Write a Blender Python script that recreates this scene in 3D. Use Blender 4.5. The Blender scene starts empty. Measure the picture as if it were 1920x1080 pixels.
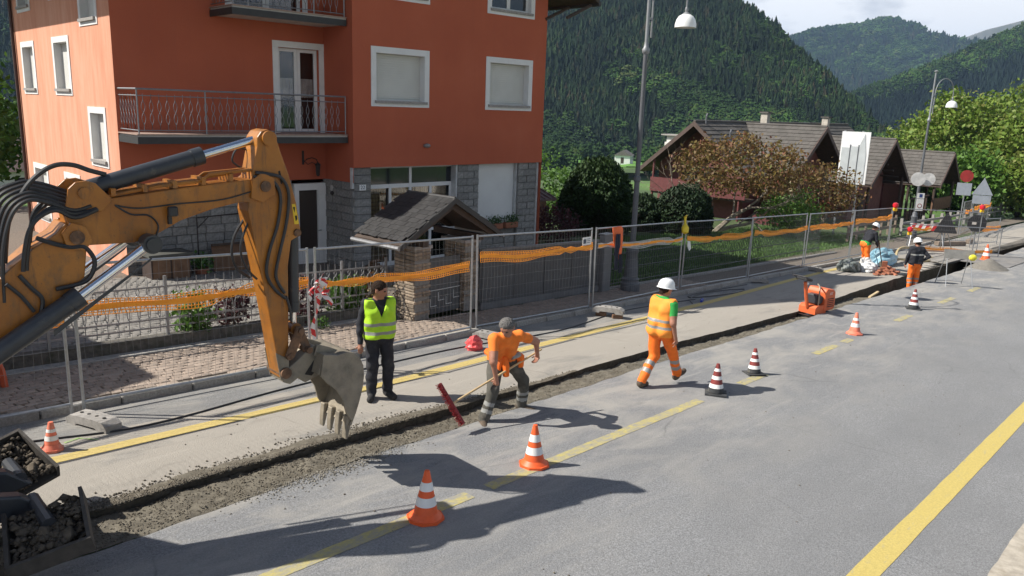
import bpy, bmesh, math, random
import numpy as np
from mathutils import Vector, Matrix, Euler

random.seed(7); rng = np.random.default_rng(7)
scene = bpy.context.scene
COL = scene.collection
R = math.radians

# ------------------------------------------------------------------ camera
cam_d = bpy.data.cameras.new("camera"); cam = bpy.data.objects.new("camera", cam_d); COL.objects.link(cam)
cam_d.sensor_width = 36.0; cam_d.lens = 27.94; cam_d.clip_start = 0.1; cam_d.clip_end = 12000
_r = Vector((0.677041, -0.735188, 0.033383)); _u = Vector((0.139931, 0.173132, 0.974908)); _f = Vector((0.722520, 0.655381, -0.220093))
cam.matrix_world = Matrix(((_r.x, _u.x, -_f.x, 0), (_r.y, _u.y, -_f.y, 0), (_r.z, _u.z, -_f.z, 3.9), (0, 0, 0, 1)))
scene.camera = cam

# ------------------------------------------------------------------ sun and sky
SUN_AZ, SUN_EL = 138.0, 44.0
world = bpy.data.worlds.new("World"); scene.world = world; world.use_nodes = True
wn = world.node_tree; wn.nodes.clear()
def N(t, typ, **kw):
    n = t.nodes.new(typ)
    for k, v in kw.items(): setattr(n, k, v)
    return n
wo = N(wn, 'ShaderNodeOutputWorld'); wb = N(wn, 'ShaderNodeBackground'); wb.inputs[1].default_value = 0.05
sky = N(wn, 'ShaderNodeTexSky', sky_type='NISHITA', sun_disc=False)
sky.sun_elevation = R(SUN_EL); sky.sun_rotation = R(90 - SUN_AZ); sky.air_density = 1.0; sky.dust_density = 1.2; sky.altitude = 800
tc = N(wn, 'ShaderNodeTexCoord'); sep = N(wn, 'ShaderNodeSeparateXYZ'); wn.links.new(tc.outputs['Generated'], sep.inputs[0])
# cumulus field on a flat cloud deck: directions projected to the deck, so clouds bunch up towards the horizon as they do in the valley
zz_ = N(wn, 'ShaderNodeMath', operation='MAXIMUM'); wn.links.new(sep.outputs['Z'], zz_.inputs[0]); zz_.inputs[1].default_value = 0.0
za_ = N(wn, 'ShaderNodeMath', operation='ADD'); wn.links.new(zz_.outputs[0], za_.inputs[0]); za_.inputs[1].default_value = .16
dv_ = N(wn, 'ShaderNodeVectorMath', operation='DIVIDE'); wn.links.new(tc.outputs['Generated'], dv_.inputs[0]); cz_ = N(wn, 'ShaderNodeCombineXYZ')
for k_ in range(3): wn.links.new(za_.outputs[0], cz_.inputs[k_])
wn.links.new(cz_.outputs[0], dv_.inputs[1])
cn = N(wn, 'ShaderNodeTexNoise'); cn.inputs['Scale'].default_value = 1.15; cn.inputs['Detail'].default_value = 9; cn.inputs['Roughness'].default_value = .56
cmap = N(wn, 'ShaderNodeMapping'); cmap.inputs['Location'].default_value = (4.3, 1.7, 0); wn.links.new(dv_.outputs[0], cmap.inputs[0]); wn.links.new(cmap.outputs[0], cn.inputs[0])
# cloud cover grows with the length of the line of sight through the deck
cov = N(wn, 'ShaderNodeMapRange'); cov.inputs[1].default_value = 0.0; cov.inputs[2].default_value = .6; cov.inputs[3].default_value = .085; cov.inputs[4].default_value = -.04; wn.links.new(sep.outputs['Z'], cov.inputs[0])
cadd = N(wn, 'ShaderNodeMath', operation='ADD'); wn.links.new(cn.outputs[0], cadd.inputs[0]); wn.links.new(cov.outputs[0], cadd.inputs[1])
cr = N(wn, 'ShaderNodeValToRGB'); cr.color_ramp.elements[0].position = .48; cr.color_ramp.elements[1].position = .58
wn.links.new(cadd.outputs[0], cr.inputs[0])
cn2 = N(wn, 'ShaderNodeTexNoise'); cn2.inputs['Scale'].default_value = 7; cn2.inputs['Detail'].default_value = 7
mp = N(wn, 'ShaderNodeMapping'); mp.inputs['Scale'].default_value = (1, 1, 2.6); wn.links.new(tc.outputs['Generated'], mp.inputs[0]); wn.links.new(mp.outputs[0], cn2.inputs[0])
cr2 = N(wn, 'ShaderNodeValToRGB'); cr2.color_ramp.elements[0].position = .38; cr2.color_ramp.elements[1].position = .52
cr2.color_ramp.elements[0].color = (8.2, 8.6, 9.4, 1); cr2.color_ramp.elements[1].color = (15.6, 15.7, 15.8, 1)
wn.links.new(cn2.outputs[0], cr2.inputs[0])
mx = N(wn, 'ShaderNodeMix', data_type='RGBA'); wn.links.new(cr.outputs[0], mx.inputs[0]); wn.links.new(sky.outputs[0], mx.inputs[6]); wn.links.new(cr2.outputs[0], mx.inputs[7])
wn.links.new(mx.outputs[2], wb.inputs[0]); wn.links.new(wb.outputs[0], wo.inputs[0])
sun_d = bpy.data.lights.new("sun", 'SUN'); sun_d.energy = 5.0; sun_d.angle = R(0.53); sun_d.color = (1, .955, .88)
sun = bpy.data.objects.new("sun", sun_d); COL.objects.link(sun)
_L = Vector((-math.cos(R(SUN_EL)) * math.cos(R(SUN_AZ)), -math.cos(R(SUN_EL)) * math.sin(R(SUN_AZ)), -math.sin(R(SUN_EL))))
sun.rotation_euler = _L.to_track_quat('-Z', 'Y').to_euler(); sun.location = (-30, 30, 60)
vs = scene.view_settings; vs.view_transform = 'Standard'; vs.look = 'None'; vs.exposure = 0.66; vs.gamma = 1.0; vs.use_curve_mapping = False
scene.render.film_transparent = False
cy = scene.cycles; cy.max_bounces = 6; cy.diffuse_bounces = 3; cy.glossy_bounces = 3; cy.transmission_bounces = 4; cy.transparent_max_bounces = 8; cy.volume_bounces = 0
try: cy.use_denoising = True
except Exception: pass

# ------------------------------------------------------------------ helpers: materials
S = -0.04766                       # the road falls 4.8 % along +x
def zg(x): return S * x
MATS = {}
def ramp(t, fac, stops):
    n = N(t, 'ShaderNodeValToRGB'); cr = n.color_ramp
    while len(cr.elements) < len(stops): cr.elements.new(.5)
    for e, (p, c) in zip(cr.elements, stops): e.position = p; e.color = (*c, 1) if len(c) == 3 else c
    t.links.new(fac, n.inputs[0]); return n.outputs[0]
def noise(t, vec, scale, detail=4, rough=.55, dist=0):
    n = N(t, 'ShaderNodeTexNoise'); n.inputs['Scale'].default_value = scale; n.inputs['Detail'].default_value = detail
    n.inputs['Roughness'].default_value = rough; n.inputs['Distortion'].default_value = dist
    t.links.new(vec, n.inputs[0]); return n.outputs[0]
def mapv(t, vec, scale=(1, 1, 1), loc=(0, 0, 0), rot=(0, 0, 0)):
    n = N(t, 'ShaderNodeMapping'); n.inputs['Scale'].default_value = scale; n.inputs['Location'].default_value = loc; n.inputs['Rotation'].default_value = rot
    t.links.new(vec, n.inputs[0]); return n.outputs[0]
def mixc(t, fac, a, b, mode='MIX'):
    n = N(t, 'ShaderNodeMix', data_type='RGBA', blend_type=mode)
    for v, i in ((fac, 0), (a, 6), (b, 7)):
        if isinstance(v, (int, float)): n.inputs[i].default_value = v
        elif isinstance(v, (tuple, list)): n.inputs[i].default_value = (*v[:3], 1)
        else: t.links.new(v, n.inputs[i])
    return n.outputs[2]
def math_(t, op, a, b=0.0):
    n = N(t, 'ShaderNodeMath', operation=op)
    for v, i in ((a, 0), (b, 1)):
        if isinstance(v, (int, float)): n.inputs[i].default_value = v
        else: t.links.new(v, n.inputs[i])
    return n.outputs[0]
def new_mat(name):
    m = bpy.data.materials.new(name); m.use_nodes = True; t = m.node_tree
    b = t.nodes['Principled BSDF']; MATS[name] = m; return m, t, b
def bump(t, b, h, strength=.3, dist=.02):
    n = N(t, 'ShaderNodeBump'); n.inputs['Strength'].default_value = strength; n.inputs['Distance'].default_value = dist
    t.links.new(h, n.inputs['Height']); t.links.new(n.outputs[0], b.inputs['Normal'])
def coord(t, kind='Object'):
    return N(t, 'ShaderNodeTexCoord').outputs[kind]
def mat(name, c, rough=.7, var=.25, scale=4, bs=0, bscale=60, metal=0, dirt=None, dscale=3, dpos=(.5, .7), rnd=0, spec=None, coat=0):
    """general purpose: noise-varied base colour, optional dirt patches, optional per-object variation and fine bump"""
    if name in MATS: return MATS[name]
    m, t, b = new_mat(name); v = coord(t)
    c = tuple(c); d = tuple(x * (1 - var) for x in c); l = tuple(min(1, x * (1 + var)) for x in c)
    col = ramp(t, noise(t, v, scale, 5, .6), [(.3, d), (.5, c), (.72, l)])
    if dirt:
        f = ramp(t, noise(t, v, dscale, 6, .65), [(dpos[0], (0, 0, 0)), (dpos[1], (1, 1, 1))]); col = mixc(t, f, col, dirt)
    if rnd:
        oi = N(t, 'ShaderNodeObjectInfo'); k = math_(t, 'ADD', math_(t, 'MULTIPLY', oi.outputs['Random'], 2 * rnd), 1 - rnd)
        hs = N(t, 'ShaderNodeHueSaturation'); t.links.new(k, hs.inputs['Value']); t.links.new(col, hs.inputs['Color']); col = hs.outputs[0]
    t.links.new(col, b.inputs['Base Color']); b.inputs['Roughness'].default_value = rough; b.inputs['Metallic'].default_value = metal
    if spec is not None: b.inputs['Specular IOR Level'].default_value = spec
    if coat: b.inputs['Coat Weight'].default_value = coat
    if bs: bump(t, b, noise(t, v, bscale, 5, .6), bs, .01)
    return m

# ------------------------------------------------------------------ helpers: meshes
def mesh_np(name, V, F, mats, fm=None, smooth=False):
    """fast mesh from numpy verts and a list / array of faces"""
    me = bpy.data.meshes.new(name)
    if isinstance(F, np.ndarray):
        n, k = F.shape; me.vertices.add(len(V)); me.vertices.foreach_set('co', np.asarray(V, np.float32).ravel())
        me.loops.add(n * k); me.loops.foreach_set('vertex_index', F.astype(np.int32).ravel())
        me.polygons.add(n); me.polygons.foreach_set('loop_start', np.arange(0, n * k, k, dtype=np.int32))
        if fm is not None: me.polygons.foreach_set('material_index', np.asarray(fm, np.int32))
        me.update(calc_edges=True)
    else:
        me.from_pydata([tuple(v) for v in V], [], F)
        if fm is not None: me.polygons.foreach_set('material_index', np.asarray(fm, np.int32))
        me.update()
    for m in (mats if isinstance(mats, (list, tuple)) else [mats]):
        if m: me.materials.append(m)
    if smooth: me.polygons.foreach_set('use_smooth', np.ones(len(me.polygons), bool))
    me.validate(); return me
def link(name, me, parent=None, loc=None, rot=None, kind=None):
    o = bpy.data.objects.new(name, me); COL.objects.link(o)
    if parent is not None: o.parent = parent
    if loc is not None: o.location = loc
    if rot is not None: o.rotation_euler = rot
    if kind: o['kind'] = kind
    return o
def tag(o, label, cat, group=None, kind=None):
    o['label'] = label; o['category'] = cat
    if group: o['group'] = group
    if kind: o['kind'] = kind
    return o
def empty(name, loc, label, cat, rz=0, group=None):
    o = bpy.data.objects.new(name, None); COL.objects.link(o); o.location = loc; o.rotation_euler = (0, 0, rz)
    o.empty_display_size = .2
    return tag(o, label, cat, group)
def copy_tree(o, parent=None):
    c = o.copy(); COL.objects.link(c); c.parent = parent
    for ch in o.children: copy_tree(ch, c)
    return c
def basis(d):
    d = Vector(d).normalized(); a = Vector((0, 0, 1)) if abs(d.z) < .9 else Vector((1, 0, 0))
    u = d.cross(a).normalized(); return u, d.cross(u).normalized(), d
class MB:
    def __init__(s): s.v = []; s.f = []; s.m = []; s.mi = 0
    def add(s, vs, fs):
        n = len(s.v); s.v += [tuple(v) for v in vs]; s.f += [tuple(i + n for i in f) for f in fs]; s.m += [s.mi] * len(fs); return s
    def box(s, c, size, rot=None, bev=0):
        x, y, z = (k / 2 for k in size)
        if bev > 0:
            bev = min(bev, x * .9, y * .9, z * .9); M = rot.to_matrix() if isinstance(rot, Euler) else (rot or Matrix.Identity(3)); vs = []
            # chamfered box: 24 vertices
            sg = [(-1, -1, -1), (1, -1, -1), (1, 1, -1), (-1, 1, -1), (-1, -1, 1), (1, -1, 1), (1, 1, 1), (-1, 1, 1)]; idx = {}
            for q, (a, b, d) in enumerate(sg):
                for ax in range(3):
                    p = [a * (x - bev), b * (y - bev), d * (z - bev)]; p[ax] = (a, b, d)[ax] * (x, y, z)[ax]; idx[q, ax] = len(vs); vs.append(M @ Vector(p) + Vector(c))
            fs = []
            for ax, sgn, q in ((2, -1, (0, 3, 2, 1)), (2, 1, (4, 5, 6, 7)), (1, -1, (0, 1, 5, 4)), (1, 1, (2, 3, 7, 6)), (0, 1, (1, 2, 6, 5)), (0, -1, (3, 0, 4, 7))):
                fs.append(tuple(idx[i, ax] for i in q))
            E = [(0, 1, 1, 2), (1, 2, 0, 2), (2, 3, 1, 2), (3, 0, 0, 2), (4, 5, 1, 2), (5, 6, 0, 2), (6, 7, 1, 2), (7, 4, 0, 2), (0, 4, 0, 1), (1, 5, 0, 1), (2, 6, 0, 1), (3, 7, 0, 1)]
            for a, b, p, q in E: fs.append((idx[a, p], idx[b, p], idx[b, q], idx[a, q]))
            for q in range(8): fs.append((idx[q, 0], idx[q, 1], idx[q, 2]))
            return s.add(vs, fs)
        M = rot.to_matrix() if isinstance(rot, Euler) else (rot or Matrix.Identity(3))
        vs = [M @ Vector((a * x, b * y, d * z)) + Vector(c) for a, b, d in ((-1, -1, -1), (1, -1, -1), (1, 1, -1), (-1, 1, -1), (-1, -1, 1), (1, -1, 1), (1, 1, 1), (-1, 1, 1))]
        return s.add(vs, [(0, 3, 2, 1), (4, 5, 6, 7), (0, 1, 5, 4), (1, 2, 6, 5), (2, 3, 7, 6), (3, 0, 4, 7)])
    def b2(s, lo, hi, bev=0):
        return s.box([(a + b) / 2 for a, b in zip(lo, hi)], [abs(b - a) for a, b in zip(lo, hi)], None, bev)
    def tube(s, a, b, r0, r1=None, n=10, cap=True):
        r1 = r0 if r1 is None else r1; a = Vector(a); b = Vector(b); u, w, d = basis(b - a)
        vs = []
        for p, r in ((a, r0), (b, r1)):
            for i in range(n):
                t = 2 * math.pi * i / n; vs.append(p + u * (r * math.cos(t)) + w * (r * math.sin(t)))
        fs = [(i, (i + 1) % n, n + (i + 1) % n, n + i) for i in range(n)]
        if cap: fs += [tuple(range(n - 1, -1, -1)), tuple(range(n, 2 * n))]
        return s.add(vs, fs)
    def path(s, pts, r, n=8, cap=True, closed=False):
        pts = [Vector(p) for p in pts]; rr = r if isinstance(r, (list, tuple)) else [r] * len(pts); vs = []; up = None
        for i, p in enumerate(pts):
            d = (pts[min(i + 1, len(pts) - 1)] - pts[max(i - 1, 0)])
            if d.length < 1e-9: d = Vector((0, 0, 1))
            d.normalize()
            if up is None: u, w, _ = basis(d)
            else:
                u = (up - d * up.dot(d)); u = u.normalized() if u.length > 1e-6 else basis(d)[0]; w = d.cross(u)
            up = u
            for k in range(n):
                t = 2 * math.pi * k / n; vs.append(p + u * (rr[i] * math.cos(t)) + w * (rr[i] * math.sin(t)))
        fs = [(i * n + k, i * n + (k + 1) % n, (i + 1) * n + (k + 1) % n, (i + 1) * n + k) for i in range(len(pts) - 1) for k in range(n)]
        if cap: fs += [tuple(range(n - 1, -1, -1)), tuple(range((len(pts) - 1) * n, len(pts) * n))]
        return s.add(vs, fs)
    def lathe(s, prof, c=(0, 0, 0), n=20, cap=True, axis='Z', sq=0):
        c = Vector(c); vs = []; k = len(prof)
        for r, z in prof:
            for i in range(n):
                t = 2 * math.pi * i / n; x, y = r * math.cos(t), r * math.sin(t)
                vs.append(c + (Vector((x, y, z)) if axis == 'Z' else Vector((z, x, y)) if axis == 'X' else Vector((y, z, x))))
        fs = [(j * n + i, j * n + (i + 1) % n, (j + 1) * n + (i + 1) % n, (j + 1) * n + i) for j in range(k - 1) for i in range(n)]
        if cap: fs += [tuple(range(n - 1, -1, -1)), tuple(range((k - 1) * n, k * n))]
        return s.add(vs, fs)
    def prism(s, poly, a, b, fr=None):
        """2-D outline (p,q) between depths a and b; fr maps (p,q,depth) to a point"""
        fr = fr or (lambda p, q, d: (p, d, q)); n = len(poly)
        ar = sum(poly[i][0] * poly[(i + 1) % n][1] - poly[(i + 1) % n][0] * poly[i][1] for i in range(n))
        if ar < 0: poly = poly[::-1]
        vs = [fr(p, q, a) for p, q in poly] + [fr(p, q, b) for p, q in poly]
        fs = [tuple(range(n)), tuple(range(2 * n - 1, n - 1, -1))] + [(i, n + i, n + (i + 1) % n, (i + 1) % n) for i in range(n)]
        return s.add(vs, fs)
    def sphere(s, c, r, n=10, m=6):
        rx, ry, rz = r if isinstance(r, (tuple, list)) else (r, r, r); c = Vector(c)
        vs = [c + Vector((0, 0, -rz))]
        for j in range(1, m):
            p = -math.pi / 2 + math.pi * j / m
            for i in range(n): t = 2 * math.pi * i / n; vs.append(c + Vector((rx * math.cos(p) * math.cos(t), ry * math.cos(p) * math.sin(t), rz * math.sin(p))))
        vs.append(c + Vector((0, 0, rz))); fs = [(0, 1 + (i + 1) % n, 1 + i) for i in range(n)]
        for j in range(m - 2): fs += [(1 + j * n + i, 1 + j * n + (i + 1) % n, 1 + (j + 1) * n + (i + 1) % n, 1 + (j + 1) * n + i) for i in range(n)]
        e = len(vs) - 1; o = 1 + (m - 2) * n; fs += [(o + i, o + (i + 1) % n, e) for i in range(n)]
        return s.add(vs, fs)
    def mesh(s, name, mats, smooth=False, fixn=True):
        me = mesh_np(name, s.v, s.f, mats, s.m, smooth)
        if fixn:
            bm = bmesh.new(); bm.from_mesh(me); bmesh.ops.recalc_face_normals(bm, faces=bm.faces); bm.to_mesh(me); bm.free()
        if smooth: smooth_angle(me)
        return me
    def build(s, name, mats, parent=None, smooth=False, loc=None, rot=None, kind=None):
        return link(name, s.mesh(name, mats, smooth), parent, loc, rot, kind)
def smooth_angle(me, ang=40):
    """smooth shading with sharp edges above ang"""
    bm = bmesh.new(); bm.from_mesh(me); c = math.radians(ang)
    for e in bm.edges:
        if len(e.link_faces) == 2: e.smooth = e.calc_face_angle(0) < c
    for f in bm.faces: f.smooth = True
    bm.to_mesh(me); bm.free()
def fbm(x, y, seed=0, octs=5, lac=2.0, gain=.5):
    """cheap value-noise fbm on numpy arrays, range about -1..1"""
    x = np.asarray(x, float); y = np.asarray(y, float); out = np.zeros(np.broadcast(x, y).shape); a = 1.; tot = 0
    for o in range(octs):
        xi = np.floor(x); yi = np.floor(y); fx = x - xi; fy = y - yi; fx = fx * fx * (3 - 2 * fx); fy = fy * fy * (3 - 2 * fy)
        def h(i, j):
            n = np.sin(i * 127.1 + j * 311.7 + (seed + o * 17) * 74.7) * 43758.5453; return n - np.floor(n)
        v = (h(xi, yi) * (1 - fx) + h(xi + 1, yi) * fx) * (1 - fy) + (h(xi, yi + 1) * (1 - fx) + h(xi + 1, yi + 1) * fx) * fy
        out = out + a * (2 * v - 1); tot += a; a *= gain; x = x * lac + 13.7; y = y * lac + 7.3
    return out / tot * 1.6
def grid_faces(nu, nv):
    i = np.arange(nu - 1)[:, None]; j = np.arange(nv - 1)[None, :]; a = i * nv + j
    return np.stack([a, a + nv, a + nv + 1, a + 1], -1).reshape(-1, 4)
# ------------------------------------------------------------------ ground materials
def asphalt(name, base, dust, dustpos, tread=False):
    m, t, b = new_mat(name); v = coord(t)
    c = mixc(t, .5, ramp(t, noise(t, v, 130, 3, .7), [(.32, tuple(x * .5 for x in base)), (.5, base), (.7, tuple(x * 1.6 for x in base))]), ramp(t, noise(t, v, 48, 2, .8), [(.36, tuple(x * .45 for x in base)), (.5, base), (.66, tuple(x * 1.7 for x in base))]))
    big = noise(t, mapv(t, v, (.35, .8, 1)), 1.1, 6, .6)
    c = mixc(t, ramp(t, big, [(.35, (0, 0, 0)), (.65, (.55, .55, .55))]), c, tuple(x * .78 for x in base))
    d = ramp(t, noise(t, mapv(t, v, (.5, 1, 1)), 1.4, 7, .62, .4), [(dustpos[0], (0, 0, 0)), (dustpos[1], (.85, .85, .85))])
    # dust gathers beside the trench, fading out over the carriageway
    sx = N(t, 'ShaderNodeSeparateXYZ'); t.links.new(v, sx.inputs[0])
    mr = N(t, 'ShaderNodeMapRange'); mr.inputs[1].default_value = 3.4; mr.inputs[2].default_value = 7.4; mr.inputs[3].default_value = .1; mr.inputs[4].default_value = 1.9
    t.links.new(sx.outputs['Y'], mr.inputs[0])
    d = math_(t, 'MINIMUM', math_(t, 'MULTIPLY', d, mr.outputs[0]), 1.0)
    c = mixc(t, d, c, dust)
    # swept tyre arcs round the manoeuvring place
    pv_ = N(t, 'ShaderNodeTexNoise'); pv_.inputs['Scale'].default_value = 1.1; pv_.inputs['Detail'].default_value = 6; pv_.inputs['Distortion'].default_value = 2.2; t.links.new(mapv(t, v, (.55, 2.6, 1), (0, 0, 0), (0, 0, R(24))), pv_.inputs[0])
    wf = math_(t, 'MULTIPLY', ramp(t, pv_.outputs[0], [(.54, (0, 0, 0)), (.72, (.4, .4, .4))]), mr.outputs[0])
    c = mixc(t, wf, c, tuple(x * 1.12 for x in dust))
    dk = math_(t, 'MULTIPLY', ramp(t, noise(t, mapv(t, v, (.4, 2.4, 1), (3, 5, 0), (0, 0, R(20))), 1.6, 7, .7, 1.5), [(.58, (0, 0, 0)), (.74, (.28, .28, .28))]), mr.outputs[0])
    c = mixc(t, dk, c, tuple(x * .6 for x in base))
    if tread:
        w2 = N(t, 'ShaderNodeTexWave', wave_type='BANDS', bands_direction='X'); w2.inputs['Scale'].default_value = 4.2; w2.inputs['Distortion'].default_value = 5; w2.inputs['Detail'].default_value = 2; w2.inputs['Detail Scale'].default_value = 1.5
        t.links.new(v, w2.inputs[0])
        band = N(t, 'ShaderNodeMapRange', interpolation_type='SMOOTHSTEP'); band.inputs[1].default_value = 8.75; band.inputs[2].default_value = 8.35; t.links.new(sx.outputs['Y'], band.inputs[0])
        tf = math_(t, 'MULTIPLY', math_(t, 'MULTIPLY', w2.outputs[1], band.outputs[0]), math_(t, 'MULTIPLY', noise(t, v, 2.3, 3), .55))
        c = mixc(t, tf, c, tuple(x * .72 for x in dust))
    # cracks
    vo = N(t, 'ShaderNodeTexVoronoi', feature='DISTANCE_TO_EDGE'); vo.inputs['Scale'].default_value = .38
    nv = N(t, 'ShaderNodeMix', data_type='VECTOR'); nv.inputs[0].default_value = .25; t.links.new(v, nv.inputs[4]); t.links.new(N_col(t, v, 1.5), nv.inputs[5]); t.links.new(nv.outputs[1], vo.inputs[0])
    ck = math_(t, 'MULTIPLY', ramp(t, vo.outputs[0], [(.0, (1, 1, 1)), (.006, (0, 0, 0))]), ramp(t, noise(t, v, .5, 3), [(.52, (0, 0, 0)), (.66, (.4, .4, .4))]))
    c = mixc(t, ck, c, tuple(x * .35 for x in base))
    t.links.new(c, b.inputs['Base Color']); b.inputs['Roughness'].default_value = .88; b.inputs['Specular IOR Level'].default_value = .3
    bump(t, b, noise(t, v, 60, 4, .75), .7, .016)
    return m
def N_col(t, v, scale):
    n = N(t, 'ShaderNodeTexNoise'); n.inputs['Scale'].default_value = scale; n.inputs['Detail'].default_value = 4; t.links.new(v, n.inputs[0]); return n.outputs['Color']
M_ROAD = asphalt('asphalt_road', (.225, .226, .228), (.32, .305, .28), (.44, .7))
M_STRIP = asphalt('asphalt_strip', (.25, .238, .218), (.345, .315, .272), (.30, .56), tread=True)
M_LANE = asphalt('asphalt_lane', (.225, .222, .216), (.29, .275, .25), (.45, .7))
M_VERGE = mat('verge_concrete', (.40, .355, .29), .9, .25, 9, .35, 80, dirt=(.3, .26, .2), dscale=5)
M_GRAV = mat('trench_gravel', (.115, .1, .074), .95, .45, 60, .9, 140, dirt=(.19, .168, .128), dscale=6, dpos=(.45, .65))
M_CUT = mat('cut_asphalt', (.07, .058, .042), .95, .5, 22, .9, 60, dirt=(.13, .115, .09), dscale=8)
def paint(name, c, under, pos, streak=(1.2, 5, 1)):
    m, t, b = new_mat(name); v = coord(t)
    f = ramp(t, noise(t, mapv(t, v, streak), 3.5, 8, .72), [(pos[0], (1, 1, 1)), (pos[1], (0, 0, 0))])
    cc = ramp(t, noise(t, v, 40, 4), [(.3, tuple(x * .8 for x in c)), (.65, c)])
    t.links.new(mixc(t, f, cc, under), b.inputs['Base Color']); b.inputs['Roughness'].default_value = .75
    bump(t, b, noise(t, v, 95, 4, .7), .4, .01); return m
M_YEL = paint('yellow_paint', (.55, .43, .13), (.36, .32, .22), (.30, .42))
M_YELW = paint('worn_yellow_paint', (.50, .42, .14), (.27, .26, .235), (.38, .62), (2.2, 4, 1))
M_YELL = paint('lane_yellow_paint', (.56, .43, .15), (.36, .32, .25), (.30, .42), (2.5, 3.5, 1))

# ------------------------------------------------------------------ road, strip, trench
XN = [-60, 0, 2.4, 4.5, 7.2, 11.6, 18.6, 26, 34, 46, 60, 160]
YN = [6.9, 6.95, 7.0, 7.18, 7.26, 7.38, 7.4, 7.45, 7.5, 7.9, 8.2, 8.6]
XF = [-60, 0, 2.5, 5.2, 8.1, 12.6, 19.8, 26, 31.5, 46, 60, 160]
YF = [7.8, 7.8, 7.8, 7.87, 7.89, 8.0, 7.9, 8.2, 8.36, 8.9, 9.2, 9.6]
xs_road = np.concatenate([np.arange(-60, 0, 3), np.arange(0, 34, .12), np.arange(34, 60, .5), np.arange(60, 161, 5)])
def jig(x, s, a=.022): return a * fbm(x * 2.2, x * 0 + s, s, 4)
yn_ = np.interp(xs_road, XN, YN) + jig(xs_road, 3, .03); yf_ = np.interp(xs_road, XF, YF) + jig(xs_road, 9, .03)
TRENCH0 = .9
def sheet(name, xs, ycols, z0, m):
    """ycols: list of arrays / numbers giving y for every x"""
    yy = np.stack([np.broadcast_to(np.asarray(y, float), xs.shape) for y in ycols], 1); X = np.repeat(xs[:, None], yy.shape[1], 1)
    V = np.stack([X, yy, S * X + z0], -1).reshape(-1, 3)
    return link(name, mesh_np(name, V, grid_faces(len(xs), yy.shape[1])[:, ::-1], m), kind='structure')
sheet('road', xs_road, [-14, -5, 1.2, 4, 6.2, yn_], 0, M_ROAD)
sheet('construction_strip', xs_road, [yf_, 8.3, 9.0, np.interp(xs_road, [-60, 18, 34, 160], [9.42, 9.95, 10.4, 13])], 0, M_STRIP)
sheet('side_lane', xs_road, [np.interp(xs_road, [-60, 18, 34, 160], [9.42, 9.95, 10.4, 13]), np.interp(xs_road, [-60, 30, 160], [10.62, 10.75, 15])], 0.0, M_LANE)
sheet('verge', xs_road, [-14, -4, 1.15 + .05 * fbm(xs_road * .8, xs_road * 0, 4)], .012, M_VERGE)
# trench: floor with loose gravel, cut walls
tx = np.concatenate([np.arange(-6, 25, .06), np.arange(25, 58, .12)]); tv = np.linspace(0, 1, 17)
a_n = np.interp(tx, xs_road, yn_); a_f = np.interp(tx, xs_road, yf_)
Y = a_n[:, None] + (a_f - a_n)[:, None] * tv[None]; X = np.repeat(tx[:, None], 17, 1)
depth = np.interp(tx, [-6, 1, 5, 8, 20, 24.5, 25.6, 27, 34, 35, 58], [.05, .05, .07, .11, .14, .17, .5, .55, .75, .8, .9])[:, None]
heap = np.exp(-((X - 3.6) / 2.6) ** 2) * .06 * (1 - tv[None]) + np.exp(-((X - 9.6) / 1.2) ** 2) * .05
Z = S * X - depth * (.55 + .45 * tv[None] ** .7) + heap + .022 * fbm(X * 5, Y * 5, 5, 5) + .012 * fbm(X * 22, Y * 22, 8, 3)
Z[:, 0] = S * tx - np.minimum(depth[:, 0] * .3, .02)
near = np.interp(tx, [0, 8, 10, 25, 26], [1, 1, .75, .55, 0])           # near side is filled up to the road on the left
Z[:, :5] += ((1 - tv[None, :5] / tv[5]) * near[:, None] * depth * .5)
Z = np.minimum(Z, S * X - .006 + .02 * (tx[:, None] < 7) * (fbm(X * 6, Y * 6, 2, 3) > .2))
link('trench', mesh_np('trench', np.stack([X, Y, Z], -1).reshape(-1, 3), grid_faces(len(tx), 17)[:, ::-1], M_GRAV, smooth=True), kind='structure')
def wall_strip(name, yedge, sgn, seed):
    q = np.array([0, .15, .4, .7, 1.0]); dep = np.interp(tx, [-6, 24, 26, 58], [.42, .42, .9, 1.3])
    X = np.repeat(tx[:, None], 5, 1); Zw = S * X - dep[:, None] * q[None] + .002
    Yw = yedge[:, None] + sgn * (.012 + .025 * np.abs(fbm(X * 4, Zw * 9, seed, 4))) * (q[None] > 0)
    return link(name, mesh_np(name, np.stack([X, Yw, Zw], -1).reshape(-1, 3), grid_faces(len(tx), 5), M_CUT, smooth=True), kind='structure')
wall_strip('trench_far_wall', a_f, 1, 21); wall_strip('trench_near_wall', a_n, -1, 22)
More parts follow.
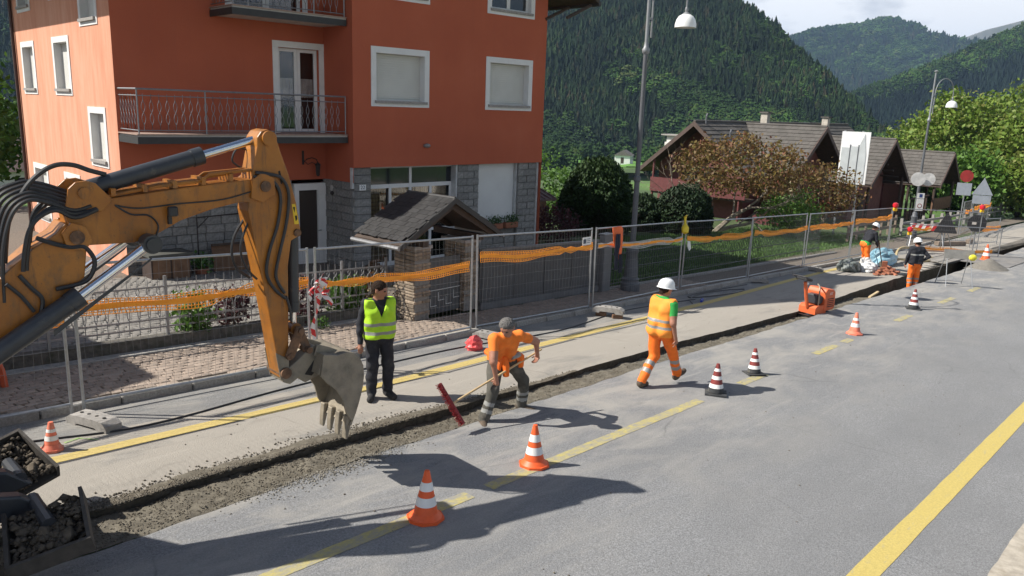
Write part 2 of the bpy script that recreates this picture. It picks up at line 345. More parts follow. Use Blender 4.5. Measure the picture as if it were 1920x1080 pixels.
# loose gravel: bank on the far edge and stones spilled over the road
def stones(name, P, size, m, kind='stuff', label=None, seed=1):
    g = np.random.default_rng(seed); n = len(P)
    base = np.array([(1, 0, 0), (-1, 0, 0), (0, 1, 0), (0, -1, 0), (0, 0, 1), (0, 0, -1)], float)
    tri = np.array([(0, 2, 4), (2, 1, 4), (1, 3, 4), (3, 0, 4), (2, 0, 5), (1, 2, 5), (3, 1, 5), (0, 3, 5)])
    V = base[None] * (1 + .4 * g.uniform(-1, 1, (n, 6, 1))) * size[:, None, None] * np.array([1, 1, .7])
    a = g.uniform(0, 6.28, n); c, s_ = np.cos(a), np.sin(a); Rm = np.zeros((n, 3, 3)); Rm[:, 0, 0] = c; Rm[:, 0, 1] = -s_; Rm[:, 1, 0] = s_; Rm[:, 1, 1] = c; Rm[:, 2, 2] = 1
    V = np.einsum('nij,nkj->nki', Rm, V) + P[:, None]
    F = (tri[None] + (np.arange(n) * 6)[:, None, None]).reshape(-1, 3)
    o = link(name, mesh_np(name, V.reshape(-1, 3), F, m), kind=kind)
    if label: tag(o, label, 'gravel', kind=kind)
    return o
M_STONE = mat('loose_stone', (.12, .102, .076), .95, .5, 14, dirt=(.2, .18, .145), dscale=9)
M_STONEL = mat('loose_light_stone', (.22, .2, .165), .95, .4, 14)
g = np.random.default_rng(3)
n = 12000; px = g.uniform(.9, 10.5, n); off = np.abs(g.normal(0, .10, n)) * np.interp(px, [1, 6, 8, 10.5], [1.2, 1.5, .8, .3]) - .03
P = np.stack([px, np.interp(px, xs_road, yf_) + off, S * px + .008 + .028 * np.exp(-(off / .12) ** 2) * np.interp(px, [0, 6, 9], [1, 1, .2])], 1)
stones('gravel_bank', P, g.uniform(.005, .017, n), M_STONE, label='dark gravel heaped along the far edge of the trench', seed=4)
n = 7000; px = np.concatenate([g.uniform(1, 22, n // 2), g.uniform(1, 7.5, n // 2)]); tt = g.uniform(0.02, .98, n)
pz = []
for q, w in zip(px, tt):
    i = min(max(int(np.searchsorted(tx, q)), 0), len(tx) - 1); pz.append((a_n[i] + (a_f[i] - a_n[i]) * w, Z[i, int(round(w * 16))] + .004))
pz = np.array(pz)
stones('gravel_fill', np.stack([px, pz[:, 0], pz[:, 1]], 1), g.uniform(.005, .014, n), M_STONE, label='crushed brown gravel filling the trench', seed=5)
n = 1300; px = g.normal(5.0, .6, n); off = np.abs(g.normal(0, .13, n)) - .06
P = np.stack([px, np.interp(px, xs_road, yn_) - off, S * px + .006], 1)
stones('gravel_spill', P, g.uniform(.004, .013, n), M_STONEL, label='pale loose stones spilled on the road beside the trench', seed=6)
n = 260; px = g.uniform(2, 24, n); py = g.uniform(2.4, 9.2, n); k = (py < 6.7) | (py > 8.2)
stones('road_grit', np.stack([px, py, S * px + .006], 1)[k], g.uniform(.004, .014, n)[k], M_STONE, label='scattered grit and crumbs lying over the asphalt', seed=7)
# low bank of spilled fill along the far edge
bx_ = np.arange(.6, 9.6, .05); bv = np.linspace(0, 1, 9); wd = np.interp(bx_, [.6, 2, 6, 8, 9.6], [.12, .24, .28, .16, .03]) * (1 + .3 * fbm(bx_ * 1.7, bx_ * 0, 41, 4)); Xb = np.repeat(bx_[:, None], 9, 1); Yb = np.interp(bx_, xs_road, yf_)[:, None] - .015 + wd[:, None] * bv[None]
Zb = S * Xb + .002 + (.024 * np.sin(np.pi * np.clip(bv * .85 + .12, 0, 1))[None] * (wd[:, None] / .25) + .012 * fbm(Xb * 9, Yb * 9, 43, 4)) * (bv[None] < .99) - .01 * (bv[None] > .99)
ob = link('gravel_bank_base', mesh_np('gravel_bank_base', np.stack([Xb, Yb, Zb], -1).reshape(-1, 3), grid_faces(len(bx_), 9)[:, ::-1], M_GRAV, smooth=True), kind='stuff'); tag(ob, 'fine brown gravel spread along the far lip of the trench', 'gravel', kind='stuff')
# painted lines
def stripe(name, x0, x1, yc, w, m, z=.004, seed=0):
    xs = np.arange(x0, x1 + .05, .1); c = np.interp(xs, *yc) if isinstance(yc, tuple) else np.full(len(xs), float(yc))
    e1 = .005 * fbm(xs * 2, xs * 0, seed, 4); e2 = .005 * fbm(xs * 2, xs * 0 + 9, seed, 4)
    return sheet(name, xs, [c - w / 2 + e1, c, c + w / 2 + e2], z, m)
stripe('yellow_line', -3, 60, 2.04, .235, M_YEL, seed=1)
for k, (a, b_) in enumerate([(2.2, 5.75), (6.0, 10.9), (12.3, 13.3), (15.6, 16.8), (17.2, 17.7), (20.9, 22.1), (25, 26.5), (28.5, 29.8)]):
    stripe('worn_line', a, b_, ([0, 12, 30], [5.62, 5.78, 5.95]), .17, M_YELW, seed=30 + k)
stripe('lane_line', -2, 34, ([-2, 7, 18.5, 24.5, 34], [9.32, 9.30, 9.80, 10.18, 10.6]), .2, M_YELL, .005, seed=3)

# ------------------------------------------------------------------ pavement with kerb stones and pavers
M_KERB = mat('granite_kerb', (.33, .31, .28), .85, .3, 30, .4, 120, dirt=(.22, .2, .175), dscale=3, rnd=.12)
M_PAVB = mat('paving_bed', (.15, .125, .1), .95, .3, 20, .5, 60)
M_PAVER = mat('porphyry_paver', (.31, .245, .195), .85, .25, 7, .4, 60, dirt=(.24, .2, .165), dscale=5, rnd=.18)
M_COB = mat('grey_cobble', (.245, .228, .205), .88, .25, 9, .4, 60, rnd=.2)
KY = lambda x: float(np.interp(x, [-60, 30, 160], [10.62, 10.75, 15]))
xk = np.arange(-12, 60, 1.5)
kerb = sheet('kerb', xk, [np.array([KY(x) + .005 for x in xk]), np.array([KY(x) + .13 for x in xk])], .05, M_PAVB)
ks = MB().box((0, 0, 0), (.985, .13, .26), None, .015).mesh('kerbstone', M_KERB)
x = -9.0; first = True
while x < 44:
    o = link('kerbstone', ks, kerb, (x + .5, KY(x + .5) + .065, S * (x + .5) - .015 + random.uniform(-.006, .006)), (0, math.atan(-S), random.uniform(-.008, .008))); x += 1.0
pav_y1 = lambda x: float(np.interp(x, [-60, 9.6, 10.3, 17, 33, 160], [12.66, 12.66, 11.98, 11.98, 12.65, 15.5]))
xp = np.arange(-12, 140, 1.0)
pavement = sheet('pavement', xp, [np.array([KY(x) + .12 for x in xp]), np.array([pav_y1(x) for x in xp])], .085, M_PAVB)
def paver_mesh(seed, lx, ly, h, name, m):
    g = random.Random(seed); mb = MB(); j = lambda s: g.uniform(-s, s)
    lo = [(-lx / 2 + j(.014), -ly / 2 + j(.012)), (lx / 2 + j(.014), -ly / 2 + j(.012)), (lx / 2 + j(.014), ly / 2 + j(.012)), (-lx / 2 + j(.014), ly / 2 + j(.012))]
    vs = [(x, y, -h) for x, y in lo] + [(x, y, -.006) for x, y in lo] + [(x * .88, y * .86, j(.003)) for x, y in lo]
    mb.add(vs, [(0, 1, 5, 4), (1, 2, 6, 5), (2, 3, 7, 6), (3, 0, 4, 7), (4, 5, 9, 8), (5, 6, 10, 9), (6, 7, 11, 10), (7, 4, 8, 11), (8, 9, 10, 11)]); return mb.mesh(name, m)
pm = [paver_mesh(i, .145, .115, .05, 'paver', M_PAVER) for i in range(8)]
spots = []
for row in range(18):
    xo = -3.0 + (row % 2) * .075
    for k in range(160):
        x = xo + k * .156 + random.uniform(-.01, .01)
        y = KY(x) + .21 + row * .126 + .05 * math.sin(x * 2.1) + random.uniform(-.006, .006)
        if y < pav_y1(x) - .06 and y > KY(x) + .18 and x < 20.5: spots.append((x, y, random.uniform(-.1, .1) + .1 * math.cos(x * 2.1)))
def joined(name, items, protos, parent, zf, kind='stuff'):
    vs, fs = [], []; VV = []; FF = []; n = 0
    data = [(np.array([v.co[:] for v in p.vertices]), [tuple(q.vertices) for q in p.polygons]) for p in protos]
    for i, (x, y, a) in enumerate(items):
        v, f = data[i % len(data)]; c, s_ = math.cos(a), math.sin(a)
        w = v.copy(); w[:, 0] = v[:, 0] * c - v[:, 1] * s_ + x; w[:, 1] = v[:, 0] * s_ + v[:, 1] * c + y; w[:, 2] += zf(x) + random.uniform(-.004, .004)
        VV.append(w); FF += [tuple(k + n for k in q) for q in f]; n += len(v)
    return link(name, mesh_np(name, np.concatenate(VV), np.array(FF), protos[0].materials[0]), parent, kind=kind)
vis = sorted([q for q in spots if q[0] > 1.6], key=lambda q: q[0] ** 2 + q[1] ** 2)
for i, (x, y, a) in enumerate(vis[:300]):
    link('paver', pm[i % 8], pavement, (x, y, S * x + .108 + random.uniform(-.004, .004)), (0, 0, a))
joined('paver_field', vis[300:] + [q for q in spots if q[0] <= 1.6], pm, pavement, lambda x: S * x + .108)
# ------------------------------------------------------------------ garden and courtyard behind the walls
M_LAWN = mat('lawn_soil', (.05, .085, .022), .95, .4, 5, .4, 40, dirt=(.09, .085, .04), dscale=3)
sheet('lawn', np.arange(17.2, 62, 1.0), [np.interp(np.arange(17.2, 62, 1.0), [17, 33, 160], [12.1, 12.8, 15.6]), 16, 20, 25.5], .03, M_LAWN)
courtyard = sheet('courtyard', np.arange(-14, 17.5, .5), [12.72, 15, 18, 24, 34], .12, M_PAVB)
cm = [paver_mesh(40 + i, .16, .13, .05, 'cobble', M_COB) for i in range(6)]
sp2 = [(-2 + k * .17 + (r % 2) * .085 + random.uniform(-.012, .012), 12.98 + r * .142 + .06 * math.sin(k * .4) + random.uniform(-.008, .008), random.uniform(-.15, .15)) for r in range(40) for k in range(72)]
joined('cobble_field', [q for q in sp2 if q[0] < 10.3], cm, courtyard, lambda x: S * x + .142)
def grass(name, label, n, xr, yr, zoff, h, seed, m, parent=None):
    g = np.random.default_rng(seed); x = g.uniform(*xr, n); y = g.uniform(*yr, n); z = S * x + zoff; a = g.uniform(0, 6.28, n); hh = h * g.uniform(.5, 1.3, n); w = .012 * g.uniform(.7, 1.5, n)
    lean = g.uniform(-.5, .5, (n, 2)) * hh[:, None]
    V = np.stack([np.stack([x - w * np.cos(a), y - w * np.sin(a), z], 1), np.stack([x + w * np.cos(a), y + w * np.sin(a), z], 1), np.stack([x + lean[:, 0], y + lean[:, 1], z + hh], 1)], 1).reshape(-1, 3)
    o = link(name, mesh_np(name, V, np.arange(3 * n).reshape(-1, 3), m), parent, kind='stuff'); return tag(o, label, 'grass', kind='stuff')
M_GRASS = mat('grass_blade', (.075, .15, .03), .7, .45, 3)
grass('grass', 'short green lawn grass behind the garden railing', 60000, (17.5, 42), (12.3, 19), .03, .1, 11, M_GRASS)

# ------------------------------------------------------------------ far terrain, mountains, forest
M_FIELD = mat('valley_meadow', (.085, .17, .03), .95, .35, .02, dirt=(.05, .085, .025), dscale=.03, dpos=(.45, .6))
def polar(az, r): return r * np.cos(np.radians(az)), r * np.sin(np.radians(az))
def zval(x, y):
    r = np.hypot(x, y); zz = S * x - np.where((y > -4) & (y < 19) & (r < 120), 2.0, .35) - 7 * np.clip((y - 34) / 170, 0, 1) ** 1.0
    far = -24 - 8 * np.clip((r - 480) / 900, 0, 1)
    k = np.clip((r - 150) / 330, 0, 1); return np.minimum(zz, S * 70 - .35) * (1 - k) + np.minimum(far, zz) * k if False else np.where(r < 150, np.maximum(zz, -16), np.maximum(zz, -16) * (1 - k) + far * k)
az = np.concatenate([np.linspace(-10, 95, 120), np.linspace(96, 350, 60)]); rr = np.concatenate([np.linspace(3, 150, 40), np.geomspace(160, 6000, 40)])
A, Rr = np.meshgrid(az, rr, indexing='ij'); X, Y2 = polar(A, Rr); Zt = zval(X, Y2)
Zt = np.where(Rr > 3000, Zt, Zt) + np.where(Rr > 60, 1.2 * fbm(X * .02, Y2 * .02, 3, 3), 0)
V = np.stack([X, Y2, Zt], -1).reshape(-1, 3); F = grid_faces(len(az), len(rr))
n0 = len(rr); last = (len(az) - 1) * n0; cl = np.array([(last + j, j, j + 1, last + j + 1) for j in range(n0 - 1)])
link('terrain', mesh_np('terrain', V, np.concatenate([F, cl]), M_FIELD, smooth=True), kind='structure')
def hill_mat(name, c1, c2, scale):
    m, t, b = new_mat(name); v = coord(t)
    t.links.new(ramp(t, noise(t, v, scale, 8, .65), [(.35, c1), (.62, c2)]), b.inputs['Base Color']); b.inputs['Roughness'].default_value = .95; b.inputs['Specular IOR Level'].default_value = .1
    bump(t, b, noise(t, v, scale * 6, 5, .7), .8, 6); return m
M_H1 = hill_mat('forest_floor_near', (.018, .035, .012), (.05, .085, .025), .02)
M_H2 = hill_mat('forest_floor_far', (.03, .055, .02), (.075, .12, .04), .006)
M_H3 = hill_mat('rocky_far', (.06, .075, .05), (.16, .16, .14), .004)
def mountain(name, tab, r0, zb, slope, azr, m, back=.35, gully=9, gscale=.012, nr=90, nz=200, seed=0, shape=1.0):
    az = np.linspace(*azr, nz); el = np.interp(az, [q[0] for q in tab], [q[1] for q in tab])
    T = np.tan(np.radians(el)); rr = (3.9 - zb + slope * r0) / (slope - T)
    q = np.concatenate([np.linspace(-.15, 1, nr), np.linspace(1.06, 2.2, 14)])
    Rg = r0 + (rr - r0)[:, None] * q[None]; A = np.repeat(az[:, None], len(q), 1); X, Y = polar(A, Rg)
    Zr = (3.9 + rr * T)[:, None]
    Z = np.where(q[None] <= 1, zb + (Zr - zb) * q[None] ** shape if shape == 1 else zb + (Zr - zb) * np.clip(q[None], 0, 1) ** shape + np.minimum(q[None], 0) * 10, Zr - back * (Rg - rr[:, None]))
    wgt = np.clip(q[None], 0, 1) * np.clip((1.02 - q[None]) * 5, 0, 1); Z = Z + gully * wgt * fbm(X * gscale + A * .25, Y * gscale * .3, seed, 4)
    o = link(name, mesh_np(name, np.stack([X, Y, Z], -1).reshape(-1, 3), grid_faces(nz, len(q)), m, smooth=True), kind='structure')
    def surf(n, g, amin=None, amax=None, qmax=1.05):
        i = g.integers(0, nz - 1, n); j = g.uniform(0, 1, n)
        ww = np.sqrt(g.uniform(0, 1, n)) if False else g.uniform(0, 1, n); k = ww * (np.searchsorted(q, qmax) - 1)
        i0 = i; j0 = np.floor(k).astype(int); fi = j; fj = k - j0
        def bl(a): return (a[i0, j0] * (1 - fi) + a[i0 + 1, j0] * fi) * (1 - fj) + (a[i0, j0 + 1] * (1 - fi) + a[i0 + 1, j0 + 1] * fi) * fj
        return np.stack([bl(X), bl(Y), bl(Z)], 1), bl(A), np.interp(k, np.arange(len(q)), q)
    return o, surf
T1 = [(13, -3.2), (16.8, -1.6), (18.1, -.95), (19.9, .8), (22.5, 3.1), (24.3, 4.55), (25.75, 5.85), (28.4, 7.35), (32, 9.3), (40, 12), (50, 14), (70, 13), (90, 12)]
T2 = [(8, 4.2), (11.26, 4.6), (13.1, 4.6), (14.6, 4.75), (15.12, 4.88), (16.49, 5.28), (17.75, 5.75), (18.4, 5.85), (18.97, 5.85), (20.2, 5.45), (20.79, 5.36), (22, 5.2), (23, 5.05), (24.18, 4.6), (27, 3.4)]
T3 = [(4, 8), (8, 6.7), (11.16, 5.3), (12.16, 4.78), (14.25, 3.75), (16.44, 2.6), (18.75, 1.5), (19.95, .98), (21, .4), (23, -.6)]
T4 = [(6, 6.6), (9, 6.5), (11.26, 6.1), (13.1, 5.58), (14.42, 5.05), (15.2, 4.8), (17, 4.3), (20, 3.5)]
mtn1, surf1 = mountain('wooded_mountain', T1, 480, -25, .6, (13, 84), M_H1, gully=11, seed=4)
mtn2, surf2 = mountain('distant_mountain', T2, 1900, -34, .42, (8, 27), M_H2, gully=55, gscale=.0035, seed=8)
mtn3, surf3 = mountain('right_hillside', T3, 900, -32, .42, (4, 23), M_H2, gully=16, gscale=.007, seed=12)
mtn4, surf4 = mountain('bare_summit', T4, 3000, -34, .5, (6, 20), M_H3, gully=80, gscale=.003, seed=15)

def forest_mat(name, cols, hs=.02):
    m, t, b = new_mat(name); oi = N(t, 'ShaderNodeObjectInfo')
    c = ramp(t, oi.outputs['Random'], cols); c = mixc(t, ramp(t, noise(t, oi.outputs['Location'], hs, 4, .6), [(.38, (0, 0, 0)), (.6, (.85, .85, .85))]), c, tuple(x * .55 for x in cols[0][1]))
    t.links.new(c, b.inputs['Base Color']); b.inputs['Roughness'].default_value = .9; b.inputs['Specular IOR Level'].default_value = .15; return m
M_SPR = forest_mat('spruce_needles', [(0, (.010, .022, .009)), (.45, (.016, .034, .011)), (.8, (.026, .048, .015)), (1, (.045, .036, .02))])
M_DEC = forest_mat('spring_leaves_far', [(0, (.022, .052, .012)), (.4, (.036, .08, .016)), (.75, (.06, .12, .024)), (1, (.07, .09, .028))])
M_SPR_SHADOW = forest_mat('shadow_coloured_spruce', [(0, (.008, .018, .014)), (.5, (.011, .024, .016)), (1, (.018, .032, .02))])  # darker, bluer spruce: the hillside's shadow is put into its colour
tree_col = bpy.data.collections.new('forest_trees'); protos = []
def conifer(seed, m):
    g = random.Random(seed); vs, fs = [], []; H_ = 1.0; L = 7
    for l in range(L):
        z0 = .08 + .86 * l / L; z1 = z0 + .30 * (1 - .45 * l / L); r = .30 * (1 - l / L) ** .8 * g.uniform(.85, 1.15); k = 9; n = len(vs)
        for i in range(k):
            t = 6.283 * i / k + g.uniform(-.2, .2); q = r * (1.18 if i % 2 else .68) * g.uniform(.85, 1.15); vs.append((q * math.cos(t), q * math.sin(t), z0 - (.045 if i % 2 else 0) + g.uniform(-.015, .015)))
        vs.append((g.uniform(-.01, .01), g.uniform(-.01, .01), min(z1, 1.03))); fs += [(n + i, n + (i + 1) % k, n + k) for i in range(k)]
    return mesh_np('conifer', vs, fs, m)
def broadleaf(seed, m):
    g = np.random.default_rng(seed); vs, fs = [], []
    for c in range(46):
        d = g.normal(0, 1, 3); d /= np.linalg.norm(d); p = np.array([0, 0, .55]) + d * np.array([.30, .30, .40]) * g.uniform(.55, 1); s_ = g.uniform(.07, .13); n = len(vs)
        for q in np.array([(1, 0, 0), (-1, 0, 0), (0, 1, 0), (0, -1, 0), (0, 0, 1), (0, 0, -1)]): vs.append(tuple(p + q * s_ * g.uniform(.6, 1.3)))
        fs += [tuple(n + i for i in f) for f in ((0, 2, 4), (2, 1, 4), (1, 3, 4), (3, 0, 4), (2, 0, 5), (1, 2, 5), (3, 1, 5), (0, 3, 5))]
    return mesh_np('broadleaf', vs, fs, m)
for i in range(4): protos.append(('a%d' % i, conifer(i, M_SPR)))
for i in range(3): protos.append(('b%d' % i, broadleaf(i, M_DEC)))
for i in range(2): protos.append(('c%d' % i, conifer(20 + i, M_SPR_SHADOW)))
for nme, me in protos: tree_col.objects.link(bpy.data.objects.new('tree_' + nme, me))
def forest(name, label, P, scl, idx, wid):
    me = bpy.data.meshes.new(name); me.vertices.add(len(P)); me.vertices.foreach_set('co', P.astype(np.float32).ravel())
    for k, typ, d in (('scl', 'FLOAT', scl), ('wid', 'FLOAT', wid), ('idx', 'INT', idx), ('rot', 'FLOAT', rng.uniform(0, 6.28, len(P)))):
        a = me.attributes.new(k, typ, 'POINT'); a.data.foreach_set('value', np.asarray(d, np.int32 if typ == 'INT' else np.float32))
    me.update(); o = link(name, me); tag(o, label, 'forest', kind='stuff')
    ng = bpy.data.node_groups.new(name, 'GeometryNodeTree'); ng.interface.new_socket('Geometry', in_out='INPUT', socket_type='NodeSocketGeometry'); ng.interface.new_socket('Geometry', in_out='OUTPUT', socket_type='NodeSocketGeometry')
    gi = ng.nodes.new('NodeGroupInput'); go = ng.nodes.new('NodeGroupOutput'); ip = ng.nodes.new('GeometryNodeInstanceOnPoints'); ci = ng.nodes.new('GeometryNodeCollectionInfo')
    ci.inputs['Collection'].default_value = tree_col; ci.inputs['Separate Children'].default_value = True; ci.inputs['Reset Children'].default_value = True
    def at(nm, typ):
        n = ng.nodes.new('GeometryNodeInputNamedAttribute'); n.data_type = typ; n.inputs['Name'].default_value = nm; return n.outputs['Attribute']
    cx = ng.nodes.new('ShaderNodeCombineXYZ'); w = at('wid', 'FLOAT'); ng.links.new(w, cx.inputs[0]); ng.links.new(w, cx.inputs[1]); ng.links.new(at('scl', 'FLOAT'), cx.inputs[2])
    rx = ng.nodes.new('ShaderNodeCombineXYZ'); ng.links.new(at('rot', 'FLOAT'), rx.inputs[2])
    ip.inputs['Pick Instance'].default_value = True
    ng.links.new(gi.outputs[0], ip.inputs['Points']); ng.links.new(ci.outputs[0], ip.inputs['Instance']); ng.links.new(at('idx', 'INT'), ip.inputs['Instance Index'])
    ng.links.new(rx.outputs[0], ip.inputs['Rotation']); ng.links.new(cx.outputs[0], ip.inputs['Scale']); ng.links.new(ip.outputs[0], go.inputs[0])
    md = o.modifiers.new('forest', 'NODES'); md.node_group = ng; return o
g = np.random.default_rng(5)
P, A, q = surf1(56000, g); nz_ = fbm(P[:, 0] * .012, P[:, 1] * .012, 31, 4)
decid = (1.25 * nz_ - .1 + .32 * (q < .30) + .25 * (q < .14) - .25 * np.clip((A - 27) / 6, -1, 1.4) + .28 * g.normal(0, 1, len(q))) > .38
idx = np.where(decid, 4 + g.integers(0, 3, len(q)), g.integers(0, 4, len(q)))
h = np.where(decid, g.uniform(4, 7.5, len(q)) * (1 + .5 * (q < .3)), g.uniform(5, 10.5, len(q)) * (1 + .25 * np.clip(nz_, -1, 1))); keep = ~((A > 33.2) & (A < 37.2) & (q < .02))
forest('mountain_forest', 'dense spruce and larch forest on the near mountain slope', P[keep] - np.array([0, 0, .5]), h[keep], idx[keep], (h * np.where(decid, 1.2, 1.12))[keep])
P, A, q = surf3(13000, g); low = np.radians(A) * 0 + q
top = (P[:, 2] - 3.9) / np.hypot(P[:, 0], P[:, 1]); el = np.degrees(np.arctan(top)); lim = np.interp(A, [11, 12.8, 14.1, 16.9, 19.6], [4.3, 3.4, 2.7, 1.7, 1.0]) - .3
dark = el < lim + .25 * g.normal(0, 1, len(q)); idx = np.where(dark, 7 + g.integers(0, 2, len(q)), np.where(g.uniform(0, 1, len(q)) < .55, 4 + g.integers(0, 3, len(q)), g.integers(0, 4, len(q))))  # trees below the line get the spruce with shadow in its colour
h = g.uniform(11, 18, len(q)); forest('hillside_forest', 'forest on the right valley side, shadow coloured into its lower trees', P, h, idx, h * .85)
P, A, q = surf2(15000, g); idx = np.where(fbm(P[:, 0] * .004, P[:, 1] * .004, 5, 4) + .3 * g.normal(0, 1, len(q)) > .1, 4 + g.integers(0, 3, len(q)), g.integers(0, 4, len(q)))
h = g.uniform(16, 30, len(q)); forest('distant_forest', 'hazy mixed forest covering the distant mountain', P, h, idx, h * 1.2)
# valley-bottom trees between the garden and the mountain
n = 1500; a = g.uniform(20, 84, n); r_ = g.uniform(300, 500, n); keep = ~((a > 33.0) & (a < 37.4) & (r_ < 380)); a, r_ = a[keep], r_[keep]; x, y = polar(a, r_); h = g.uniform(6, 12, len(a))
forest('valley_wood', 'pale green broadleaf wood along the valley floor', np.stack([x, y, zval(x, y) - .3], 1), h, 4 + g.integers(0, 3, len(a)), h)
# ------------------------------------------------------------------ red house
def render_coat():
    m, t, b = new_mat('orange_render'); v = coord(t)
    c = ramp(t, noise(t, v, .55, 6, .6), [(.3, (.42, .108, .058)), (.55, (.465, .124, .066)), (.75, (.50, .142, .078))])
    c = mixc(t, ramp(t, noise(t, mapv(t, v, (2.2, 2.2, .16)), 2.2, 7, .7), [(.5, (0, 0, 0)), (.75, (.35, .35, .35))]), c, (.37, .105, .062))
    c = mixc(t, ramp(t, noise(t, v, 45, 3, .7), [(.4, (0, 0, 0)), (.7, (.22, .22, .22))]), c, (.30, .07, .042))
    t.links.new(c, b.inputs['Base Color']); b.inputs['Roughness'].default_value = .92; b.inputs['Specular IOR Level'].default_value = .15; bump(t, b, noise(t, v, 55, 5, .7), .35, .012); return m
M_ORANGE = render_coat()
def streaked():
    m, t, b = new_mat('pale_salmon_render'); v = coord(t)
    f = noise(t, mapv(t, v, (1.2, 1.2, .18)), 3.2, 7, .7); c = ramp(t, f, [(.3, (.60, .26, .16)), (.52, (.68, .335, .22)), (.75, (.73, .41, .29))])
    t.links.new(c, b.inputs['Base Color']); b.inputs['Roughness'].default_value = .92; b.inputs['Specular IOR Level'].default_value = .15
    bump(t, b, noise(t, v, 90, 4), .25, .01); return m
M_SALMON = streaked()  # paler, less saturated render with vertical streaks, for the left wall
M_WHITE = mat('white_surround', (.72, .71, .69), .75, .06, 3, dirt=(.55, .54, .52), dscale=3, dpos=(.6, .85))
M_SHUT = mat('shutter_grey', (.62, .61, .57), .55, .05, 2)
M_SILL = mat('stone_sill', (.30, .28, .26), .85, .3, 25, .3, 80)
M_GRAN = mat('granite_block', (.235, .228, .215), .88, .35, 18, .6, 45, rnd=.18)
M_MORT = mat('grey_mortar', (.20, .19, .175), .95, .2, 20)
M_DARK = mat('dark_interior', (.02, .018, .016), .8, .3, 3)
M_METAL = mat('grey_railing', (.27, .27, .275), .45, .15, 20, metal=.6)
M_SLABD = mat('dark_fascia', (.035, .033, .032), .6, .2, 10)
M_SOFF = mat('pale_soffit', (.48, .44, .40), .85, .1, 3)
M_WOODD = mat('dark_roof_wood', (.055, .035, .024), .7, .35, 6, .2, 30)
M_ROOFT = mat('roof_tile_grey', (.135, .12, .11), .8, .3, 3, .3, 40, dirt=(.09, .085, .07), dscale=2)
def glass_mat(name, c=(.02, .025, .03), rough=.06):
    m, t, b = new_mat(name); b.inputs['Base Color'].default_value = (*c, 1); b.inputs['Roughness'].default_value = rough; b.inputs['Specular IOR Level'].default_value = .8
    bump(t, b, noise(t, coord(t), 1.3, 2), .05, .05); return m
M_GLASS = glass_mat('window_glass')
def clear_glass():
    m, t, b = new_mat('clear_glass'); b.inputs['Base Color'].default_value = (.9, .95, .95, 1); b.inputs['Roughness'].default_value = .02
    tr = N(t, 'ShaderNodeBsdfTransparent'); gl = N(t, 'ShaderNodeBsdfGlossy'); gl.inputs['Roughness'].default_value = .03; mxs = N(t, 'ShaderNodeMixShader'); fr = N(t, 'ShaderNodeFresnel'); fr.inputs[0].default_value = 1.6
    t.links.new(fr.outputs[0], mxs.inputs[0]); t.links.new(tr.outputs[0], mxs.inputs[1]); t.links.new(gl.outputs[0], mxs.inputs[2]); t.links.new(mxs.outputs[0], t.nodes['Material Output'].inputs[0]); return m
M_CLEAR = clear_glass()
HA = R(-3.75)
house = empty('apartment_house', (12.644, 17.2, 0), 'large orange rendered apartment house with granite ground floor and balconies', 'house', HA)
def hp(u, v, z):  # house-local to world
    return Vector((12.644 + u * math.cos(HA) - v * math.sin(HA), 17.2 + u * math.sin(HA) + v * math.cos(HA), z))
def wall_holes(name, fr, p0, p1, q0, q1, holes, m, parent, th=.3):
    """flat wall in coordinates (p,q) with rectangular holes; fr(p,q,d) gives the point d metres behind the face"""
    ps = sorted({p0, p1, *[h[0] for h in holes], *[h[1] for h in holes]}); qs = sorted({q0, q1, *[h[2] for h in holes], *[h[3] for h in holes]}); mb = MB()
    for a, b in zip(ps, ps[1:]):
        for c, d in zip(qs, qs[1:]):
            if any(h[0] - 1e-6 <= a and b <= h[1] + 1e-6 and h[2] - 1e-6 <= c and d <= h[3] + 1e-6 for h in holes): continue
            mb.add([fr(a, c, 0), fr(b, c, 0), fr(b, d, 0), fr(a, d, 0)], [(0, 1, 2, 3)])
    for a, b, c, d in holes:
        for (x0, y0, x1, y1) in ((a, c, b, c), (b, c, b, d), (b, d, a, d), (a, d, a, c)):
            mb.add([fr(x0, y0, 0), fr(x1, y1, 0), fr(x1, y1, th), fr(x0, y0, th)], [(0, 1, 2, 3)])
    return link(name, mb_mesh(mb, name, m), parent)
def mb_mesh(mb, name, m):
    me = mesh_np(name, mb.v, mb.f, m, mb.m); return me
FR = lambda p, q, d: (p, d, q)                        # front faces (v = 0)
FRR = lambda p, q, d: (p, 1.4 + d, q)                 # recessed front
FL = lambda p, q, d: (-5.3 + d, p, q)                 # left wall, p = v
front = [(.71, 2.29, 3.97, 5.20), (4.70, 6.30, 3.97, 5.20), (.71, 2.29, 6.69, 7.85), (4.70, 6.30, 6.69, 7.85)]
wall_holes('front_wall', FR, 0, 7.03, 2.25, 10.4, front, M_ORANGE, house)
rec = [(-1.31, -.15, 3.09, 5.23), (-2.5, -.6, 5.82, 7.9)]
wall_holes('recessed_wall', FRR, -5.3, 0, 1.85, 10.4, rec, M_ORANGE, house)
left = [(7.88, 8.98, 3.99, 5.14), (4.66, 5.82, 3.99, 5.16), (2.28, 3.26, 2.34, 3.46), (2.36, 3.38, 5.60, 6.9), (7.62, 8.82, .35, 1.74), (4.65, 5.75, .35, 1.70), (7.9, 8.98, 6.22, 7.0), (4.7, 5.8, 6.35, 7.0)]
wall_holes('left_wall', FL, 1.4, 9.8, -1.2, 7.6, left, M_SALMON, house)
mb = MB(); mb.add([(0, 0, 1.85), (0, 1.4, 1.85), (0, 1.4, 10), (0, 0, 10)], [(3, 2, 1, 0)]); mb.add([(7.03, 0, -1.2), (7.03, 9.8, -1.2), (7.03, 9.8, 7.6), (7.03, 0, 7.6)], [(0, 1, 2, 3)])
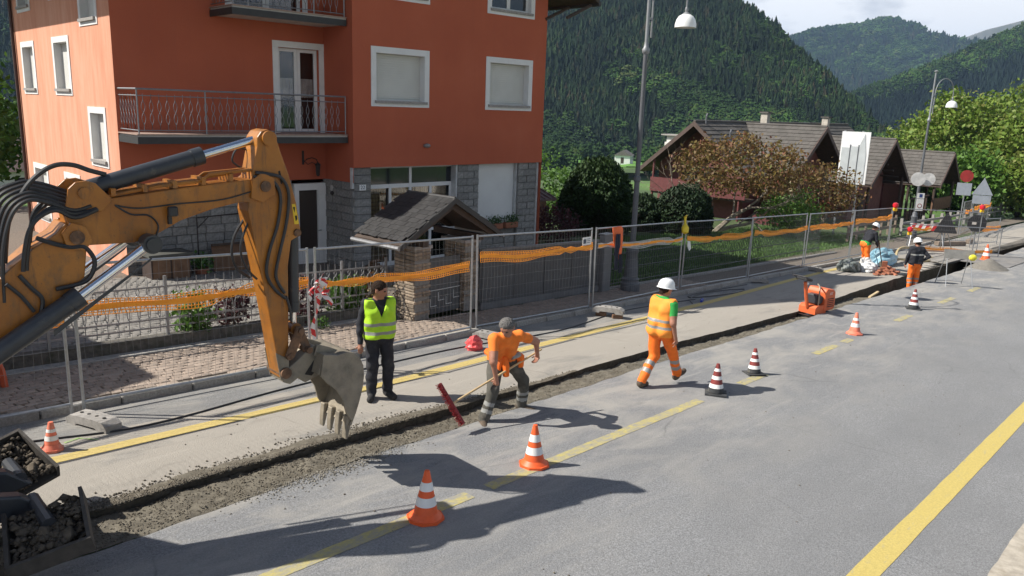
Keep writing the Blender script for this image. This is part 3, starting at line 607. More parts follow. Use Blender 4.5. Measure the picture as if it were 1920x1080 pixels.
mb.add([(-5.3, 9.8, -1.2), (7.03, 9.8, -1.2), (7.03, 9.8, 10), (-5.3, 9.8, 10)], [(3, 2, 1, 0)])
mb.add([(0, 0, 2.25), (7.03, 0, 2.25), (7.03, .35, 2.25), (0, .35, 2.25)], [(0, 1, 2, 3)]); mb.add([(-5.3, 1.4, 1.85), (0, 1.4, 1.85), (0, 1.62, 1.85), (-5.3, 1.62, 1.85)], [(0, 1, 2, 3)])
link('side_wall', mb_mesh(mb, 'side_wall', M_ORANGE), house)
# gable roof: ridge front to back, eaves over both sides
EV = 7.15; RZ = 10.15; RU = .87
def roof_slab(name, u0, z0, u1, z1, v0, v1, th, m, parent, mt=None):
    mb = MB(); n = Vector((-(z1 - z0), 0, u1 - u0)).normalized() * th
    a = [(u0, v0, z0), (u1, v0, z1), (u1, v1, z1), (u0, v1, z0)]; b = [(x + n.x, y, z + n.z) for x, y, z in a]
    mb.add(a + b, [(0, 3, 2, 1), (4, 5, 6, 7), (0, 1, 5, 4), (1, 2, 6, 5), (2, 3, 7, 6), (3, 0, 4, 7)]); return mb.build(name, m, parent)
rf = roof_slab('roof', -6.4, EV, RU, RZ, -1.1, 10.8, .22, M_WOODD, house); roof_slab('roof_slope', RU + .002, RZ, 8.14, EV, -1.1, 10.8, .22, M_WOODD, house)
eb = [MB().tube((6.95, 0, 6.62), (8.0, 0, 7.08), .05, n=6).mesh('eave_bracket', M_WOODD), MB().tube((-5.25, 0, 6.62), (-6.2, 0, 7.08), .05, n=6).mesh('eave_bracket', M_WOODD)]
for v in np.arange(-.9, 10.7, .9):
    for e_ in eb: link('eave_bracket', e_, house, (0, float(v), 0))
for u in (8.2, -6.46): MB().tube((u, -1.1, 7.13), (u, 10.8, 7.13), .07, n=10).build('gutter', M_SLABD, house)
dp = MB().tube((-5.36, 9.72, -1), (-5.36, 9.72, 7.0), .05, n=8); dp.build('downpipe', mat('brown_pipe', (.06, .03, .022), .5), house)
# white window surrounds, sills, shutters
def ring(mb, fr, a, b, c, d, w, th):
    """rectangle a..b, c..d with band w inside, proud by th"""
    for (x0, x1, y0, y1) in ((a, b, d - w, d), (a, b, c, c + w), (a, a + w, c + w, d - w), (b - w, b, c + w, d - w)):
        P = [fr(x0, y0, -th), fr(x1, y0, -th), fr(x1, y1, -th), fr(x0, y1, -th), fr(x0, y0, .02), fr(x1, y0, .02), fr(x1, y1, .02), fr(x0, y1, .02)]
        mb.add(P, [(0, 1, 2, 3), (4, 7, 6, 5), (0, 4, 5, 1), (1, 5, 6, 2), (2, 6, 7, 3), (3, 7, 4, 0)])
def frbox(mb, fr, x0, x1, y0, y1, d0, d1):
    P = [fr(x0, y0, d0), fr(x1, y0, d0), fr(x1, y1, d0), fr(x0, y1, d0), fr(x0, y0, d1), fr(x1, y0, d1), fr(x1, y1, d1), fr(x0, y1, d1)]
    mb.add(P, [(0, 1, 2, 3), (4, 7, 6, 5), (0, 4, 5, 1), (1, 5, 6, 2), (2, 6, 7, 3), (3, 7, 4, 0)])
def window(fr, hole, kind, wout=.16, sill=True, parent=house, bottom=.13):
    a, b, c, d = hole; mb = MB(); ring(mb, fr, a - wout, b + wout, c - bottom, d + wout, wout - .002, .018); w = mb.build('window', M_WHITE, parent)
    lin = MB()
    for (x0, x1, y0, y1) in ((a, a + .004, c, d), (b - .004, b, c, d), (a + .005, b - .005, d - .004, d)): frbox(lin, fr, x0, x1, y0, y1, -.004, .29)
    lin.build('reveal', M_WHITE, w)
    if sill:
        s_ = MB(); frbox(s_, fr, a - .05, b + .07, c - .045, c + .025, -.07, .22); s_.build('sill', M_SILL, w)
    if kind == 'shutter':
        s_ = MB(); z = c + .03
        while z < d - .01: frbox(s_, fr, a + .006, b - .006, z, z + .044, .19, .222); frbox(s_, fr, a + .006, b - .006, z + .044, z + .06, .216, .235); z += .06
        s_.build('roller_shutter', M_SHUT, w)
    elif kind == 'blank':
        s_ = MB(); frbox(s_, fr, a + .006, b - .006, c + .026, d - .006, .16, .2); s_.build('roller_shutter', M_SHUT, w)
    elif kind == 'glass':
        f = MB(); mid = (a + b) / 2
        ring(f, lambda p, q, dd: fr(p, q, dd + .17), a + .006, mid - .004, c + .03, d - .006, .06, .03); ring(f, lambda p, q, dd: fr(p, q, dd + .17), mid + .004, b - .006, c + .03, d - .006, .06, .03)
        fo = f.build('casement', M_WHITE, w)
        for x0, x1 in ((a + .06, mid - .06), (mid + .06, b - .06)):
            p_ = MB(); frbox(p_, fr, x0, x1, c + .09, d - .07, .165, .175); p_.build('pane', M_GLASS, w)
    return w
window(FR, front[0], 'shutter'); window(FR, front[1], 'shutter'); window(FR, front[2], 'shutter'); window(FR, front[3], 'glass')
for k, h in enumerate(left): window(FL, h, 'blank', wout=.15, sill=True, bottom=.14 if k in (2, 3) else .14)
# balcony doors
def balcony_door(hole, parent=house):
    a, b, c, d = hole; mb = MB(); w_ = .16
    for (x0, x1, y0, y1) in ((a - w_, b + w_, d + .002, d + w_), (a - w_, a - .002, c, d), (b + .002, b + w_ - .012, c, d)): frbox(mb, FRR, x0, x1, y0, y1, -.018, .02)
    dr = mb.build('balcony_door', M_WHITE, parent); mid = (a + b) / 2; f = MB()
    for x0, x1 in ((a + .004, mid - .003), (mid + .003, b - .004)): ring(f, lambda p, q, dd: FRR(p, q, dd + .13), x0, x1, c + .01, d - .004, .085, .03)
    f.build('door_leaf', M_WHITE, dr)
    for x0, x1 in ((a + .09, mid - .09), (mid + .09, b - .09)):
        p_ = MB(); frbox(p_, FRR, x0, x1, c + .1, d - .095, .125, .132); p_.build('pane', M_CLEAR, dr)
        cu = MB(); k = 14; zt, zb = d - .75, d - 1.25
        for j in range(k):
            xa = x0 + (x1 - x0) * j / k; xb = x0 + (x1 - x0) * (j + 1) / k
            cu.add([FRR(xa, zb + .03 * abs(math.sin(j * 1.1)), .2 + .015 * math.sin(j * 1.7)), FRR(xb, zb + .03 * abs(math.sin(j * 1.1 + 1.1)), .2 + .015 * math.sin(j * 1.7 + 1.7)), FRR(xb, zt, .2 + .015 * math.sin(j * 1.7 + 1.7)), FRR(xa, zt, .2 + .015 * math.sin(j * 1.7))], [(0, 1, 2, 3)])
        cu.build('lace_curtain', mat('lace', (.42, .38, .36), .9), dr)
    bk = MB(); frbox(bk, FRR, a - .1, b + .1, c - .1, d + .1, .5, .52); bk.build('room_behind', M_DARK, dr); return dr
balcony_door(rec[0]); balcony_door(rec[1])
# balconies with wrought railing
M_RUST = mat('copper_sheen_railing', (.32, .27, .25), .4, .2, 20, metal=.7)
def baluster_mesh(h=.80):
    mb = MB(); pts1 = []; pts2 = []
    for i in range(25):
        t = i / 24; z = .02 + h * t; w = .0
        if .18 < t < .82: w = .043 * math.sin((t - .18) / .64 * 2 * math.pi - .5 * math.pi) * .5 + .0215; w = .04 * abs(math.sin((t - .18) / .64 * 2 * math.pi))
        pts1.append((w, 0, z)); pts2.append((-w, 0, z))
    mb.path(pts1, .0065, 4); mb.path(pts2, .0065, 4); return mb.mesh('baluster', M_METAL)
BALM = baluster_mesh()
def balcony(u0, u1, v0, v1, zt, group):
    mb = MB(); mb.b2((u0, v0, zt - .16), (u1, v1, zt - .0)); sl = mb.build('balcony', [M_SOFF], house)
    fa = MB(); fa.b2((u0 - .03, v0 - .03, zt - .19), (u1 - .001, v0 - .002, zt - .04)); fa.b2((u0 - .03, v0, zt - .19), (u0 - .002, v1, zt - .04)); fa.build('fascia', M_SLABD, sl)
    tl = MB(); tl.b2((u0 - .04, v0 - .04, zt + .002), (u1 - .002, v1, zt + .025)); tl.build('floor_tiles', mat('balcony_tile', (.36, .25, .2), .8, .2, 12), sl)
    rl = MB(); top = zt + .98
    for z, r_ in ((top, .022), (top - .14, .012), (zt + .1, .012)):
        rl.tube((u0 + .02, v0 + .02, z), (u1 - .03, v0 + .02, z), r_, n=6); rl.tube((u0 + .02, v0 + .02, z), (u0 + .02, v1, z), r_, n=6)
    for u in (u0 + .02, (u0 + u1) / 2 - 1.1, (u0 + u1) / 2 + .6, u1 - .04): rl.tube((u, v0 + .02, zt), (u, v0 + .02, top), .016, n=6)
    rl.build('railing', M_METAL, sl); u = u0 + .14
    while u < u1 - .1: link('baluster', BALM, sl, (u, v0 + .02, zt + .06)); u += .172
    v = v0 + .2
    while v < v1 - .06: link('baluster', BALM, sl, (u0 + .02, v, zt + .06), (0, 0, R(90))); v += .172
    return sl
balcony(-5.26, -.04, .22, 1.395, 3.07, 'b'); balcony(-3.02, -.04, .22, 1.395, 5.98, 'b')
# granite ground floor: bed walls and separate blocks
bed = MB(); bed.b2((.05, .12, -1.0), (.60, .6, 2.245)); bed.b2((3.62, .12, -1.0), (4.44, .6, 2.245)); bed.b2((6.10, .12, -1.0), (6.9, .6, 2.245)); bed.b2((-5.28, 1.5, -1.0), (-1.0, 1.62, 1.845)); bed.b2((.02, .125, -1), (.049, 1.6, 1.845)); bed.b2((4.44, .2, -1.0), (6.10, .5, .22))
stone = bed.build('granite_base', M_MORT, house)
bm_cache = {}
def block(w, h, d=.06):
    k = (round(w / .06), round(h / .03)); 
    if k not in bm_cache: bm_cache[k] = MB().box((0, 0, 0), (k[0] * .06 - .014, d, k[1] * .03 - .012), None, .012).mesh('stone_block', M_GRAN)
    return bm_cache[k]
def courses(u0, u1, z0, z1, v, h=.21, L=.42):
    z = z0; r_ = 0
    while z + h <= z1 + .01:
        u = u0
        if r_ % 2 and u1 - u0 > .7: w = L * .5; link('stone_block', block(w, h), stone, (u + w / 2, v + random.uniform(-.012, .008), z + h / 2)); u += w
        while u1 - u > .08:
            w = min(L * random.choice((.85, 1, 1.15)), u1 - u); w = u1 - u if u1 - u - w < .15 else w
            link('stone_block', block(w, h), stone, (u + w / 2, v + random.uniform(-.012, .008), z + h / 2)); u += w
        z += h; r_ += 1
courses(.05, .60, -.9, 2.25, .11, L=.55); courses(3.62, 4.44, -.9, 2.25, .11); courses(6.10, 6.9, -.9, 2.25, .11); courses(-5.28, -1.0, -.66, 1.85, 1.49); courses(4.46, 6.08, -.9, .12, .19)
z = -.66                                             # blocks on the left flank of the pillar
for i in range(12):
    for v in ((.36, .82, 1.28) if i % 2 else (.24, .6, 1.05)): link('stone_block', block(.44, .21), stone, (.015, v, z + .105), (0, 0, R(90)))
    z += .21
pl = MB(); pl.b2((-.03, .03, 1.70), (.03, .13, 2.245)); pl.b2((6.92, .1, -1), (7.0, .6, 2.245)); pl.b2((3.555, .1, -1), (3.615, .6, 2.245)); pl.b2((6.05, .15, .25), (6.095, .5, 2.245)); pl.build('white_pilaster', mat('pale_metal', (.5, .5, .49), .6), house)
# shop-front glazing of the ground floor
g0 = MB(); A_, B_, C_, D_ = .61, 3.55, -.55, 2.245
for (x0, x1, y0, y1) in ((A_, B_, 1.64, 1.75), (A_, B_, 2.19, D_), (2.02, 2.10, 1.75, 2.19), (A_, A_ + .07, C_, 1.64), (B_ - .07, B_, C_, 1.64), (1.33, 1.41, C_, 1.64), (2.02, 2.10, C_, 1.64), (2.74, 2.82, C_, 1.64), (A_, B_, .35, .43), (A_ + .071, B_ - .071, C_ + .001, C_ + .12)):
    frbox(g0, FR, x0, x1, y0, y1, .30 if y1 - y0 < .2 else .302, .36)
gf = g0.build('glazed_front', M_WHITE, house)
for x0, x1, y0, y1 in ((.61, 2.02, 1.75, 2.19), (2.10, 3.55, 1.75, 2.19)): p_ = MB(); frbox(p_, FR, x0, x1, y0, y1, .33, .336); p_.build('pane', M_GLASS, gf)
def plaid():
    m, t, b = new_mat('plaid_curtain'); v = coord(t); out = (.20, .155, .06)
    c = ramp(t, noise(t, v, 6, 3), [(.3, (.16, .125, .05)), (.7, (.26, .2, .085))])
    for d, k in (('X', 11), ('Z', 9)):
        w = N(t, 'ShaderNodeTexWave', wave_type='BANDS', bands_direction=d); w.inputs['Scale'].default_value = k * .32; t.links.new(v, w.inputs[0])
        c = mixc(t, ramp(t, w.outputs[1], [(.72, (0, 0, 0)), (.86, (.7, .7, .7))]), c, (.10, .065, .03))
    t.links.new(c, b.inputs['Base Color']); b.inputs['Roughness'].default_value = .9; return m
M_PLAID = plaid()
for x0, x1 in ((.68, 1.33), (1.41, 2.02), (2.10, 2.74), (2.82, 3.48)):
    p_ = MB(); frbox(p_, FR, x0, x1, C_ + .12, 1.64, .33, .335); p_.build('pane', M_CLEAR, gf)
    cu = MB(); k = 30
    for j in range(k):
        xa, xb = (x0 + (x1 - x0) * (j + q) / k for q in (0, 1)); da, db = (.42 + .03 * math.sin((j + q) * .9) + .01 * math.sin((j + q) * 2.3) for q in (0, 1))
        cu.add([(xa, da, C_), (xb, db, C_), (xb, db, 1.66), (xa, da, 1.66)], [(0, 1, 2, 3)])
    cu.build('curtain', M_PLAID, gf)
bk = MB(); frbox(bk, FR, .55, 3.6, -.9, 2.24, .9, .92); bk.build('room_behind', M_DARK, gf)
sw = MB(); z = .24
while z < 2.24: frbox(sw, FR, 4.45, 6.04, z, z + .036, .25, .275); frbox(sw, FR, 4.45, 6.04, z + .036, z + .045, .262, .28); z += .045
sw.build('wide_roller_shutter', mat('white_shutter', (.70, .70, .68), .55, .04, 2), house)
# entrance door in the recess
ed = MB()
for (x0, x1, y0, y1) in ((-.95, .0, 1.60, 1.74), (-.95, -.82, -.7, 1.60), (-.24, .0, -.7, 1.60), (-.82, -.24, -.7, -.06), (-.82, -.24, 1.56, 1.599)): frbox(ed, FRR, x0, x1, y0, y1, .0, .2)
edo = ed.build('entrance_door', M_WHITE, house)
p_ = MB(); frbox(p_, FRR, -.82, -.24, -.06, 1.56, .08, .1); p_.build('pane', glass_mat('brown_door_glass', (.045, .032, .026), .25), edo)
hd = MB(); hd.tube((-.2, 1.39, .45), (-.2, 1.33, .45), .012); hd.tube((-.2, 1.33, .45), (-.3, 1.33, .45), .012); hd.build('handle', M_METAL, edo)
# fixed fittings on the facade: each its own thing
wl = MB(); wl.sphere((0, -.05, 0), (.11, .07, .06), 12, 8); wl.b2((-.09, -.03, -.04), (.09, -.001, .04)); p = hp(2.37, 0, 2.81)
tag(wl.build('bulkhead_lamp', mat('lamp_grey', (.22, .2, .19), .4), None, True, p, (0, 0, HA)), 'small oval bulkhead lamp on the orange wall below the windows', 'lamp')
M_IRON = mat('black_iron', (.03, .022, .02), .55, .3, 20)
la = empty('wall_lantern', hp(-.5, 1.4, 2.1), 'old iron lantern on a curled bracket beside the entrance door', 'lantern', HA)
mb = MB(); mb.path([(-.18, 0, .5), (-.18, -.02, .2), (-.12, -.1, .3), (0, -.16, .34), (.1, -.22, .3), (.12, -.25, .2)], .014, 6); mb.path([(-.18, -.01, .28), (-.08, -.08, .16), (.02, -.14, .22), (.08, -.2, .16)], .01, 6); mb.b2((-.21, -.012, .15), (-.15, -.001, .52)); mb.build('bracket', M_IRON, la)
mb = MB(); mb.lathe([(.02, .22), (.09, .16), (.085, .15), (.075, .14), (.055, -.1), (.06, -.11), (.02, -.15)], (.12, -.25, 0), 6); mb.build('lantern_body', M_IRON, la)
mb = MB(); mb.lathe([(.062, .12), (.045, -.08)], (.12, -.25, 0), 6); mb.build('amber_glass', mat('amber', (.25, .09, .03), .2), la)
sec = empty('security_spotlight', hp(.1, 1.05, 1.55), 'small grey spotlight high beside the entrance door', 'spotlight', HA)
MB().box((-.1, 0, .08), (.12, .1, .14), None, .02).build('housing', mat('lamp_pale', (.45, .44, .42), .4), sec); MB().sphere((-.15, -.05, -.05), .055, 10, 6).build('sensor', M_IRON, sec)
nb = empty('house_number_plate', hp(.3, .045, 1.72), 'white house number plate 22 on the granite pillar', 'plate', HA)
MB().b2((-.1, -.01, -.075), (.1, .0, .075)).build('plate', mat('enamel_white', (.78, .78, .76), .3, .03), nb)
def lettering(name, body, size, m, parent, loc, rot, space=1.0):
    fc = bpy.data.curves.new(name, 'FONT'); fc.body = body; fc.size = size; fc.align_x = 'CENTER'; fc.align_y = 'CENTER'; fc.extrude = .002; fc.space_line = space
    tmp = bpy.data.objects.new(name, fc); me = bpy.data.meshes.new_from_object(tmp); bpy.data.objects.remove(tmp); me.materials.clear(); me.materials.append(m)
    return link(name, me, parent, loc, rot)
lettering('digits', '22', .14, mat('enamel_blue', (.03, .04, .09), .4), nb, (0, -.0135, 0), (R(90), 0, 0))
# planter on the shuttered window ledge
M_TERRA = mat('terracotta', (.30, .115, .06), .8, .2, 10); M_LEAF = mat('garden_leaf', (.07, .16, .028), .6, .4, 2.5, rnd=.1); M_LEAFD = mat('dark_leaf', (.045, .10, .022), .6, .4, 2.5)
def leaf_cloud(P, size, g, up=.4):
    """one rhombic, slightly folded leaf per point -> verts, faces"""
    n = len(P); d = g.normal(0, 1, (n, 3)); d /= np.linalg.norm(d, axis=1)[:, None]; u = g.normal(0, 1, (n, 3)); u[:, 2] += up; u -= (u * d).sum(1)[:, None] * d; u /= np.linalg.norm(u, axis=1)[:, None]; w = np.cross(d, u)
    s_ = (size * g.uniform(.6, 1.3, n))[:, None]
    V = np.stack([P - d * s_ * .6, P + w * s_ * .36 + u * s_ * .12, P + d * s_ * .6, P - w * s_ * .36 + u * s_ * .12], 1).reshape(-1, 3)
    return V, np.arange(4 * n).reshape(-1, 4)
def leafy(name, P, size, m, parent, seed=0, up=.4):
    V, F = leaf_cloud(np.asarray(P, float), size, np.random.default_rng(seed), up); return link(name, mesh_np(name, V, F, m), parent)
g = np.random.default_rng(12)
for k, u in enumerate((5.1, 5.75)):
    pt = empty('window_planter', hp(u, .02, .23), ['terracotta window box nearer the glazed front, full of green leaves', 'terracotta window box nearer the house corner, full of green leaves'][k], 'planter', HA)
    MB().b2((-.27, -.1, 0), (.27, .1, .18), .02).build('box', M_TERRA, pt); leafy('foliage', g.normal(0, 1, (240, 3)) * [.16, .07, .07] + [0, 0, .27], .06, M_LEAFD, pt, k)
# things standing in the recess left of the door
M_WOODB = mat('brown_board', (.16, .085, .045), .7, .3, 5, .2, 30)
cb = empty('garden_cabinet', hp(-4.6, .9, -.34), 'dark brown garden cabinet with two doors against the granite wall', 'cabinet', HA)
MB().b2((-.45, -.3, 0), (.45, .3, .62)).build('body', mat('cabinet_dark', (.05, .032, .025), .7), cb); MB().b2((-.5, -.34, .62), (.5, .34, .68)).build('lid', mat('cabinet_lid', (.07, .07, .06), .7), cb)
for s_ in (-1, 1): MB().b2((s_ * .22 - .2, -.315, .05), (s_ * .22 + .2, -.301, .58)).build('door', M_WOODB, cb)
pn = empty('leaning_board', hp(-2.8, 1.15, -.45), 'brown wooden panel leaning on the granite wall behind the digger arm', 'panel', HA)
MB().box((0, 0, .42), (1.15, .04, .8), Euler((R(-8), 0, 0))).build('board', M_WOODB, pn); MB().box((0, -.03, .80), (1.2, .06, .05), Euler((R(-8), 0, 0))).build('batten', M_WOODD, pn)
ar = empty('plant_trellis', hp(-3.2, 1.2, -.4), 'thin dark metal trellis frame standing before the granite wall', 'trellis', HA)
mb = MB(); mb.path([(-.5, 0, 0), (-.5, 0, 1.45), (.9, 0, 1.5)], .018, 6); mb.path([(-.5, -.02, 1.2), (-.2, 0, 1.46)], .012, 6); mb.build('frame', M_IRON, ar)
ptt = empty('potted_plant', hp(-3.75, .95, -.42), 'leafy green plant in a terracotta pot beside the brown cabinet', 'potted plant', HA)
MB().lathe([(.12, 0), (.17, .22), (.185, .22), (.185, .26), (.15, .26)], n=16).build('pot', M_TERRA, ptt, True); leafy('foliage', g.normal(0, 1, (260, 3)) * [.14, .12, .1] + [0, 0, .42], .085, M_LEAF, ptt, 5)
fw = empty('firewood_basket', hp(.45, -.25, -.58), 'low basket of split firewood at the foot of the granite pillar', 'basket', HA)
MB().lathe([(.22, 0), (.27, .2), (.25, .2), (.2, .04)], n=18, cap=False).build('basket', mat('wicker', (.12, .08, .05), .9, .4, 40), fw, True)
for i in range(7): MB().tube((random.uniform(-.15, .0), random.uniform(-.12, .12), .16 + .03 * i), (random.uniform(0, .18), random.uniform(-.12, .12), .18 + .03 * i), .045, n=5).build('log', M_WOODB, fw)
# ------------------------------------------------------------------ garden wall and ornamental railing left of the gate
M_OLDW = mat('old_garden_wall', (.10, .092, .078), .95, .45, 9, .7, 30, dirt=(.045, .05, .03), dscale=3)
M_COPE = mat('wall_coping', (.30, .285, .26), .9, .25, 12, .4, 60)
gw = empty('garden_wall', (0, 12.7, 0), 'low dark mossy garden wall carrying the ornamental railing', 'wall')
def slope_box(x0, x1, y0, y1, z0, z1, m, name, parent, yo=0):
    P = [(x, y, S * x + z) for z in (z0, z1) for x, y in ((x0, y0), (x1, y0), (x1, y1), (x0, y1))]
    return MB().add(P, [(0, 3, 2, 1), (4, 5, 6, 7), (0, 1, 5, 4), (1, 2, 6, 5), (2, 3, 7, 6), (3, 0, 4, 7)]).build(name, m, parent)
slope_box(-8, 10.28, 0, .2, -.2, .30, M_OLDW, 'wall_body', gw)
slope_box(-8, 10.28, -.24, -.02, .0, .125, M_COPE, 'foot_kerb', gw)
rlg = empty('ornamental_railing', (0, 12.8, 0), 'grey wrought iron railing with curled balusters on the garden wall', 'railing')
px_ = [-1.6, .2, 2.0, 3.8, 5.6, 7.4, 9.1, 10.2]
pst = MB().b2((-.022, -.022, .28), (.022, .022, 1.30)).mesh('post', M_METAL)
for x in px_: link('post', pst, rlg, (x, 0, S * x))
for z in (.44, .58, 1.12):
    mb = MB().add([(x, y, S * x + zz) for x in (-1.6, 10.2) for y, zz in ((-.012, z - .014), (.012, z - .014), (.012, z + .014), (-.012, z + .014))], [(0, 1, 2, 3), (7, 6, 5, 4), (0, 4, 5, 1), (1, 5, 6, 2), (2, 6, 7, 3), (3, 7, 4, 0)]); mb.build('rail', M_METAL, rlg)
def curl_mesh():
    mb = MB(); mb.path([(0, 0, .36), (0, 0, .62)], .008, 5)
    for s_ in (1, -1): mb.path([(0, 0, .60), (s_ * .018, 0, .66), (s_ * .02, 0, .74), (s_ * .045, 0, .82), (s_ * .058, 0, .90), (s_ * .035, 0, .98), (s_ * .008, 0, 1.0), (s_ * .03, 0, 1.06), (s_ * .01, 0, 1.12)], .008, 5)
    mb.path([(0, 0, 1.1), (0, 0, 1.26)], [.008, .004], 5); return mb.mesh('baluster', M_METAL)
cmh = curl_mesh(); x = -1.45
while x < 10.15:
    if min(abs(x - p) for p in px_) > .05: link('baluster', cmh, rlg, (x, 0, S * x))
    x += .165
# ------------------------------------------------------------------ gate with stone pillars and slate canopy
M_SLATE = mat('canopy_slate', (.026, .025, .025), .55, .3, 12, .4, 50, rnd=.28, dirt=(.07, .067, .062), dscale=6, dpos=(.6, .85))
M_PSTONE = mat('gneiss_stone', (.26, .205, .15), .9, .4, 9, .6, 40, rnd=.35)
can = empty('gate_canopy', (11.2, 12.3, S * 11.2 + .1), 'stone gate pillars under a small slate gable roof', 'gate canopy')
pst_cache = [MB().box((0, 0, 0), (.215, .30, h), None, .012).mesh('pillar_stone', M_PSTONE) for h in (.05, .065, .08)]
rndst = random.Random(5)
for cx in (-.7, .7):
    core = MB().b2((cx - .19, -.29, 0), (cx + .19, .36, 1.50)).build('pillar', M_MORT, can); z = .0
    while z < 1.46:
        k = rndst.randrange(3); h = (.05, .065, .08)[k]; sh = rndst.choice((-.05, .05))
        for sx in (-1, 1):
            for j in (0, 1):
                link('pillar_stone', pst_cache[k], core, (cx + sx * (.108 + rndst.uniform(-.008, .012)) , -.145 + j * .325 + sh * .3 + rndst.uniform(-.012, .012), z + h / 2), (0, 0, rndst.uniform(-.03, .03)))
        z += h + .008
    MB().b2((cx - .24, -.34, 1.502), (cx + .24, .42, 1.57)).build('cap_stone', M_SILL, core)
zc = S * 11.2 + .1; EZ = 1.24 - zc; AZ = 2.04 - zc; HW = 1.42
beam = MB()
for s_ in (-1, 1): beam.b2((s_ * .78 - .07, -.5, 1.575), (s_ * .78 + .07, .95, 1.70))
for x in (-.78, .78): pass
beam.build('timber_plate', M_WOODD, can)
for y0, y1 in ((-.42, -.34), (.86, .94)):
    MB().prism([(-HW + .12, EZ - .01), (0, AZ - .03), (HW - .12, EZ - .01), (HW - .32, EZ - .01), (0, AZ - .2), (-HW + .32, EZ - .01)], y0, y1).build('rafter', M_WOODD, can)
for s_ in (-1, 1):
    P = [(s_ * HW, EZ), (0, AZ), (0, AZ - .05), (s_ * HW, EZ - .05)]; MB().prism(P, -.47, 1.0).build('roof_boards', M_WOODD, can)
    P = [(s_ * (HW + .02), EZ + .0), (0, AZ + .05), (0, AZ - .07), (s_ * (HW + .02), EZ - .11)]; MB().prism(P, -.52, -.475).build('barge_board', M_SLABD, can)
    MB().tube((s_ * (HW + .05), -.5, EZ - .06), (s_ * (HW + .05), 1.02, EZ - .06), .045, n=8).build('gutter', M_METAL, can)
sl_m = []
for i in range(6):
    g_ = random.Random(i); w = .145; L = .26; j = lambda: g_.uniform(-.014, .014)
    vs = [(-w / 2 + j() * .3, -.0, 0), (w / 2 + j() * .3, 0, 0), (w / 2 + j(), L + j(), 0), (-w / 2 + j(), L + j(), 0)]; vs += [(a, b, .012) for a, b, c in vs]
    sl_m.append(MB().add(vs, [(0, 3, 2, 1), (4, 5, 6, 7), (0, 1, 5, 4), (1, 2, 6, 5), (2, 3, 7, 6), (3, 0, 4, 7)]).mesh('slate', M_SLATE))
ang = math.atan2(AZ - EZ, HW); LEN = math.hypot(HW, AZ - EZ); i = 0
for s_ in (-1, 1):
    for r_ in range(10):
        d = .15 * r_ - .03; y = -.50 + (.07 if r_ % 2 else 0)
        while y < 1.0:
            q = LEN - d - .05; cxp = s_ * (d + .0) * math.cos(ang); czp = AZ - d * math.sin(ang) + .018 + .012
            # local y of the slate runs down the slope
            M4 = Matrix.Translation((cxp, y + .07, czp)) @ Matrix.Rotation(-s_ * R(90), 4, 'Z') @ Matrix.Rotation(-ang + R(2.5), 4, 'X')
            if d + .2 < LEN + .1:
                o = link('slate', sl_m[i % 6], can); o.matrix_local = M4 @ Matrix.Rotation(random.uniform(-.03, .03), 4, 'Z')
            y += .152; i += 1
MB().tube((0, -.5, AZ + .035), (0, 1.0, AZ + .035), .035, n=8).build('ridge_cap', M_SLATE, can)
M_GATE = mat('gate_anthracite', (.075, .078, .082), .55, .12, 3)
pg = empty('pedestrian_gate', (11.2, 12.1, S * 11.2 + .1), 'dark pedestrian gate with pale square line pattern between the stone pillars', 'gate')
MB().b2((-.46, 0, .06), (.46, .03, 1.25)).build('panel', M_GATE, pg)
mb = MB()
for k in range(4):
    a = -.4 + .22 * k; mb.b2((a, -.012, .22 + .11 * (k % 2)), (a + .18, -.002, .235 + .11 * (k % 2))); mb.b2((a, -.012, .235 + .11 * (k % 2)), (a + .015, -.002, .40 + .11 * (k % 2)))
mb.b2((-.46, -.012, .56), (.46, -.002, .575)); mb.build('line_inlay', mat('pale_inlay', (.45, .47, .47), .5), pg)
sg_ = empty('sliding_gate', (12.1, 12.0, 0), 'long solid anthracite sliding gate beside the stone pillars', 'gate')
slope_box(.06, 4.42, -.03, .03, S * 12.1 + .20, S * 12.1 + 1.42, M_GATE, 'panel', sg_); slope_box(.06, 4.42, -.06, .06, S * 12.1 + .11, S * 12.1 + .26, mat('gate_beam', (.13, .135, .14), .5), 'bottom_beam', sg_)
slope_box(.06, 4.42, -.05, .05, S * 12.1 + 1.421, S * 12.1 + 1.47, mat('gate_beam', (.13, .135, .14), .5), 'top_rail', sg_)
for k in range(5): slope_box(.1 + k * 1.06, .15 + k * 1.06, -.045, -.031, S * 12.1 + .262, S * 12.1 + 1.42, M_GATE, 'stile', sg_)
gp = empty('gate_post', (16.75, 11.95, S * 16.75 + .09), 'tall grey steel gate post between sliding gate and street lamp', 'gate post')
MB().box((0, 0, .75), (.34, .2, 1.5), None, .02).build('post', mat('gate_post_grey', (.16, .165, .17), .5, .1), gp); MB().box((0, 0, 1.52), (.37, .23, .03)).build('cap', M_METAL, gp)
# lawn railing further along
lr = empty('lawn_railing', (17.1, 12.0, 0), 'dark green bar railing with diamond lattice along the lawn', 'railing')
M_GRN = mat('dark_green_paint', (.035, .05, .04), .5, .2, 15)
LY = lambda x: .05 + .04 * (x)                              # railing line runs slightly away from the kerb
for z in (.22, .62, 1.02): MB().path([(x, LY(x), S * (17.1 + x) + z) for x in (0, 8, 16)], .016, 6).build('rail', M_GRN, lr)
lb = MB().tube((0, 0, .1), (0, 0, 1.1), .009, n=5).mesh('bar', M_GRN); x = .1
while x < 16: link('bar', lb, lr, (x, LY(x), S * (17.1 + x))); x += .14
mb = MB(); x = 0
while x < 15.6: mb.tube((x, LY(x), S * (17.1 + x) + .62), (x + .4, LY(x), S * (17.1 + x) + 1.02), .007, n=4); mb.tube((x + .4, LY(x), S * (17.1 + x) + .62), (x, LY(x), S * (17.1 + x) + 1.02), .007, n=4); x += .2
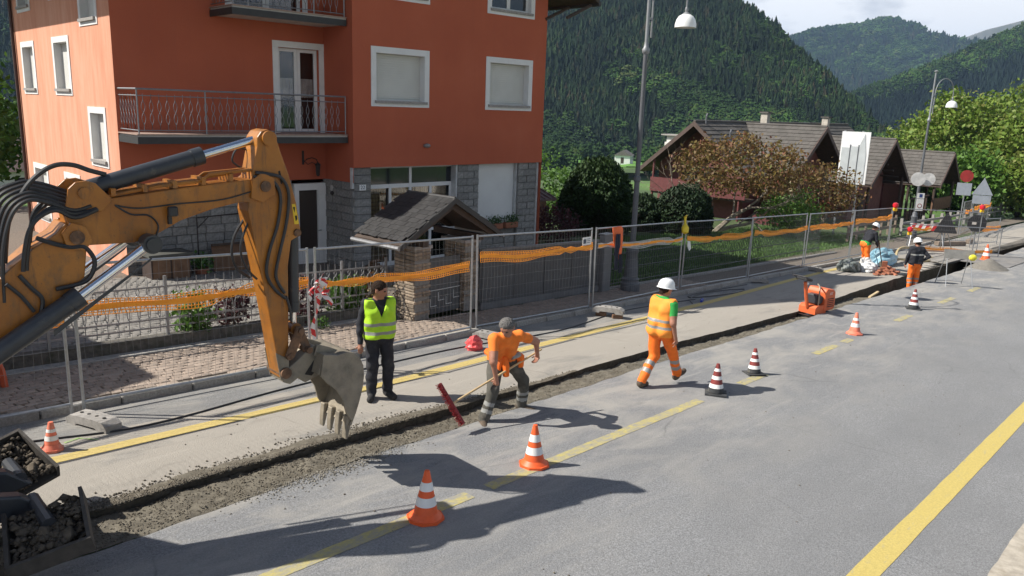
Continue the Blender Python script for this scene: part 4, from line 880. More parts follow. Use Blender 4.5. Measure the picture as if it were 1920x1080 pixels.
mb.build('lattice', M_GRN, lr, kind='stuff'); slope_box(-.1, 16, -.06, .1, S * 17.1 - .1, S * 17.1 + .14, M_COPE, 'plinth', lr)

# ------------------------------------------------------------------ temporary fence panels with orange netting
M_GALV = mat('galvanised', (.38, .39, .40), .42, .15, 18, metal=.75, dirt=(.25, .22, .19), dscale=7, dpos=(.6, .8))
M_WIRE = mat('fence_wire', (.22, .222, .225), .45, .1, 18, metal=.6)
M_NET = mat('orange_net', (.95, .34, .02), .55, .12, 8); M_NETW = mat('white_net', (.55, .54, .52), .6, .1, 8)
M_CONC = mat('concrete_foot', (.31, .29, .265), .92, .25, 9, .5, 60, dirt=(.2, .185, .165), dscale=4, rnd=.15)
FP = [(-.12, 10.60, 3.36, 10.62), (3.47, 10.62, 6.92, 10.60), (7.02, 10.62, 10.74, 10.80), (10.86, 10.80, 14.58, 10.78), (14.72, 10.80, 18.95, 11.0), (19.05, 11.0, 22.8, 10.88), (22.9, 10.88, 27.35, 11.0), (27.45, 11.0, 32.0, 11.08), (32.1, 11.08, 36.85, 11.15)]
FLAB = ['leftmost wire mesh fence panel, half hidden by the digger boom', 'wire mesh fence panel behind the digger arm and its bucket', 'wire mesh fence panel behind the man in the yellow vest', 'wire mesh fence panel in front of the long grey sliding gate', 'wire mesh fence panel with the orange jacket, in front of the gate post', 'wire mesh fence panel with a yellow scoop at its post, just past the street lamp', 'wire mesh fence panel in front of the lawn, between scoop and compactor', 'wire mesh fence panel behind the plate compactor', 'wire mesh fence panel behind the worker with the shovel']
def fence_panel(x0, y0, x1, y1, label, lean=0, group='temporary fence panels along the pavement', z0=None, z1=None, hgt=1.96):
    z0 = S * x0 + .04 if z0 is None else z0; z1 = S * x1 + .04 if z1 is None else z1
    p = empty('site_fence', (x0, y0, z0), label, 'fence panel', math.atan2(y1 - y0, x1 - x0), group); L = math.hypot(x1 - x0, y1 - y0); dz = z1 - z0; p.rotation_euler[0] = lean
    f = lambda u, z, v=0: (u, v, z + dz * u / L)
    for u in (.02, L - .02): MB().tube(f(u, -.02), f(u, hgt), .021, n=8).build('post', M_GALV, p)
    for z in (.12, hgt - .03): MB().tube(f(.03, z), f(L - .03, z), .019, n=8).build('frame_tube', M_GALV, p)
    mb = MB(); n_ = int(L / .1); g_ = random.Random(int(x0 * 10)); ph = g_.uniform(0, 6)
    bow = lambda u, z: .02 * math.sin(z * 3.2 + ph) * math.sin(u * 2.3 + ph)
    for k in range(1, n_):
        u = L * k / n_; b_ = [f(u + .012 * math.sin(z * 4 + k), z, bow(u, z)) for z in np.linspace(.13, hgt - .04, 6)]; mb.path(b_, .0018, 3, False)
    for z in (.2, .42, .64, .86, 1.08, 1.3, 1.52, 1.74): mb.path([f(u, z, bow(u, z)) for u in np.linspace(.03, L - .03, 12)], .0018, 3, False)
    mb.build('wire_mesh', M_WIRE, p, kind='stuff'); return p
panels = [fence_panel(*q, l, lean=random.uniform(-.02, .02)) for q, l in zip(FP, FLAB)]
def netting(x0, y0, x1, y1, za, zb, h, label, m=None, seed=0, core=None, group='orange safety nets tied along the fence', off=-.035, skip=()):
    """strip of plastic mesh: za, zb heights of the middle above ground at both ends"""
    L = math.hypot(x1 - x0, y1 - y0); dx, dy = (x1 - x0) / L, (y1 - y0) / L; N_ = int(L / .05); g_ = random.Random(seed); ph = [g_.uniform(0, 6) for _ in range(6)]
    tw = [(g_.uniform(.3, L - .3), g_.uniform(.15, .3)) for _ in range(2)]
    def pt(u, t):   # t in -1..1 across the strip
        t2 = t + .15 * math.sin(u * 2.1 + ph[0]) * (1 - abs(t)); hh = h / 2 * (1 + .18 * math.sin(u * 1.3 + ph[1]) + .1 * math.sin(u * 4.7 + ph[2]))
        hh *= min(1, min(.35 + .65 * min(1, abs(u - c_) / w_) for c_, w_ in tw)); z = za + (zb - za) * u / L - .05 * math.sin(math.pi * u / L) + .018 * math.sin(u * 3.1 + ph[3]) + t2 * hh; w = off + .012 * math.sin(u * 5 + t * 3 + ph[4])
        x, y = x0 + dx * u - dy * w, y0 + dy * u + dx * w; return (x - x0, y - y0, S * x + z - (S * x0 + za))
    o = bpy.data.objects.new('safety_netting', None); mb = MB(); mc = MB()
    def strip(mb_, pts, wv, th=.0025):
        n0 = len(mb_.v)
        for i, p in enumerate(pts):
            for sgn in (-1, 1):
                for th_ in (-th, th): mb_.v.append((p[0] + (wv[0] * sgn), p[1] - th_ * dx + wv[1] * sgn, p[2] + wv[2] * sgn + th_ * 0))
        for i in range(len(pts) - 1):
            a = n0 + 4 * i; b = a + 4
            for f in ((a, b, b + 2, a + 2), (a + 1, a + 3, b + 3, b + 1), (a, a + 1, b + 1, b), (a + 2, b + 2, b + 3, a + 3)): mb_.f.append(f); mb_.m.append(0)
    us = np.linspace(.03, L - .03, N_)
    for t in (-1, -.62, -.3, .35, .66, 1): strip(mb, [pt(u, t) for u in us], (0, 0, .0055))
    for u in us: strip(mb, [pt(u, -1), pt(u, -.3), pt(u, .35), pt(u, 1)], (.0045 * dx, .0045 * dy, 0))
    strip(mc, [pt(u, .02) for u in us], (0, 0, .034), .006)
    me = mb.mesh('safety_netting', m or M_NET); ob = link('safety_netting', me, None, (x0, y0, S * x0 + za)); tag(ob, label, 'netting', group)
    mc.build('folded_band', core or m or M_NET, ob); bpy.data.objects.remove(o); return ob
netting(1.6, 10.6, 3.36, 10.62, 1.33, 1.30, .17, 'orange net on the leftmost fence panel beside the boom cylinder', seed=1)
netting(3.5, 10.6, 6.9, 10.6, 1.40, 1.48, .19, 'orange net passing behind the digger stick', seed=2)
netting(7.05, 10.6, 10.62, 10.78, 1.42, 1.39, .17, 'orange net stretched above the man in the yellow vest', seed=3)
netting(10.88, 10.79, 14.55, 10.76, 1.55, 1.60, .18, 'orange net in front of the long grey sliding gate', seed=4)
netting(14.75, 10.8, 18.9, 10.98, 1.58, 1.52, .15, 'white net with one orange band beside the orange jacket', M_NETW, seed=5, core=M_NET)
netting(19.1, 10.98, 22.75, 10.87, 1.50, 1.50, .15, 'dark orange net just past the street lamp, on the scoop panel', seed=6)
netting(22.95, 10.87, 27.3, 10.98, 1.50, 1.48, .15, 'orange net in front of the lawn before the compactor', seed=7)
netting(27.5, 10.98, 31.95, 11.06, 1.50, 1.52, .16, 'orange net above and behind the plate compactor', seed=8)
netting(32.15, 11.06, 36.8, 11.13, 1.55, 1.62, .18, 'orange net above the worker with the shovel', seed=9)
# concrete feet under the panel joints
def foot(x, y, rz, label, z=.0, tilt=0):
    f = empty('concrete_weight', (x, y, S * x + z), label, 'fence foot', rz, 'concrete fence feet'); f.rotation_euler[1] = tilt
    mb = MB().prism([(-.36, 0), (-.36, .08), (-.28, .13), (-.12, .14), (.12, .14), (.28, .13), (.36, .08), (.36, 0), (.2, 0), (.16, .035), (-.16, .035), (-.2, 0)], -.115, .115)
    mb.build('block', M_CONC, f)
    hm = MB()
    for k in (-.2, -.07, .07, .2): hm.tube((k, 0, .137), (k, 0, .1445), .022, n=8)
    hm.build('post_socket', M_DARK, f, kind='stuff')
foot(3.42, 10.12, R(-72), 'concrete fence foot beside the small orange cone at the kerb'); foot(10.8, 10.32, R(-80), 'concrete fence foot next to the crumpled red plastic')
foot(14.62, 10.25, R(-68), 'concrete fence foot laid across timber blocks under the jacket panel', .1); foot(7.0, 10.3, R(-85), 'concrete fence foot hidden behind the raised bucket')
foot(22.9, 10.6, R(-50), 'concrete fence foot near the coiled black cable'); foot(27.4, 10.65, R(-75), 'concrete fence foot behind the compactor at the kerb')
for k, (x, y) in enumerate(((14.55, 10.4), (14.66, 10.02))):
    tag(MB().box((0, 0, .05), (.1, .24, .1), None, .01).build('timber_block', M_WOODB, None, False, (x, y, S * x + .001), (0, 0, R(20 + 30 * k))), ['timber block under the kerb end of the raised concrete foot', 'timber block under the road end of the raised concrete foot'][k], 'timber block')

# neighbouring house beyond the left edge of the picture: its eaves shade the pavement there
nh = empty('neighbour_house', (-6.5, 21.5, 0), 'pale neighbouring house left of the orange house', 'house')
MB().b2((-5.2, -4.6, -.5), (5.0, 5.5, 6.2)).build('wall', M_SOFF, nh)
for s_ in (-1, 1): MB().prism([(0, 9.0), (s_ * 6.2, 6.42), (s_ * 6.2, 6.25), (0, 8.8)], -5.7, 6.5).build('roof_slope', M_ROOFT, nh)
for u in (-3, 0, 3):
    for z in (.6, 3.4): MB().b2((u - .5, -4.64, z), (u + .5, -4.58, z + 1.3)).build('window', M_GLASS, nh)
# ------------------------------------------------------------------ street lamps
M_POLE = mat('lamp_pole_grey', (.24, .25, .26), .5, .12, 12, metal=.3); M_POLED = mat('lamp_base_iron', (.10, .105, .115), .55, .15, 12)
def shade_mat():
    m, t, b = new_mat('opal_shade'); b.inputs['Base Color'].default_value = (.82, .82, .8, 1); b.inputs['Roughness'].default_value = .3; return m
M_OPAL = shade_mat()
def street_lamp(x, y, label, hz, rz):
    l = empty('street_lamp', (x, y, S * x + hz), label, 'street lamp', rz, 'arched street lamps along the pavement')
    MB().lathe([(.26, 0), (.26, .22), (.23, .25), (.22, .30), (.235, .33), (.19, .37), (.17, .75), (.145, 1.0), (.165, 1.04), (.165, 1.12), (.13, 1.16), (.12, 1.3), (.075, 1.36)], n=16).build('cast_base', M_POLED, l, True)
    MB().lathe([(.075, 1.34), (.07, 2.9), (.09, 2.92), (.09, 3.02), (.062, 3.05), (.055, 6.1)], n=14).build('lower_pole', M_POLED, l, True)
    MB().lathe([(.052, 6.08), (.09, 6.12), (.10, 6.2), (.06, 6.26), (.045, 6.4), (.045, 8.6), (.10, 8.63), (.10, 8.67), (.02, 8.72)], n=12).build('upper_pole', M_POLE, l, True)
    for z in (6.95, 7.45): MB().box((.1, 0, z), (.2, .05, .05)).build('bracket', M_POLE, l)
    pts = [(.2, 0, 6.5), (.2, 0, 7.6)] + [(.2 + .85 - .85 * math.cos(t), 0, 7.6 + .75 * math.sin(t)) for t in np.linspace(.2, math.pi, 10)] + [(1.9, 0, 7.42)]
    MB().path(pts, .025, 8).build('arm', M_POLE, l, True)
    MB().lathe([(.03, 7.42), (.05, 7.36), (.035, 7.3), (.09, 7.26), (.12, 7.22)], (1.9, 0, 0), 14).build('lamp_cap', M_POLE, l, True)
    MB().lathe([(.10, 7.24), (.19, 7.19), (.25, 7.10), (.28, 6.99), (.285, 6.90), (.27, 6.90), (.17, 6.94)], (1.9, 0, 0), 22).build('lamp_shade', M_OPAL, l, True)
    return l
street_lamp(17.5, 11.62, 'tall grey arched street lamp beside the gate post', .09, R(2))
l2 = street_lamp(46.0, 12.75, 'arched street lamp carrying round sign discs by the chalets', .05, R(-15))
l2.rotation_euler[1] = R(.6)
# ------------------------------------------------------------------ trees, bushes
M_BARK = mat('grey_bark', (.22, .185, .14), .9, .4, 6, .7, 25); M_BARKD = mat('dark_bark', (.055, .042, .032), .9, .4, 6, .5, 25)
def branch(mb, p, d, L, r, depth, g, tips, spread=.6, n=3, gravity=0.):
    p = np.array(p, float); d = np.array(d, float); pts = [p.copy()]; rad = [r]
    for k in range(5):
        d = d + g.normal(0, .12, 3) + np.array([0, 0, gravity]); d /= np.linalg.norm(d); p = p + d * L / 5; pts.append(p.copy()); rad.append(r * (1 - .09 * (k + 1)))
    mb.path([tuple(q) for q in pts], rad, 6 if depth > 1 else 4)
    if depth == 0: tips.append(p); tips.append(pts[3]); return
    for k in range(n):
        nd = d + g.normal(0, spread, 3); nd /= np.linalg.norm(nd); q = pts[-1] if k < 2 else pts[3]; branch(mb, q, nd, L * g.uniform(.62, .82), rad[-1] * .72, depth - 1, g, tips, spread, n, gravity)
def leafy_tree(name, label, cat, loc, trunk, crown_c, crown_r, nclump, per, lsize, m, seed, depth=3, group=None, clump=.55, bark=None, hollow=.35):
    t = empty(name, loc, label, cat, 0, group); g = np.random.default_rng(seed); mb = MB(); tips = []
    for (d, L, r_) in trunk: branch(mb, (0, 0, -.1), d, L, r_, depth, g, tips)
    mb.build('trunk', bark or M_BARK, t, True); cc = np.array(crown_c); cr_ = np.array(crown_r)
    d = g.normal(0, 1, (nclump, 3)); d /= np.linalg.norm(d, axis=1)[:, None]; rad = g.uniform(hollow, 1, nclump) ** .5
    bumpy = 1 + .22 * fbm(d[:, 0] * 2.2 + seed, d[:, 1] * 2.2 + d[:, 2] * 1.7, seed, 3)
    C = cc + d * rad[:, None] * bumpy[:, None] * cr_
    P = (C[:, None] + g.normal(0, 1, (nclump, per, 3)) * np.array([clump, clump, clump * .6])).reshape(-1, 3)
    leafy('crown', P, lsize, m, t, seed); return t
def leaf_mat(name, cols, rough=.55, sub=.25):
    m, t, b = new_mat(name); geo = N(t, 'ShaderNodeNewGeometry'); v = coord(t)
    c = ramp(t, geo.outputs['Random Per Island'], [(i / (len(cols) - 1), q) for i, q in enumerate(cols)])
    c = mixc(t, ramp(t, noise(t, v, .9, 4), [(.4, (0, 0, 0)), (.65, (.6, .6, .6))]), c, cols[0])
    tr = N(t, 'ShaderNodeBsdfTranslucent'); mxs = N(t, 'ShaderNodeMixShader'); mxs.inputs[0].default_value = sub; t.links.new(c, tr.inputs[0])
    t.links.new(c, b.inputs['Base Color']); b.inputs['Roughness'].default_value = rough; b.inputs['Specular IOR Level'].default_value = .3
    t.links.new(b.outputs[0], mxs.inputs[1]); t.links.new(tr.outputs[0], mxs.inputs[2]); t.links.new(mxs.outputs[0], t.nodes['Material Output'].inputs[0]); return m
M_ACER = leaf_mat('acer_leaf', [(.11, .07, .028), (.19, .12, .04), (.2, .16, .04), (.22, .07, .05), (.11, .14, .032)])
M_SPRING = leaf_mat('spring_leaf', [(.10, .16, .024), (.145, .23, .032), (.19, .26, .045), (.18, .17, .05)])
M_SPRG = leaf_mat('bright_leaf', [(.06, .13, .022), (.1, .2, .03), (.14, .26, .04)])
M_THUJA = leaf_mat('thuja_scale', [(.016, .035, .01), (.03, .06, .014), (.045, .085, .02)], .7, .08)
M_YEW = leaf_mat('yew_needle', [(.013, .027, .011), (.022, .042, .014), (.03, .055, .018)], .7, .05)
M_PURP = leaf_mat('purple_leaf', [(.06, .02, .025), (.09, .03, .035), (.05, .035, .03)])
leafy_tree('acer_tree', 'spreading garden tree with olive-red spring leaves before the dark red chalet', 'tree', (35.0, 18.7, S * 35), [((.35, -.25, .8), 2.0, .15), ((-.35, .45, .75), 1.9, .11), ((.6, -.65, .55), 2.1, .12)], (.75, -.8, 3.2), (3.1, 3.1, 1.45), 320, 18, .155, M_ACER, 3, 4, 'garden trees', .3)
leafy_tree('acer_tree', 'smaller garden tree with olive leaves in front of the white folded sign', 'tree', (40.6, 15.9, S * 40.6), [((.2, -.1, .9), 1.5, .1), ((-.4, .3, .8), 1.4, .09)], (-.2, .2, 2.35), (2.1, 2.1, 1.35), 170, 17, .155, M_ACER, 8, 3, 'garden trees', .3)
leafy_tree('green_shrub', 'bright green leafy shrub below the olive garden tree', 'shrub', (37.6, 15.9, S * 37.6), [((.1, 0, 1), .8, .05), ((-.4, .2, .8), .8, .04)], (0, 0, 1.25), (1.35, 1.35, .85), 120, 26, .13, M_SPRG, 12, 2, None, .26)
def dense_bush(name, label, loc, rad, n, lsize, m, seed, squash=1.0, group=None):
    t = empty(name, loc, label, 'bush', 0, group); g = np.random.default_rng(seed); d = g.normal(0, 1, (n, 3)); d[:, 2] = np.abs(d[:, 2]) * .9 - .3; d /= np.linalg.norm(d, axis=1)[:, None]
    b_ = 1 + .10 * fbm(d[:, 0] * 3.5 + 5, d[:, 1] * 3.5 + d[:, 2] * 3, seed, 4); P = d * (g.uniform(.55, 1.03, n) ** .35 * b_)[:, None] * np.array(rad) + np.array([0, 0, rad[2] * .42])
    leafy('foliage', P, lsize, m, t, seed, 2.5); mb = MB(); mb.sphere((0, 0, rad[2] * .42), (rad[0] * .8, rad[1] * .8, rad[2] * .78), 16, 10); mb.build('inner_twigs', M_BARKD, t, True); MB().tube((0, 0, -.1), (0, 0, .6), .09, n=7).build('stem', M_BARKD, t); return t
dense_bush('thuja_bush', 'large rounded dark thuja bush right of the orange house', (27.7, 20.5, S * 27.7), (1.62, 1.62, 2.35), 20000, .13, M_THUJA, 2)
dense_bush('yew_bush', 'dark clipped evergreen bush left of the olive-red tree', (32.6, 18.9, S * 32.6), (1.35, 1.35, 1.65), 12000, .12, M_YEW, 4)
dense_bush('yew_bush', 'low blackish bush just behind the tall street lamp', (31.6, 20.6, S * 31.6), (1.3, 1.2, 1.2), 8000, .12, M_YEW, 6)
leafy_tree('garden_shrub', 'purple leaved shrub at the right corner of the orange house', 'shrub', (22.6, 18.4, S * 22.6), [((0, 0, 1), .7, .03)], (0, 0, .85), (.8, .8, .6), 70, 24, .1, M_PURP, 15, 2, None, .2)
leafy_tree('garden_shrub', 'pale green shrub behind the orange house corner', 'shrub', (30.5, 25.5, S * 30.5), [((0, 0, 1), 1.2, .05)], (0, 0, 1.6), (1.8, 1.8, 1.6), 110, 26, .16, M_SPRG, 16, 2, None, .34)
BT = [(86, 19.5, 11.3, 5.2, 'tallest yellow-green tree at the right edge of the valley'), (82, 14.2, 9.2, 4.2, 'bushy yellow-green tree above the road at the far right'), (92, 24.5, 8.6, 4.6, 'yellow-green tree behind the second street lamp'), (74, 17.8, 5.2, 3.0, 'low bright green tree beside the farthest chalet gable'), (78, 11.3, 6.0, 3.2, 'low leafy tree behind the guardrail and road signs'), (100, 17.5, 12.5, 5.4, 'broad yellow-green tree rising behind the tallest one')]
for k, (x, y, h, r_, lb_) in enumerate(BT):
    leafy_tree('roadside_tree', lb_, 'tree', (x, y, S * x - .2), [((.1, .1, 1), h * .3, .22), ((-.3, .3, .8), h * .28, .16)], (0, 0, h * .56), (r_, r_, h * .46), 300, 34, .34, M_SPRG if k in (3,) else M_SPRING, 30 + k, 3, 'trees above the guardrail', .62, M_BARKD)
# left background trees beside the house
for k, (x, y, h, r_, lb_) in enumerate([(7.5, 37, 6.5, 3.0, 'dark green tree behind the left edge of the orange house'), (9.2, 40.5, 5.0, 2.4, 'leafy shrub-like tree below the forest behind the house')]):
    leafy_tree('background_tree', lb_, 'tree', (x, y, S * x - .3), [((.1, .1, 1), h * .35, .16)], (0, 0, h * .55), (r_, r_, h * .45), 170, 30, .3, M_SPRG, 50 + k, 2, None, .5, M_BARKD)
# little shrubs behind the ornamental railing
for k, (x, y, n_, m_, lb_) in enumerate([(9.4, 13.15, 130, M_SPRG, 'dense green shrub behind the man in the yellow vest'), (6.15, 12.95, 60, M_SPRG, 'small green shrub at the wall behind the digger stick'), (6.9, 13.1, 45, M_PURP, 'reddish rose bush behind the digger stick'), (10.0, 12.98, 40, M_ACER, 'thin yellowish plant beside the left gate pillar'), (8.35, 13.0, 50, M_PURP, 'dark red shrub beside the railing post near the red and white tape')]):
    leafy_tree('railing_shrub', lb_, 'shrub', (x, y, S * x + .12), [((0, 0, 1), .35, .02), ((.3, -.2, .9), .35, .015)], (0, 0, .42), (.52, .3, .34) if k in (0,) else (.3, .22, .38), n_, 12, .085, m_, 60 + k, 2, None, .09)
leafy_tree('wall_weed', 'tuft of green weeds on the pavement at the wall foot', 'weed', (8.35, 12.42, S * 8.35 + .1), [((0, 0, 1), .1, .008)], (0, 0, .1), (.14, .1, .1), 16, 10, .05, M_SPRG, 71, 1, None, .04)

# ------------------------------------------------------------------ dark red chalets
M_RED = mat('oxblood_wall', (.13, .042, .036), .75, .2, 5, .2, 30); M_REDB = mat('oxblood_board', (.12, .03, .03), .6, .2, 5)
M_TILE = mat('concrete_roof_tile', (.10, .09, .08), .85, .25, 1.5, .3, 25, dirt=(.07, .065, .056), dscale=1.2)
def tiled(name, A, B, C_, parent, m=M_TILE, tw=.42, cl=.36, drop=.05, seed=0):
    """roof slope: A ridge start, B ridge end, C_ eave below A; courses of separate tiles stepped over each other"""
    A, B, C_ = (np.array(q, float) for q in (A, B, C_)); e = B - A; f = C_ - A; L = np.linalg.norm(e); D = np.linalg.norm(f); e /= L; f /= D; n = np.cross(e, f); n = n if n[2] > 0 else -n
    g_ = random.Random(seed); vs = []; fs = []; r_ = 0; d = 0
    while d < D:
        u = -(r_ % 2) * tw / 2; d1 = min(d + cl, D)
        while u < L:
            a, b = max(u, 0) + .006, min(u + tw, L) - .006
            if b > a:
                j = g_.uniform(-.008, .008); k = len(vs)
                for (uu, dd, hh) in ((a, d, .02), (b, d, .02), (b, d1 + .03, .055 + j), (a, d1 + .03, .055 + j), (b, d1 + .03, .01), (a, d1 + .03, .01)): vs.append(tuple(A + e * uu + f * dd + n * hh))
                fs += [(k, k + 1, k + 2, k + 3), (k + 3, k + 2, k + 4, k + 5)]
            u += tw
        d += cl; r_ += 1
    return link(name, mesh_np(name, vs, fs, m), parent, kind='stuff')
def gable_roof(parent, axis, c, a0, a1, zr, hw, ze, th=.16, seed=0, over_m=mat('brown_barge', (.085, .055, .045), .7)):
    """axis 'x' or 'y': ridge along that axis from a0 to a1 at cross position c"""
    P = (lambda a, b, z: (a, b, z)) if axis == 'x' else (lambda a, b, z: (b, a, z)); out = None
    for s_ in (-1, 1):
        poly = [(c, zr), (c + s_ * hw, ze), (c + s_ * hw, ze - th), (c, zr - th)]
        MB().prism(poly, a0, a1, lambda p, q, d: P(d, p, q)).build('roof_deck', M_WOODD, parent)
        tiled('roof_tiles', P(a0, c, zr), P(a1, c, zr), P(a0, c + s_ * hw, ze), parent, seed=seed)
        MB().prism([(c, zr + .05), (c + s_ * (hw + .03), ze + .03), (c + s_ * (hw + .03), ze - .26), (c, zr - .24)], a0 - .07, a0 - .003, lambda p, q, d: P(d, p, q)).build('barge_board', over_m, parent)
    MB().tube(P(a0, c, zr + .05), P(a1, c, zr + .05), .08, n=8).build('ridge_tiles', M_TILE, parent)
def gable_wall(parent, axis, c, a, zr, hw, ze, zb, inset, m=M_RED, name='gable_wall', back=None):
    P = (lambda a, b, z: (a, b, z)) if axis == 'x' else (lambda a, b, z: (b, a, z)); k = (zr - ze) / hw; w = hw - inset; back = a + 6 if back is None else back
    poly = [(c - w, zb), (c + w, zb), (c + w, zr - k * w - .2), (c, zr - .2), (c - w, zr - k * w - .2)]
    return MB().prism(poly, a, back, lambda p, q, d: P(d, p, q)).build(name, m, parent)
ch1 = empty('chalet', (43, 24, -2.3), 'dark red chalet with wide tiled roof, white chimney and red balcony', 'chalet'); O_ = Matrix.Translation((-43, -24, 2.3))
def shift(par, d=(43, 24, -2.3)):
    for ch in par.children:
        ch.location = Vector(ch.location) - Vector(d)
gable_roof(ch1, 'x', 24.2, 42.0, 66, 3.5, 3.65, .52, seed=1); gable_wall(ch1, 'x', 24.2, 43.2, 3.5, 3.65, .52, -3.2, .75, back=65)
gable_roof(ch1, 'y', 48.3, 18.9, 24.2, 3.42, 3.5, .95, seed=2); gable_wall(ch1, 'y', 48.3, 20.2, 3.42, 3.5, .95, -3.2, .6, back=23.5)
MB().b2((41.95, 20.6, -.72), (42.05, 26.9, .12)).build('balcony_boards', M_REDB, ch1); MB().b2((42.06, 20.6, -.85), (43.19, 26.9, -.72)).build('balcony_floor', M_WOODD, ch1)
for y in (26.8, 21.0): MB().tube((42.1, y, -2.4), (42.1, y, 1.3 if y > 24 else 1.0), .08, n=6).build('balcony_post', M_REDB, ch1)
for k, z in enumerate((-.05,)): MB().b2((43.1, 22.6, -.3), (43.19, 25.4, .9)).build('gable_window', M_DARK, ch1)
MB().b2((42.3, 18.6, -2.4), (46.5, 20.2, -1.5)).build('porch_base', M_REDB, ch1); MB().b2((44.6, 19.0, -1.6), (44.85, 19.25, .6)).build('porch_pillar', mat('cream_pillar', (.55, .47, .3), .8), ch1)
MB().b2((44.3, 20.0, -2.2), (45.6, 20.19, -.3)).build('porch_door', M_DARK, ch1)
for k in range(14): MB().b2((42.3 + k * .3, 18.52, -1.5), (42.36 + k * .3, 18.58, -.75)).build('porch_baluster', M_REDB, ch1)
MB().b2((42.25, 18.5, -.75), (46.5, 18.6, -.67)).build('porch_rail', M_REDB, ch1)
chm = MB().b2((43.6, 26.3, .8), (44.3, 27.1, 2.2)).build('chimney', mat('white_plaster', (.62, .6, .56), .85, .15), ch1)
MB().b2((43.45, 26.1, 2.6), (44.45, 27.3, 2.68)).build('chimney_cap', M_SILL, chm)
for a in (43.65, 44.2): MB().b2((a, 26.35, 2.2), (a + .08, 27.0, 2.599)).build('chimney_pier', mat('white_plaster', (.62, .6, .56)), chm)
for (x, y, h) in ((49.9, 23.6, .95), (60.2, 23.7, .8)):
    c_ = MB(); c_.b2((x - .22, y - .22, 2.9), (x + .22, y + .22, 3.2 + h)); cc = c_.build('chimney', mat('beige_chimney', (.42, .38, .32), .85), ch1); MB().b2((x - .3, y - .3, 3.2 + h + .002), (x + .3, y + .3, 3.3 + h)).build('chimney_cap', M_TILE, cc)
for (x, y, z) in ((44.2, 23.0, 2.5), (46.0, 22.4, 2.0), (43.0, 24.0, 3.4)): MB().path([(x, y, z), (x, y, z + .45), (x + .1, y, z + .6)], .06, 8).build('vent_pipe', M_POLED, ch1)
shift(ch1)
ch2 = empty('chalet', (56, 22, -2.8), 'dark brown-red chalet gable behind the white folded sign', 'chalet')
gable_roof(ch2, 'y', 56.4, 17.4, 27, 2.72, 3.75, -.05, seed=5); gable_wall(ch2, 'y', 56.4, 18.9, 2.72, 3.75, -.05, -3.6, .7, mat('brown_red_board', (.15, .058, .045), .75, .25, 4, .3, 12), back=26)
gable_roof(ch2, 'x', 23.6, 56.5, 72, 2.5, 3.7, -.1, seed=6); gable_wall(ch2, 'x', 23.6, 58, 2.5, 3.7, -.1, -3.8, .8, back=71)
for k in range(5): MB().tube((54.0 + k * 1.2, 17.7, .1 + 1.0 * (1 - abs(k - 2) / 2.2)), (54.0 + k * 1.2, 18.9, .1 + 1.0 * (1 - abs(k - 2) / 2.2)), .07, n=6).build('purlin', M_WOODD, ch2)
for x in (53.2, 59.7): MB().tube((x, 17.7, -3.2), (x, 17.7, .2), .1, n=6).build('post', M_WOODD, ch2)
MB().b2((55.0, 18.8, -3.0), (55.9, 18.89, -1.0)).build('door', M_WOODD, ch2); shift(ch2, (56, 22, -2.8))
ch3 = empty('chalet', (67, 21, -3.3), 'farthest brown chalet with small gable roof on open posts', 'chalet')
gable_roof(ch3, 'y', 67.0, 16.4, 25, 1.72, 2.6, -.55, seed=8); gable_wall(ch3, 'y', 67, 20.5, 1.72, 2.6, -.55, -4, .5, back=24.5)
for x in (64.6, 69.4):
    for y in (16.8, 18.6): MB().tube((x, y, -3.6), (x, y, -.4), .1, n=6).build('post', M_WOODD, ch3)
MB().b2((64.5, 16.75, -2.5), (69.4, 16.85, -1.6)).build('terrace_boards', M_WOODB, ch3)
for k in range(7): MB().b2((60.2 + .6 * k, 17.0, -3.6), (60.3 + .6 * k, 17.1, -1.4)).build('terrace_post', M_WOODD, ch3)
MB().b2((60.0, 17.0, -1.39), (64.4, 17.12, -1.3)).build('terrace_rail', M_WOODD, ch3); MB().b2((60.0, 17.15, -3.5), (64.4, 17.2, -2.2)).build('terrace_wall', M_WOODB, ch3); shift(ch3, (67, 21, -3.3))
# distant little house on the meadow, roofs beyond the left edge, small roof at the corner
def small_house(name, label, loc, sx, sy, h, rh, rz, wm, rm):
    t = empty(name, loc, label, 'house', rz); MB().b2((-sx / 2, -sy / 2, -.5), (sx / 2, sy / 2, h)).build('wall', wm, t)
    ro = MB().prism([(-sy / 2 - .4, h - .1), (0, h + rh), (sy / 2 + .4, h - .1)], -sx / 2 - .4, sx / 2 + .4, lambda p, q, d: (d, p, q)).build('roof', rm, t)
    for k in (-.25, .2): MB().b2((sx * k, -sy / 2 - .03, h * .4), (sx * k + .8, -sy / 2 + .01, h * .8)).build('window', M_DARK, t)
    MB().b2((-sx / 2 - .03, -.5, 0), (-sx / 2 + .01, .5, h * .75)).build('door', M_WOODD, t); return t
x, y = (float(q) for q in polar(34.6, 265.0))
small_house('meadow_house', 'tiny white house on the bright meadow below the forest', (x, y, -12.2), 6.5, 5, 2.6, 1.6, R(25), M_WHITE, M_ROOFT)
x, y = (float(q) for q in polar(74.6, 60.0)); small_house('village_house', 'house with brown tiled roof at the far left behind the orange house', (x, y, -3.2), 9, 7, 2.6, 2.0, R(20), M_WHITE, mat('brown_tiles', (.12, .08, .07), .8, .3, 2))
x, y = (float(q) for q in polar(77.5, 75.0)); small_house('village_house', 'grey roofed house at the extreme left edge of the valley', (x, y, -2.8), 9, 7, 2.8, 2.0, R(50), M_WHITE, M_ROOFT)
sh = empty('garden_shed', (23.5, 21.8, S * 23.5), 'small shed with brown ribbed roof at the right corner of the orange house', 'shed', R(-4))
